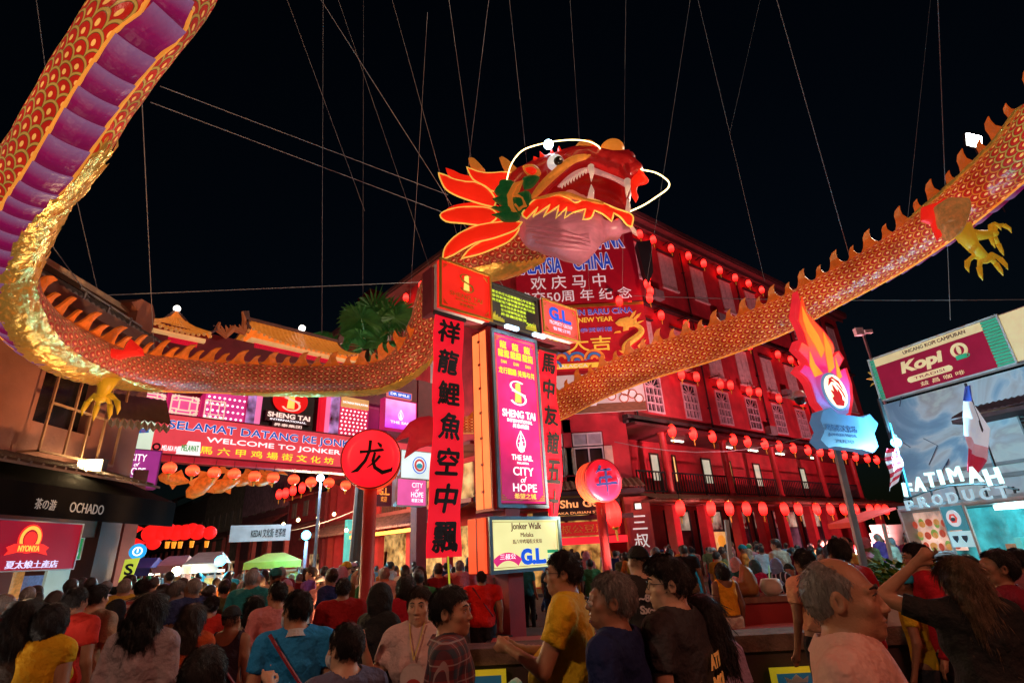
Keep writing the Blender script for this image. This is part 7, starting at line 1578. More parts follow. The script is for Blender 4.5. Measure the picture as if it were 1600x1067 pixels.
# palm behind the pagoda
p = aty(572, 540, 24); FPm = Fr((p.x, p.y, 0)); t = thing('fan_palm', 'green fan palm behind the large pagoda roof beside the red building', 'palm tree', FPm); r_ = random.Random(4)
q = MB(); q.tube([(0, 0, 0), (.1, 0, 5), (0, 0, p.z + .3)], [.28, .22, .16], 10); q.build('trunk', mat('palm_trunk', (.08, .05, .03), .9), t)
M_palm = mat('palm_leaf', (.07, .2, .04), .45, var=.5, vs=2, emit=(.05, .16, .03), es=.06)
for i in range(38):
    an = r_.random() * 6.283; el_ = r_.uniform(-.45, 1.3); L_ = r_.uniform(1.0, 2.1); d = Vector((math.cos(an) * math.cos(el_), math.sin(an) * math.cos(el_), math.sin(el_))); c0 = Vector((0, 0, p.z)); hub = c0 + d * L_
    side = d.cross(Vector((0, 0, 1))).normalized(); up = side.cross(d); q = MB(); q.tube([c0, hub], [.03, .015], 4); nb = 17; R_ = r_.uniform(1.1, 1.5)
    for k_ in range(nb):
        a = math.radians(-125 + 250 * k_ / (nb - 1)); dd = d * math.cos(a) + side * math.sin(a); s2 = (dd.cross(up)).normalized() * .05; tip = hub + dd * R_ * (1 - .25 * abs(a) / 2.2) + Vector((0, 0, -.35 * abs(math.sin(a)) - .1)); mid = hub + dd * R_ * .55 + up * .06
        q.add([hub, mid + s2, tip, mid - s2], [(0, 1, 2), (0, 2, 3)])
    q.build('leaf', M_palm, t)
# unseen floodlights: the dragon's inferred from its warm underside, the facade's added as fill
def flood(lb, P, target, power, colr, ang=80, up=.3):
    t = thing('ground_floodlight', lb, 'floodlight', Fr(P), 'floodlights aimed at the dragon'); q = MB(); q.box(-.16, .16, -.1, .1, 0, .2); q.build('housing', M_black, t); q = MB(); q.box(-.14, .14, -.08, .08, .202, .206); q.build('lens', glow('flood_lens', (1, .75, .45), 3), t)
    lamp('SPOT', Vector(P) + Vector((0, 0, .32)), power, colr, .15, target, ang)
flood('floodlight on the soil behind the planter aimed at the dragon head', (1.6, 9.0, .5), (1.2, 12, 11), 2600, (1, .78, .55), 75)
flood('floodlight at the left of the tower aimed at the left coil', (-2.6, 9.5, 0), (-6.5, 13, 6.5), 1900, (1, .5, .2), 100)
flood('floodlight at the right of the planter aimed at the right coil', (5.0, 8.5, .5), (6.5, 12.5, 8.5), 1800, (1, .5, .2), 95)
flood('added fill floodlight on the pavement aimed at the corner posters', (4.5, 20, 0), (3, 26, 14), 2600, (1, .45, .4), 100)
flood('added fill floodlight on the pavement aimed along the red facade', (11.5, 19.5, 0), (13, 32, 13), 9500, (1, .3, .35), 110)
flood('added fill floodlight on the pavement near the far end of the red facade', (22, 27, 0), (23, 40, 12), 4500, (1, .3, .35), 120)
flood('floodlight on the ground by the left wall aimed at the upper coil', (-4.2, 3.4, 0), (-4.2, 5.5, 6.5), 220, (1, .8, .65), 90)

# two lamps added out of view as front fill for the near crowd
for i, (x, y, z, pw_, c_) in enumerate(((-5.5, -3.5, 6.5, 620, (1, .58, .38)), (6.0, -3.0, 6.5, 640, (1, .3, .18)))):
    t = thing('street_lamp', ('added fill lamp behind the viewpoint on the left', 'added fill lamp behind the viewpoint on the right')[i], 'lamp', Fr((x, y, 0))); q = MB(); q.lathe([(.09, 0), (.06, z)], n=10); q.obox((0, 0, z), (0, .8, z + .1), .06, .06); q.build('post', M_grey, t)
    q = MB(); q.box(-.12, .12, .6, 1.1, z + .02, z + .1); q.build('lamp_head', M_black, t); q = MB(); q.box(-.1, .1, .65, 1.05, z + .0, z + .015); q.build('lamp_glass', glow('fill_lamp_glass', (1, .8, .6), 6), t)
    lamp('POINT', (x, y + .85, z - .15), pw_, c_, .25)
# ------------------------------------------------------------------ people
f32 = np.float32
def V3(*a): return np.array(a, f32)
def rc(P, a, b, ra, rb):
    a = np.asarray(a, f32); b = np.asarray(b, f32); ba = b - a; pa = P - a; t = np.clip((pa @ ba) / max(float(ba @ ba), 1e-9), 0, 1)
    return np.sqrt(((pa - t[:, None] * ba) ** 2).sum(1)) - (ra + (rb - ra) * t)
def el(P, c, r):
    q = P - np.asarray(c, f32); r = np.asarray(r, f32); k0 = np.sqrt(((q / r) ** 2).sum(1)); k1 = np.sqrt(((q / (r * r)) ** 2).sum(1)) + 1e-9
    return k0 * (k0 - 1) / k1
def su(a, b, k=.02): h = np.clip(.5 + .5 * (b - a) / k, 0, 1); return b + (a - b) * h - k * h * (1 - h)
def ss(a, b, k=.01): return -su(-a, b, k)          # a minus b
def surf_nets(xs, ys, zs, V):
    nx, ny, nz = V.shape; S = V < 0
    c = S[:-1, :-1, :-1].astype(np.int8)
    for i in (0, 1):
        for j in (0, 1):
            for k in (0, 1):
                if i + j + k: c = c + S[i:nx - 1 + i, j:ny - 1 + j, k:nz - 1 + k]
    A = np.argwhere((c > 0) & (c < 8)); 
    if len(A) == 0: return np.zeros((0, 3)), []
    ind = -np.ones((nx - 1, ny - 1, nz - 1), np.int32); ind[tuple(A.T)] = np.arange(len(A))
    acc = np.zeros((len(A), 3)); cnt = np.zeros(len(A)); G = (xs, ys, zs)
    cor = [(i, j, k) for i in (0, 1) for j in (0, 1) for k in (0, 1)]
    val = {c_: V[A[:, 0] + c_[0], A[:, 1] + c_[1], A[:, 2] + c_[2]] for c_ in cor}
    for c_ in cor:
        for ax in range(3):
            if c_[ax] == 0:
                d = list(c_); d[ax] = 1; d = tuple(d); a, b = val[c_], val[d]; m = (a < 0) != (b < 0); t = np.where(m, a / np.where(m, a - b, 1), 0)
                p = np.stack([G[q][A[:, q] + c_[q]] for q in range(3)], 1); p2 = G[ax][A[:, ax] + 1]; p[:, ax] += t * (p2 - p[:, ax]); acc[m] += p[m]; cnt[m] += 1
    vt = acc / cnt[:, None]; F = []
    for ax in range(3):
        o1, o2 = [(1, 2), (2, 0), (0, 1)][ax]; sl = [slice(None)] * 3; sl2 = [slice(None)] * 3; sl[ax] = slice(0, -1); sl2[ax] = slice(1, None)
        a = S[tuple(sl)]; b = S[tuple(sl2)]; E = np.argwhere(a != b); lim = (nx, ny, nz)
        E = E[(E[:, o1] > 0) & (E[:, o2] > 0) & (E[:, o1] < lim[o1] - 1) & (E[:, o2] < lim[o2] - 1)]
        def gi(d1, d2): q = E.copy(); q[:, o1] += d1; q[:, o2] += d2; return ind[tuple(q.T)]
        Q = np.stack([gi(-1, -1), gi(0, -1), gi(0, 0), gi(-1, 0)], 1); fl_ = ~a[tuple(E.T)]; Q[fl_] = Q[fl_][:, ::-1]; Q = Q[(Q >= 0).all(1)]; F.append(Q)
    return vt, np.concatenate(F)
def grid(lo, hi, flo, fhi, fine, coarse):
    def ax(a, b, fa, fb):
        r = [a]
        while r[-1] < b: r.append(r[-1] + (fine if fa <= r[-1] < fb else coarse))
        return np.array(r, f32)
    return [ax(lo[i], hi[i], flo[i], fhi[i]) for i in range(3)]
def wob(P, amp, fr): return amp * (np.sin(P[:, 0] * fr + 1.3 * np.sin(P[:, 2] * fr * .7)) * np.sin(P[:, 2] * fr * .9 + P[:, 1] * fr) + .5 * np.sin(P[:, 2] * fr * 1.9 + P[:, 0] * fr * 1.3))
DEF = dict(sex='m', w=1.0, yaw=0, pitch=0, hair='short', sleeve=.55, neck='crew', arms=None, legs='stand', long=0, hem=.86, lean=0.0, belly=0.)
HC = (0, .015, 1.585)
def fields(P, sp):
    """signed distances of body, shirt, trousers, hair for a figure 1.70 tall facing +y"""
    fem = sp['sex'] == 'f'; w = sp['w']; sh = (.165 if fem else .195) * w; R = {}
    P = P.copy(); P[:, 1] -= sp['lean'] * np.clip(P[:, 2] - .9, 0, 2) ** 1.0
    # torso
    t = el(P, (0, 0, 1.28), (.165 * w, .108 * w, .23)); t = su(t, el(P, (0, .0, 1.02), ((.16 if fem else .155) * w, .105 * w, .17)), .06)
    t = su(t, rc(P, (-sh * .8, -.01, 1.41), (sh * .8, -.01, 1.41), .055 * w, .055 * w), .06)
    t = su(t, el(P, (0, -.005, .93), ((.175 if fem else .158) * w, .115 * w, .12)), .05)
    if fem:
        for s in (-1, 1): t = su(t, el(P, (s * .075, .085, 1.24), (.07, .06, .07)), .04)
    if sp['belly']: t = su(t, el(P, (0, .05, 1.08), (.15 * w, .12 + sp['belly'], .16)), .05)
    arms = sp['arms'] or {}; AR = []
    for s, nm in ((1, 'R'), (-1, 'L')):
        S0 = V3(s * sh, -.01, 1.405); E, W = arms.get(nm, ((s * (sh + .05), -.03, 1.12), (s * (sh + .06), .06, .86))); E = V3(*E); W = V3(*W); AR.append((s, S0, E, W))
    k = .92 if fem else 1.0
    a_all = None
    for s, S0, E, W in AR:
        d = su(rc(P, S0, E, .052 * w * k, .041 * w * k), rc(P, E, W, .04 * w * k, .026 * k), .015)
        dr_ = (W - E) / np.linalg.norm(W - E); up = V3(0, 1, 0) if abs(dr_[1]) < .8 else V3(0, 0, 1); sd_ = np.cross(dr_, up); sd_ /= np.linalg.norm(sd_); fw = np.cross(sd_, dr_)
        hd = W + dr_ * .05; palm = rc(P, W, hd + dr_ * .02, .024, .03)
        fn = None
        for q in range(4):
            b = hd + dr_ * .035 + sd_ * (-.027 + .018 * q); l_ = (.034, .04, .037, .028)[q]; m_ = b + dr_ * l_; e_ = m_ + (dr_ * .5 + fw * .6 * s * 1.0) * l_ * .9
            if sp.get('point') == ('R' if s > 0 else 'L'):
                e_ = (m_ + dr_ * l_ * 1.1) if q == 0 else m_ - dr_ * .02 + fw * .03
            d_ = np.minimum(rc(P, b, m_, .0105, .0095), rc(P, m_, e_, .0095, .008)); fn = d_ if fn is None else np.minimum(fn, d_)
        th = su(rc(P, W + dr_ * .02 - sd_ * .02, W + dr_ * .06 - sd_ * .05, .014, .012), rc(P, W + dr_ * .06 - sd_ * .05, W + dr_ * .09 - sd_ * .045 + fw * .01, .0115, .009), .006)
        d = su(d, su(su(palm, fn, .008), th, .01), .015); a_all = d if a_all is None else np.minimum(a_all, d)
    # legs
    L = None; LG = []
    for s in (-1, 1):
        if sp['legs'] == 'sit': H_, K, A = V3(s * .09, 0, .9), V3(s * .12, .42, .92), V3(s * .12, .44, .48)
        elif sp['legs'] == 'walk': H_, K, A = V3(s * .09, 0, .9), V3(s * .1, .1 * s + .05, .5), V3(s * .1, .2 * s - .04, .09 + (.03 if s < 0 else 0))
        else: H_, K, A = V3(s * .09, 0, .9), V3(s * .105, .01, .5), V3(s * .11, -.02, .08)
        d = su(rc(P, H_, K, .088 * w, .056 * w), rc(P, K, A, .055 * w, .038), .03); ft = rc(P, A + V3(0, -.03, -.045), A + V3(s * .02, .15, -.055), .036, .028)
        LG.append((s, H_, K, A)); d = su(d, ft, .02); L = d if L is None else np.minimum(L, d)
    neck = rc(P, (0, -.025, 1.42), (0, -.01, 1.53), .058 * (.85 if fem else 1), .052 * (.85 if fem else 1))
    # head frame
    yaw = math.radians(sp['yaw']); pt = math.radians(sp['pitch']); cy, sy, cp, sp_ = math.cos(yaw), math.sin(yaw), math.cos(pt), math.sin(pt)
    Q = P - V3(0, -.01, 1.50); x = Q[:, 0] * cy + Q[:, 1] * sy; y = -Q[:, 0] * sy + Q[:, 1] * cy; z = Q[:, 2]
    y, z = y * cp - z * sp_, y * sp_ + z * cp; H = np.stack([x, y - .02, z - .085], 1).astype(f32)
    hd = el(H, (0, -.012, .022), (.076, .096, .098)); fc = el(H, (0, .028, -.03), (.060, .066, .082)); hd = su(hd, fc, .03)
    jaw = rc(H, (-.034, .03, -.07), (.034, .03, -.07), .026, .026); hd = su(hd, jaw, .03); hd = su(hd, el(H, (0, .072, -.085), (.022, .018, .018)), .02)
    for s in (-1, 1):
        hd = su(hd, el(H, (s * .043, .058, -.015), (.022, .022, .02)), .02); hd = su(hd, rc(H, (s * .015, .086, .032), (s * .045, .074, .03), .009, .007), .014)
        hd = ss(hd, el(H, (s * .031, .098, .012), (.018, .014, .010)), .012); hd = su(hd, el(H, (s * .031, .074, .012), (.0165, .0155, .0125)), .004)
        ear = el(H, (s * .079, -.008, .0), (.008, .02, .031)); ear = ss(ear, el(H, (s * .086, -.004, .002), (.006, .011, .019)), .006); hd = su(hd, ear, .008)
        hd = su(hd, el(H, (s * .012, .096, -.026), (.0075, .010, .007)), .008)
    hd = su(hd, rc(H, (0, .088, .014), (0, .1065, -.022), .007, .0098), .012)
    hd = su(hd, el(H, (0, .088, -.052), (.023, .012, .0065)), .006); hd = su(hd, el(H, (0, .086, -.064), (.019, .012, .007)), .006); hd = ss(hd, el(H, (0, .1, -.058), (.025, .012, .0016)), .003)
    body = su(su(t, neck, .03), hd, .022); body = np.minimum(body, a_all) if False else su(body, a_all, .03); body = su(body, L, .04); R['skin'] = body
    # clothes
    infl = .016 if not sp['long'] else .018
    sh_ = t - infl + wob(P, .007, 17) + .006 * np.sin(P[:, 2] * 30 + P[:, 0] * 14 + 2 * np.sin(P[:, 0] * 9)) * np.clip(1.35 - P[:, 2], 0, .3) * 3; sl = sp['sleeve']
    for s, S0, E, W in AR:
        if sl <= 0: continue
        if sl <= 1: e = S0 + (E - S0) * sl; d = rc(P, S0, e, .068 * w * k, .064 * w * k) + wob(P, .003, 40); n_ = (E - S0) / np.linalg.norm(E - S0); d = np.maximum(d, (P - e) @ n_.astype(f32))
        else: d = su(rc(P, S0, E, .064 * w * k, .052 * w * k), rc(P, E, W, .052 * w * k, .042), .02) + wob(P, .004, 36)
        sh_ = su(sh_, d, .03)
    if sp.get('skirt'): sh_ = su(sh_, rc(P, (0, 0, .95), (0, 0, sp['skirt']), .16 * w, .27), .05)
    sh_ = np.maximum(sh_, (sp['hem'] if not sp.get('skirt') else sp['skirt']) - P[:, 2])
    nk = rc(P, (0, .02 if sp['neck'] == 'v' else -.02, 1.40), (0, -.01, 1.6), .066, .066)
    if sp['neck'] == 'tank': sh_ = np.maximum(sh_, -(el(P, (0, 0, 1.47), (.11 * w, .2, .12)))) ; sh_ = np.maximum(sh_, np.abs(P[:, 0]) - .14 * w)
    else: sh_ = np.maximum(sh_, -np.minimum(nk, rc(P, (0, -.01, 1.462), (0, -.01, 1.6), .08, .08)))
    if sp['neck'] == 'polo':
        c_ = np.abs(rc(P, (0, -.025, 1.40), (0, -.01, 1.6), .078, .066)) - .006; c_ = np.maximum(c_, P[:, 2] - 1.475 + .35 * np.clip(P[:, 1], 0, 1)); c_ = np.maximum(c_, 1.42 - P[:, 2] - .25 * P[:, 1]); c_ = np.maximum(c_, .018 - np.abs(P[:, 0]) - 3 * np.clip(-P[:, 1] + .03, 0, 1)); sh_ = np.minimum(sh_, c_)
    R['shirt'] = sh_
    pn = np.maximum(t - .010, P[:, 2] - .98)
    for s, H_, K, A in LG:
        b = .5 if sp.get('shorts') else 1; d = su(rc(P, H_, K, .1 * w, .074 * w), rc(P, K, A, .072 * w, .058) if b == 1 else np.full(len(P), 9., f32), .03) + wob(P, .004, 20); d = np.maximum(d, (.055 if sp['legs'] != 'sit' or 1 else 0) - P[:, 2]); pn = su(pn, d, .03)
    R['trousers'] = np.maximum(pn, P[:, 2] - max(sp['hem'] + .03, .9))
    # hair
    h = sp['hair']; wv = .0011 * (np.sin(H[:, 0] * 300 + 2 * np.sin(H[:, 2] * 40)) + np.sin(H[:, 2] * 70 + H[:, 0] * 90) + np.sin(H[:, 1] * 120 + H[:, 2] * 50)); top_ = el(H, (0, -.014, .026), (.086, .108, .112)) + wv
    def cut(p, n): n = np.asarray(n, f32); n /= np.linalg.norm(n); return -((H - np.asarray(p, f32)) @ n)
    hl = np.interp(H[:, 1], [-.13, -.09, -.05, -.025, -.012, .0, .022, .034, .055, .09], [-.10, -.088, -.055, -.03, -.002, .008, -.006, .04, .058, .078]).astype(f32) + .0035 * np.sin(H[:, 0] * 160 + H[:, 1] * 200) + .25 * np.abs(H[:, 0]) * (H[:, 1] > .06) * .3
    thin = .007 * np.clip((.02 - H[:, 2]) / .07, 0, 1) + .004; base = -su(-(top_ + thin), -((hl - H[:, 2]) * .55), .010)
    if h == 'short': R['hair'] = base
    elif h == 'bald': b_ = -su(-(el(H, (0, -.014, .018), (.082, .104, .105)) + wv + thin * .5), -((hl - H[:, 2]) * .55), .01); R['hair'] = ss(b_, el(H, (0, .07, .112), (.068, .105, .088)) + wv * 1.5, .014)
    elif h == 'tall': R['hair'] = -su(-su(top_ + thin, el(H, (0, .012, .078), (.080, .092, .066)) + wv * 1.5, .02), -((hl - .01 - H[:, 2]) * .55), .010)
    elif h == 'long' or h == 'longb':
        ln = .30 if h == 'long' else .42; b = np.maximum(el(H, (0, -.016, .02), (.092, .112, .118)) + wv, cut((0, .075, .06), (0, -.3, .15)))
        b = su(b, el(H, (0, -.085, -ln * .45), (.115, .052, ln * .62)) + wv * 3, .04)
        for s in (-1, 1): b = su(b, rc(H, (s * .06, -.03, -.02), (s * .075, -.05, -.16), .035, .03) + wv * 2, .03); R['hair'] = np.maximum(b, -el(H, (0, .075, -.02), (.055, .06, .085)))
    elif h == 'bun': R['hair'] = su(base, el(H, (0, -.125, .03), (.04, .04, .04)) + wv, .01)
    elif h == 'tail': R['hair'] = su(base, rc(H, (0, -.115, .03), (0, -.15, -.2), .03, .022) + wv, .015)
    elif h == 'bob': b = np.maximum(el(H, (0, -.018, -.01), (.1, .118, .14)) + wv, cut((0, .075, .06), (0, -.5, .15))); b = np.maximum(b, -.115 - H[:, 2]); R['hair'] = np.maximum(b, -el(H, (0, .08, -.03), (.06, .07, .085)))
    elif h == 'cap': c_ = np.maximum(el(H, (0, -.014, .03), (.09, .11, .105)), .035 - H[:, 2]); br = np.maximum(np.abs(H[:, 2] - .045 + H[:, 1] * .15) - .005, el(H, (0, .10, .04), (.07, .085, .2))); R['hat'] = np.minimum(c_, br); R['hair'] = base + .008
    elif h == 'hijab':
        b = el(H, (0, -.012, .0), (.098, .12, .135)); b = su(b, rc(H, (0, -.01, -.1), (0, -.0, -.26), .085, .16), .06); R['hair'] = np.maximum(np.maximum(b, -el(H, (0, .11, .0), (.052, .07, .075))), -.33 - H[:, 2]) + wob(P, .003, 40)
    if sp.get('mask'):
        m = np.abs(el(H, (0, .045, -.045), (.07, .078, .06))) - .003; m = np.maximum(m, -(H[:, 1] - .03)); m = np.maximum(m, H[:, 2] + .005); R['mask'] = np.maximum(m, -.095 - H[:, 2])
    R['_H'] = H; return R
def mk_mesh(nm, vt, Fq, m):
    me = bpy.data.meshes.new(nm); me.vertices.add(len(vt)); me.vertices.foreach_set('co', np.asarray(vt, f32).ravel()); n = len(Fq)
    me.loops.add(n * 4); me.loops.foreach_set('vertex_index', np.asarray(Fq, np.int32).ravel()); me.polygons.add(n); me.polygons.foreach_set('loop_start', np.arange(n, dtype=np.int32) * 4); me.polygons.foreach_set('loop_total', np.full(n, 4, np.int32))
    me.update(calc_edges=True); me.validate(); me.shade_smooth()
    for x in (m if isinstance(m, list) else [m]): me.materials.append(x)
    return me
def head_xf(sp):
    yaw = math.radians(sp['yaw']); pt = math.radians(sp['pitch']); return Matrix.Translation((0, -.01 + sp['lean'] * .6, 1.50)) @ Matrix.Rotation(yaw, 4, 'Z') @ Matrix.Rotation(pt, 4, 'X') @ Matrix.Translation((0, .02, .085))
def skinm(nm, c): return mat(nm, c, .48, var=.14, vs=14, bump=.12, bs=180, spec=.45)
SK = [skinm('skin_tan', (.42, .21, .12)), skinm('skin_brown', (.30, .14, .08)), skinm('skin_light', (.55, .33, .22)), skinm('skin_deep', (.2, .09, .05))]
def hairm(nm, c): return mat(nm, c, .40, var=.5, vs=40, bump=.6, bs=120, stretch=(2.5, 2.5, .25))
HB = hairm('hair_black', (.010, .008, .008)); HG = hairm('hair_grey', (.20, .18, .17)); HBl = hairm('hair_streaked', (.12, .07, .035)); HD = hairm('hair_darkbrown', (.03, .016, .01))
CL = {}
def cloth(c, nm=None):
    k_ = nm or 'cloth_%02d_%02d_%02d' % tuple(int(v * 99) for v in c)
    if k_ not in CL: CL[k_] = mat(k_, c, .82, var=.14, vs=5, bump=1.0, bs=7, spec=.2)
    return CL[k_]
def plaid():
    m, n, l, b = newmat('plaid_cloth'); tc = n.new('ShaderNodeTexCoord'); sp = n.new('ShaderNodeSeparateXYZ'); l.new(tc.outputs['Object'], sp.inputs[0]); nt = m.node_tree
    cc = []
    for ax, fq in ((0, 14), (2, 12)):
        v = NX(nt, sp.outputs[ax]) * fq; fr_ = v.op('FRACT'); cc.append(fr_.lt(.45)); cc.append((fr_ - .7).op('ABSOLUTE').lt(.035))
    s1_ = cc[0] + cc[2]; s2_ = cc[1].op('MAXIMUM', cc[3]); r = n.new('ShaderNodeValToRGB'); e = r.color_ramp.elements; e[0].color = (.16, .02, .025, 1); e[1].color = (.02, .02, .035, 1); k = e.new(.5); k.color = (.07, .015, .025, 1); l.new((s1_ * .5).so, r.inputs[0])
    mx = n.new('ShaderNodeMixRGB'); l.new((s2_ * .6).so, mx.inputs[0]); l.new(r.outputs[0], mx.inputs[1]); mx.inputs[2].default_value = (.35, .28, .28, 1); l.new(mx.outputs[0], b.inputs['Base Color']); b.inputs['Roughness'].default_value = .85; return m
def stripes(nm, c0, c1, fq, ax=2, fr_=.5):
    m, n, l, b = newmat(nm); tc = n.new('ShaderNodeTexCoord'); sp = n.new('ShaderNodeSeparateXYZ'); l.new(tc.outputs['Object'], sp.inputs[0]); v = (NX(m.node_tree, sp.outputs[ax]) * fq).op('FRACT').lt(fr_)
    mx = n.new('ShaderNodeMixRGB'); l.new(v.so, mx.inputs[0]); mx.inputs[1].default_value = (*c0, 1); mx.inputs[2].default_value = (*c1, 1); l.new(mx.outputs[0], b.inputs['Base Color']); b.inputs['Roughness'].default_value = .85; return m
def lips_eyes(t, sp, dark=True):
    X = head_xf(sp)
    q = MB()
    for s in (-1, 1): q.ball((s * .031, .0752, .0125), .0134, 10, 8)
    q.v = [tuple(X @ Vector(p)) for p in q.v]; e = q.build('eye', mat('eyeball', (.6, .55, .5), .2, bump=0), t, True)
    q = MB()
    for s in (-1, 1): q.ball((s * .031, .0850, .0125), (.0062, .0045, .0062), 8, 6)
    q.v = [tuple(X @ Vector(p)) for p in q.v]; q.build('iris', mat('iris_dark', (.02, .01, .006), .1, bump=0), e, True)
    q = MB()
    for s in (-1, 1):
        q.tube([(s * .014, .0955, .034), (s * .03, .0935, .041), (s * .048, .079, .034)], [.0035, .0042, .002], 5); q.tube([(s * .017, .0885, .018), (s * .031, .0925, .0225), (s * .045, .083, .017)], [.0015, .0022, .0015], 4)
    q.v = [tuple(X @ Vector(p)) for p in q.v]; q.build('eyebrow', HB if sp.get('hairm') is not HG else HD, t, True)
    q = MB(); sm_ = .5 if sp.get('smile') else .0
    for z_, w_ in ((-.054, .0032), (-.0625, .0042)): q.tube([(s_ * .024, .082 - .0, z_ * .5 - .029 + sm_ * .012) if abs(s_) == 1 else (s_ * .024, .093 - .008 * s_ * s_, z_ + sm_ * .008 * s_ * s_) for s_ in (-1, -.5, 0, .5, 1)], [.001, w_ * .8, w_, w_ * .8, .001], 6)
    q.v = [tuple(X @ Vector(p)) for p in q.v]; q.build('lips', mat('lips', (.35, .11, .09), .4, bump=0), t, True)
def glasses(t, sp):
    X = head_xf(sp); q = MB()
    for s in (-1, 1):
        q.tube([(s * .033 + .024 * math.cos(a), .104 - .25 * abs(.024 * math.cos(a) * (1 if math.cos(a) * s > 0 else 0)), .008 + .018 * math.sin(a)) for a in np.linspace(0, 6.283, 13)[:-1]], .0016, 4, closed=True); q.tube([(s * .057, .098, .014), (s * .081, .04, .016), (s * .084, -.01, .008)], .0018, 4)
    q.tube([(-.009, .105, .013), (.009, .105, .013)], .0016, 4); q.v = [tuple(X @ Vector(p)) for p in q.v]; q.build('glasses', M_black, t)
def strands(vt, Fq, sp, m, ho, t):
    r_ = np.random.default_rng(7); P = vt[Fq]; c = P.mean(1); n = np.cross(P[:, 2] - P[:, 0], P[:, 3] - P[:, 1]); a = np.linalg.norm(n, axis=1) + 1e-12; n /= a[:, None]
    lg = sp['hair'].startswith('long'); bl_ = .55 if sp['hair'] == 'bald' else 1; N = 5200 if lg else int(4200 * bl_); i = r_.choice(len(c), N, p=a / a.sum()); c = c[i] + r_.normal(0, .003, (N, 3)) ; n = n[i]; X = head_xf(sp); wl_ = np.array(X @ Vector((.01, -.055, .13)))
    d = c - wl_; d /= np.linalg.norm(d, axis=1)[:, None] + 1e-9; d[:, 2] -= 1.6 if lg or sp['hair'] == 'bob' else .5; d += r_.normal(0, .22, (N, 3)); d -= n * (d * n).sum(1)[:, None]; d /= np.linalg.norm(d, axis=1)[:, None] + 1e-9
    L_ = r_.uniform(.05, .12, N) if lg else r_.uniform(.014, .032, N) * bl_; up = n * (r_.uniform(.0, .10, N) if lg else r_.uniform(.08, .38, N))[:, None]; s_ = np.cross(d, n); w_ = r_.uniform(.0006, .0013, N)[:, None]
    V = np.stack([c + s_ * w_ - n * .002, c - s_ * w_ - n * .002, c + (d * .55 + up * .7) * L_[:, None] - s_ * w_ * .6, c + (d + up * .8) * L_[:, None]], 1).reshape(-1, 3); F = np.arange(N)[:, None] * 4 + np.array([[0, 1, 2, 3]])
    o = place('hair_strands', mk_mesh('hair_strands', V, F, m), ho); o['kind'] = 'stuff'
def collar(t, sp, m):
    q = MB(); n = 26; V = []
    for k_ in range(n + 1):
        a = math.radians(-158 + 316 * k_ / n); fr_ = (1 - math.cos(a)) / 2    # 0 back, 1 front
        for r_, z in ((.074, 1.447 - .028 * fr_), (.066, 1.492 - .045 * fr_), (.073, 1.494 - .047 * fr_), (.100 + .012 * fr_, 1.452 - .05 * fr_ - (.03 if fr_ > .93 else 0))): V.append((r_ * math.sin(a), -.02 - r_ * math.cos(a) * .98, z))
    q.add(V, [(i * 4 + j, i * 4 + j + 1, i * 4 + j + 5, i * 4 + j + 4) for i in range(n) for j in range(3)]); q.build('collar', m, t, True)
def person(label, x, y, face, s, group=None, skin=0, hm=HB, shirt=(.5, .5, .5), pants=(.03, .03, .04), fine=.0085, coarse=.024, extra=None, z=0.0, **kw):
    sp = {**DEF, **kw, 'hairm': hm}
    t = bpy.data.objects.new('person', None); col.objects.link(t); t.location = (x, y, z); t.rotation_euler = (0, 0, math.radians(face)); t.scale = (s,) * 3; setkw(t, label, 'person', group)
    arms = sp['arms'] or {}; ext = [max([.36 * sp['w']] + [abs(p[0]) + .12 for a in arms.values() for p in a]), max([.3] + [abs(p[1]) + .16 for a in arms.values() for p in a]), max([1.74] + [p[2] + .16 for a in arms.values() for p in a])]
    if sp.get('skirt'): ext[0] = max(ext[0], .34); 
    if sp['legs'] == 'sit': ext[1] = .72
    xs, ys, zs = grid((-ext[0], -ext[1], -.03 if sp['legs'] != 'sit' else .36), (ext[0], ext[1], ext[2]), (-.1, -.13, 1.46), (.1, .13, 1.74), fine, coarse)
    g_ = np.stack(np.meshgrid(xs, ys, zs, indexing='ij'), -1).reshape(-1, 3).astype(f32); R = fields(g_, sp); shp = (len(xs), len(ys), len(zs))
    sm = shirt if not isinstance(shirt, tuple) else cloth(shirt)
    for nm, key, m in (('body', 'skin', SK[skin]), ('shirt', 'shirt', sm), ('trousers', 'trousers', cloth(pants) if isinstance(pants, tuple) else pants), ('hijab' if sp['hair'] == 'hijab' else 'hair', 'hair', hm), ('cap', 'hat', sp.get('hatm')), ('mask', 'mask', sp.get('maskm'))):
        if key not in R: continue
        vt, Fq = surf_nets(xs, ys, zs, R[key].reshape(shp))
        if len(vt) == 0: continue
        ho = place(nm, mk_mesh(nm, vt, Fq, m), t)
        if nm == 'hair': strands(vt, Fq, sp, m, ho, t)
    lips_eyes(t, sp) if not sp.get('back') else None
    if sp['neck'] == 'polo': collar(t, sp, sp.get('collarm') or sm)
    if sp.get('glasses'): glasses(t, sp)
    if extra: extra(t, sp)
    return t
def at_px(px_, py_, D):      # head centre in the picture and its distance
    p = atd(px_, py_, D); return p.x, p.y, (p.z) / 1.585
def fig(label, px_, py_, D, face, **kw): x, y, s = at_px(px_, py_, D); return person(label, x, y, face, s * kw.pop('sc', 1), **kw)
def bag(t, sp):   # pale green plastic bag and cup held in the hands
    q = MB(); q.pillow([(-.06, 0), (.06, 0), (.09, -.12), (.07, -.24), (-.06, -.25), (-.09, -.12)], .05, .004); q.v = [(x - .02, y + .33, z + 1.06) for x, y, z in q.v]; q.build('plastic_bag', mat('bag_green', (.35, .65, .5), .4, emit=(.2, .6, .4), es=.12), t, True)
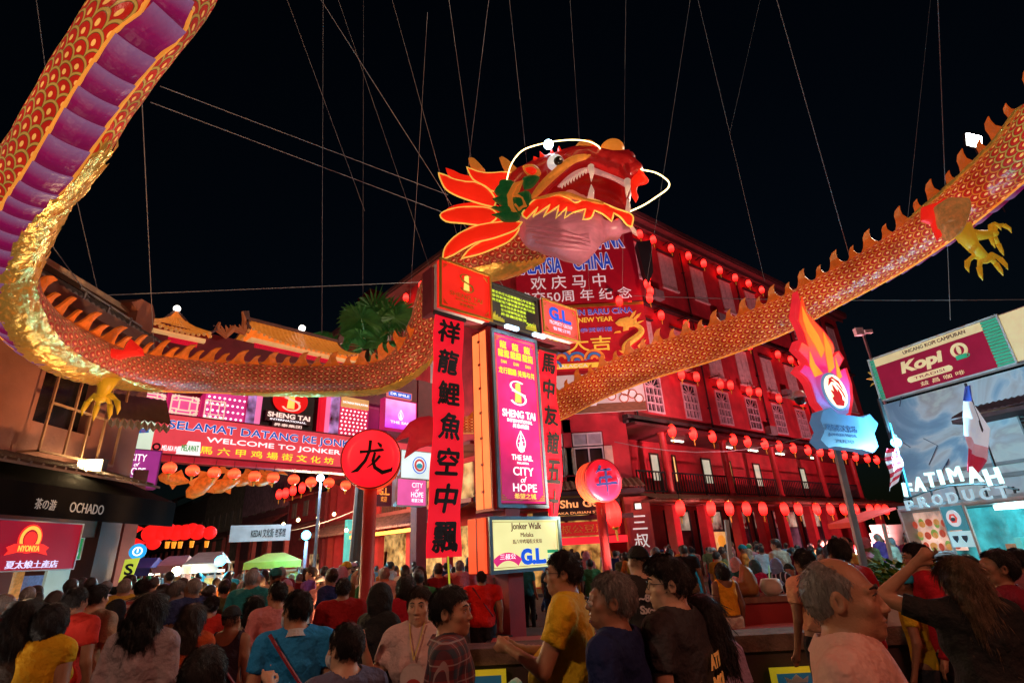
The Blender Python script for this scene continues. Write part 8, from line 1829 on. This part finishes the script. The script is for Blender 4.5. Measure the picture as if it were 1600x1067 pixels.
def tee_text(words, m, box):
    def f(t, sp):
        for i, wd in enumerate(words):
            q = MB(); put_text(q, wd, (box[0], box[1] if len(wd) > 3 else (box[0] * .4 + box[1] * .4), box[2] - i * .085, box[2] - i * .085 + .055), -.5, th=.002, off=.04)
            def proj_(p): xx = p[0]; a = math.sqrt(max(1 - (xx / .23) ** 2, .05)); return (xx, -.142 * a - .012 + (p[1] + .5), p[2])
            q.v = [proj_(p) for p in q.v]; q.build('lettering', m, t)
    return f
def strap(c, front=False):
    def f(t, sp):
        q = MB(); P = []
        for i in range(15):
            a = i / 14; ang = math.pi * 2 * a
        for i in range(9): u = i / 8; xx = lerp(-.16, .17, u); zz = lerp(1.47, 1.02, u); yy = -(.14 * math.sqrt(max(1 - (xx / .24) ** 2, .1))) - .006; P.append((xx, yy if not front else -yy, zz))
        q.tube(P, .012, 5); q.build('bag_strap', mat('strap_dark', c, .6), t)
    return f
WHT = (.62, .58, .55)
T_or = mat('tee_print_orange', (.8, .35, .08), .6, emit=(.9, .35, .08), es=.12); T_wh = mat('tee_print_white', (.6, .6, .6), .6)
# --- nearest people, matched one by one; face angle 0 looks away from the camera, -90 to the right, 90 to the left
fig('grey haired balding man in a pale pink polo shirt looking right, nearest to the camera', 1312, 938, 1.60, -124, w=1.08, neck='polo', hair='bald', hm=HG, shirt=(.75, .48, .42), skin=0, fine=.0052, coarse=.017, sleeve=.6, belly=.03)
fig('man with greying hair and navy crew neck tee turned away to the left', 955, 942, 2.33, 62, yaw=25, w=1.02, hm=HG, shirt=(.012, .022, .09), skin=1, fine=.006, coarse=.02, pitch=-5)
fig('young man with thick black hair, glasses and charcoal tee with orange print on its back', 1048, 915, 2.60, 48, yaw=35, w=1.08, hair='tall', shirt=(.045, .045, .05), skin=2, fine=.006, coarse=.02, glasses=True, extra=tee_text(['ATTEN', 'MORE', 'COFFEE'], T_or, (-.02, .19, 1.24, 0)))
fig('man in a bright yellow tee with glasses holding food and a green plastic bag', 882, 898, 3.18, 78, yaw=8, w=1.12, shirt=(.72, .46, .02), skin=0, fine=.007, belly=.06, glasses=True, arms={'R': ((.27, .12, 1.14), (.08, .33, 1.2)), 'L': ((-.24, .12, 1.14), (-.05, .34, 1.22))}, extra=bag)
fig('woman with very long straight black hair and lilac shirt behind the charcoal tee man', 1098, 968, 2.65, 25, sex='f', hair='longb', shirt=(.45, .36, .55), pants=(.04, .04, .06), skin=2, back=True)
fig('man in a dark plaid shirt in profile facing right beside the tower base', 703, 958, 2.60, -88, yaw=-16, neck='polo', shirt=plaid(), skin=0, fine=.006, coarse=.02, sleeve=.9)
def smile_tee(t, sp):
    q = MB(); q.prism(circle(0, 1.2, .085, .085, 20), 0, .004); q.prism(circle(0, 1.16, .05, .04, 14), .004, .007, 1); q.v = [(x, .17 + y * 1 - .35 * x * x * 3, z) for x, y, z in q.v]; q.build('tee_print', [mat('print_cream', (.5, .42, .4), .7), mat('print_red', (.35, .03, .03), .7)], t)
    q = MB(); q.tube([(-.05, .08, 1.5), (-.03, .13, 1.4), (0, .165, 1.3)], .004, 4); q.tube([(.05, .08, 1.5), (.03, .13, 1.4), (0, .165, 1.3)], .004, 4); q.build('lanyard', mat('lanyard_yellow', (.6, .5, .1), .6), t)
fig('smiling short haired woman in a pink white printed tee pointing up with her finger', 656, 949, 3.34, 178, sex='f', hair='short', hm=HD, w=1.12, shirt=(.6, .42, .40), skin=2, fine=.0055, arms={'R': ((.30, .02, 1.15), (.33, .16, 1.40))}, point='R', smile=True, extra=smile_tee)
fig('boy with short black hair and a face mask seen from behind at the bottom edge', 542, 1014, 2.54, 35, yaw=20, hair='short', w=.92, shirt=(.12, .13, .22), skin=2, mask=True, maskm=mat('mask_white', (.55, .55, .6), .7), fine=.006, coarse=.02, sc=1, arms={'L': ((-.3, .05, 1.15), (-.34, .2, 1.40))})
def ear_loop(t, sp): 
    strap((.25, .02, .04))(t, sp)
fig('man in a light blue polo with white collar and lowered mask seen from behind', 466, 955, 3.36, 20, yaw=38, neck='polo', shirt=(.02, .25, .6), collarm=cloth((.5, .5, .52)), skin=0, mask=True, maskm=MATS['mask_white'], fine=.006, coarse=.02, extra=ear_loop)
fig('dark haired short person just below the blue polo man at the bottom edge', 318, 1052, 2.26, 0, hair='bob', shirt=(.02, .02, .02), skin=1, back=True, fine=.008)
fig('woman with straight black hair past her shoulders and a grey tee seen from behind', 232, 958, 3.48, 5, sex='f', hair='long', shirt=(.33, .25, .27), pants=(.03, .03, .03), skin=1, back=True, w=1.05, sleeve=.9)
fig('woman with short black hair in a mustard yellow frilled top seen from behind', 80, 972, 3.60, -3, sex='f', hair='bob', shirt=(.62, .33, .01), pants=(.03, .035, .06), skin=1, back=True, sleeve=.3, w=1.05)
fig('woman with loose dark hair and dark olive top at the left edge', 36, 968, 3.60, 10, sex='f', hair='long', shirt=(.05, .04, .035), skin=1, back=True)
fig('man in a plain red tee behind the mustard top woman', 116, 942, 4.64, -4, shirt=(.55, .03, .02), skin=1, back=True, w=1.08)
fig('man in a khaki tee with short hair beside the red tee man', 150, 936, 4.99, -6, shirt=(.36, .25, .17), skin=0, back=True, sleeve=.7)
fig('woman in a black hijab and black robe behind the khaki man', 180, 955, 5.34, 0, sex='f', hair='hijab', hm=cloth((.012, .012, .016)), shirt=(.012, .012, .016), pants=(.01, .01, .012), skin=1, back=True, sleeve=2)
fig('man in a pink and red striped tee deep in the left crowd', 222, 922, 6.50, 30, shirt=stripes('striped_cloth', (.5, .35, .33), (.35, .06, .06), 16), skin=0, back=True)
fig('older man in a purple tee with greying hair in the left crowd', 276, 925, 6.26, -20, shirt=(.1, .03, .25), hm=HG, skin=1, back=True)
fig('woman with very long dark hair in a bright orange flowered dress', 300, 968, 4.18, 5, sex='f', hair='longb', hm=HD, shirt=(.5, .08, .02), skirt=.5, pants=(.05, .02, .02), skin=1, back=True, sleeve=.5)
fig('woman in a plain bright red dress beside the stall crowd', 330, 948, 5.80, 20, sex='f', hair='bun', shirt=(.65, .04, .03), skirt=.5, skin=2, back=True)
fig('woman in a black cap with a tan shoulder strap', 361, 968, 4.52, 5, sex='f', hair='cap', hatm=cloth((.012, .012, .014)), shirt=(.04, .03, .05), skin=1, back=True, sleeve=.0, neck='tank', extra=strap((.4, .2, .06)))
fig('woman with wavy black hair in a sleeveless white dress', 397, 950, 5.34, 25, sex='f', hair='long', shirt=(.6, .55, .5), skirt=.45, skin=2, back=True, sleeve=0)
fig('man in a salmon pink shirt half hidden by the blue polo man', 434, 930, 5.10, 40, shirt=(.6, .22, .22), skin=0, yaw=20, sleeve=.9)
fig('person in a dark red tee left of the big lantern post', 536, 922, 5.72, 10, shirt=(.3, .012, .015), skin=1, back=True, w=1.1)
fig('woman in a black hijab and long black robe right of the lantern post', 594, 936, 4.13, -30, sex='f', hair='hijab', hm=cloth((.012, .012, .016)), shirt=(.012, .012, .014), pants=(.01, .01, .01), skin=1, sleeve=2, skirt=.3)
fig('short haired woman in a crimson tee behind the smiling woman', 634, 918, 5.30, 30, sex='f', hair='bob', shirt=(.4, .012, .03), skin=0, back=True)
fig('seated broad person in a scarlet tee with a black crossbody strap', 752, 893, 8.06, 8, shirt=(.8, .02, .015), skin=0, back=True, w=1.3, sc=.93, extra=strap((.01, .01, .01)), hair='short', fine=.012)
fig('man in a black cap and black tee with white scribble print', 998, 878, 4.56, 20, hair='cap', hatm=cloth((.012, .012, .014)), shirt=mat('scribble_tee', (.02, .02, .02), .8, var=.2), skin=2, back=True, fine=.01, extra=tee_text(['~8*', 'Sx~'], T_wh, (-.12, .12, 1.3, 0)))
fig('woman in a golden yellow one shoulder top with piled dark hair seated on the bench', 1128, 893, 7.00, 10, sex='f', hair='bob', shirt=(.85, .38, .02), pants=(.6, .5, .42), skin=3, back=True, sleeve=0, neck='tank', hem=1.0, fine=.01)
fig('woman in a pink hijab and dark green jacket walking right', 1150, 882, 8.48, -60, sex='f', hair='hijab', hm=cloth((.6, .35, .35)), shirt=(.02, .09, .08), pants=(.1, .4, .5), skin=2, sleeve=2, fine=.012)
fig('woman in a patterned dark hijab and crimson blouse beside the bench', 1180, 886, 8.06, -60, sex='f', hair='hijab', hm=cloth((.04, .1, .12)), shirt=(.4, .01, .08), pants=(.3, .15, .05), skin=2, sleeve=2, fine=.012, w=1.1)
fig('woman in a light blue hijab and black jacket with white stripes', 1213, 884, 7.84, -50, sex='f', hair='hijab', hm=cloth((.2, .3, .55)), shirt=stripes('black_white_stripe', (.015, .015, .03), (.5, .5, .6), 14, 0, .25), pants=(.03, .2, .25), skin=1, sleeve=2, fine=.012)
fig('young boy with a dark cap peeking over the light blue hijab woman', 1233, 888, 8.37, 200, sc=.98, hair='cap', hatm=cloth((.02, .04, .03)), shirt=(.03, .05, .05), skin=0, fine=.012)
fig('person in a peach tee with short black hair seated facing away near the polo man', 1258, 880, 4.90, 15, shirt=(.75, .38, .24), pants=(.015, .015, .02), skin=1, back=True, hem=1.02, fine=.01)
fig('man in a crimson shirt with cropped hair standing behind the polo man', 1312, 866, 4.60, 20, yaw=-25, shirt=(.42, .01, .02), skin=1, back=True, w=1.1, fine=.008)
fig('man with glasses and a red sports jacket looking left in the cyan light', 1435, 873, 4.45, 62, glasses=True, shirt=(.5, .015, .03), skin=0, sleeve=2, fine=.007)
fig('child in a yellow vest and blue cap in front of the kiosk', 1412, 905, 4.45, 40, sc=.96, hair='cap', hatm=cloth((.02, .3, .5)), shirt=(.6, .4, .02), skin=1, back=True, fine=.01)
fig('woman with waist long streaked hair in a black dress with one hand on her head', 1500, 905, 2.92, -12, yaw=22, sex='f', hair='longb', hm=HBl, shirt=(.012, .012, .014), pants=(.01, .01, .01), skirt=.3, skin=0, sleeve=.6, w=1.1, fine=.007, arms={'L': ((-.42, .08, 1.50), (-.19, .04, 1.68))})
fig('man in a maroon shirt leaning left at the right edge', 1556, 890, 3.39, 72, pitch=-14, shirt=(.2, .012, .03), skin=1, sleeve=2, fine=.007, neck='polo')
fig('dark haired person in teal behind the long haired woman', 1513, 885, 5.30, 10, hair='bob', shirt=(.05, .3, .35), skin=1, back=True)
fig('person with black hair at the far right edge behind the maroon shirt man', 1592, 878, 4.88, 10, shirt=(.3, .12, .15), skin=1, back=True)
# --- the crowd: low detail figures sharing meshes, every one an object of its own
VAR = []
def variant(**kw):
    sp = {**DEF, **kw}; xs, ys, zs = grid((-.36, -.26 if not sp.get('mf') else -.3, -.03), (.36, .3, 1.78), (-.12, -.16, 1.3), (.12, .13, 1.78), .017, .034)
    g_ = np.stack(np.meshgrid(xs, ys, zs, indexing='ij'), -1).reshape(-1, 3).astype(f32); R = fields(g_, sp); shp = (len(xs), len(ys), len(zs)); keys = ['skin', 'shirt', 'trousers', 'hair'] + (['hat'] if 'hat' in R else [])
    D = np.stack([R[k] for k in keys]); vt, Fq = surf_nets(xs, ys, zs, D.min(0).reshape(shp)); Rv = fields(vt.astype(f32), sp); Dv = np.stack([Rv[k] for k in keys]); Dv[0] += .004; c = vt[Fq].mean(1).astype(f32); Rc = fields(c, sp); Dc = np.stack([Rc[k] for k in keys]); Dc[0] += .004
    me = mk_mesh('person', vt, Fq, [SK[0]] * len(keys)); mi = Dc.argmin(0).astype(np.int32)
    if len(me.polygons) == len(mi): me.polygons.foreach_set('material_index', mi)
    return me, keys
for kw in (dict(hair='short', w=1.02), dict(hair='short', legs='walk', w=.97), dict(hair='tall', legs='walk', yaw=25), dict(hair='long', sex='f', legs='walk'), dict(hair='bob', sex='f'), dict(hair='tail', sex='f', legs='walk'), dict(hair='hijab', sex='f', sleeve=2, legs='walk'), dict(hair='cap', legs='walk'), dict(hair='bun', sex='f', skirt=.45, yaw=-20), dict(hair='bald', w=1.12, belly=.05)):
    VAR.append((variant(**kw), kw))
SHC = [('white', (.6, .57, .55)), ('black', (.015, .015, .018)), ('red', (.5, .02, .02)), ('grey', (.22, .21, .22)), ('navy', (.02, .03, .1)), ('teal', (.02, .22, .25)), ('mustard', (.5, .3, .03)), ('pink', (.6, .25, .28)), ('sky blue', (.15, .35, .6)), ('olive', (.12, .12, .04)), ('cream', (.55, .45, .32)), ('maroon', (.18, .015, .03)), ('orange', (.65, .2, .03)), ('violet', (.2, .08, .3)), ('green', (.04, .2, .07))]
HJ = [('lilac', (.4, .3, .5)), ('sand', (.45, .32, .2)), ('black', (.012, .012, .014)), ('rose', (.55, .2, .25)), ('turquoise', (.05, .35, .4))]
PNC = [('jeans', (.03, .05, .12)), ('black trousers', (.012, .012, .014)), ('khaki trousers', (.25, .18, .1)), ('grey trousers', (.1, .1, .11))]
HN = {'short': 'short dark hair', 'tall': 'thick black hair', 'long': 'long black hair', 'bob': 'bobbed hair', 'tail': 'a ponytail', 'cap': 'a cap', 'bun': 'a hair bun', 'bald': 'thinning hair'}
used_l = set(); cr = random.Random(21); placed = [(o.location.x, o.location.y) for o in bpy.data.objects if o.get('category') == 'person']
def crowd(n, px0, px1, d0, d1, zone, face, jit, pw=1.0):
    k_ = 0; tries = 0
    while k_ < n and tries < n * 40:
        tries += 1; D = d0 * (d1 / d0) ** (cr.random() ** pw); px_ = cr.uniform(px0, px1); r_ = ray(px_, 900 - .055 * px_ + 8); r_ = Vector((r_.x, r_.y, 0)) / FPX; P = r_ * D
        if any((P.x - a) ** 2 + (P.y - b) ** 2 < .30 ** 2 for a, b in placed): continue
        if -1.0 < P.x < 9.6 and 6.4 < P.y < 10.9: continue
        (me, keys), kw = VAR[cr.randrange(len(VAR))]; sn, sc_ = cr.choice(SHC); pn, pc = cr.choice(PNC)
        if kw['hair'] == 'hijab': hn, hc = cr.choice(HJ); hmat = cloth(hc); lb = 'person in %s hijab, %s top, %s, %s' % (hn, sn, pn, zone)
        else: hmat = HG if kw['hair'] == 'bald' else cr.choice((HB, HB, HD)); lb = 'person in %s top, %s, %s, %s' % (sn, pn, HN[kw['hair']], zone)
        if lb in used_l: continue
        used_l.add(lb); placed.append((P.x, P.y)); o = bpy.data.objects.new('person', me); col.objects.link(o); setkw(o, lb, 'person', 'crowd ' + zone)
        o.location = (P.x, P.y, .0 if not (P.y > 24.3 and P.x > -3) else .13); o.rotation_euler = (0, 0, math.radians(face + cr.uniform(-jit, jit))); s = cr.uniform(.9, 1.03) * (.96 if kw.get('sex') == 'f' else 1); o.scale = (s * cr.uniform(.95, 1.08), s, s)
        for i, m in enumerate([cr.choice(SK), cloth(sc_), cloth(pc), hmat] + ([cloth(cr.choice(SHC)[1])] if len(keys) > 4 else [])): o.material_slots[i].link = 'OBJECT'; o.material_slots[i].material = m
        k_ += 1
crowd(20, -40, 240, 4.8, 9, 'near the left building', 20, 60)
crowd(58, 190, 520, 6.0, 13, 'in front of the street stalls', 30, 70, .8)
crowd(52, 150, 560, 13, 30, 'far up the walking street', 30, 80, .8)
crowd(46, 520, 740, 6.2, 20, 'left of the sign tower', 0, 90, .8)
crowd(14, 740, 870, 11.5, 22, 'behind the sign tower', 0, 90)
crowd(42, 860, 1120, 11.3, 24, 'before the corner shop', 0, 100)
crowd(42, 1100, 1420, 11.3, 22, 'along the red shopfronts', -60, 110)
crowd(8, 1400, 1600, 6.0, 7.5, 'queueing at the kiosk', -20, 50)
for o in bpy.data.objects:      # tiny repeated prints and studs are one mass each
    if o.name.split('.')[0] in ('bulb_dots', 'eave_tile', 'printed_food', 'printed_clouds', 'striped_panel', 'clip', 'printed_fruit', 'printed_flourish', 'lattice', 'string'): o['kind'] = 'stuff'
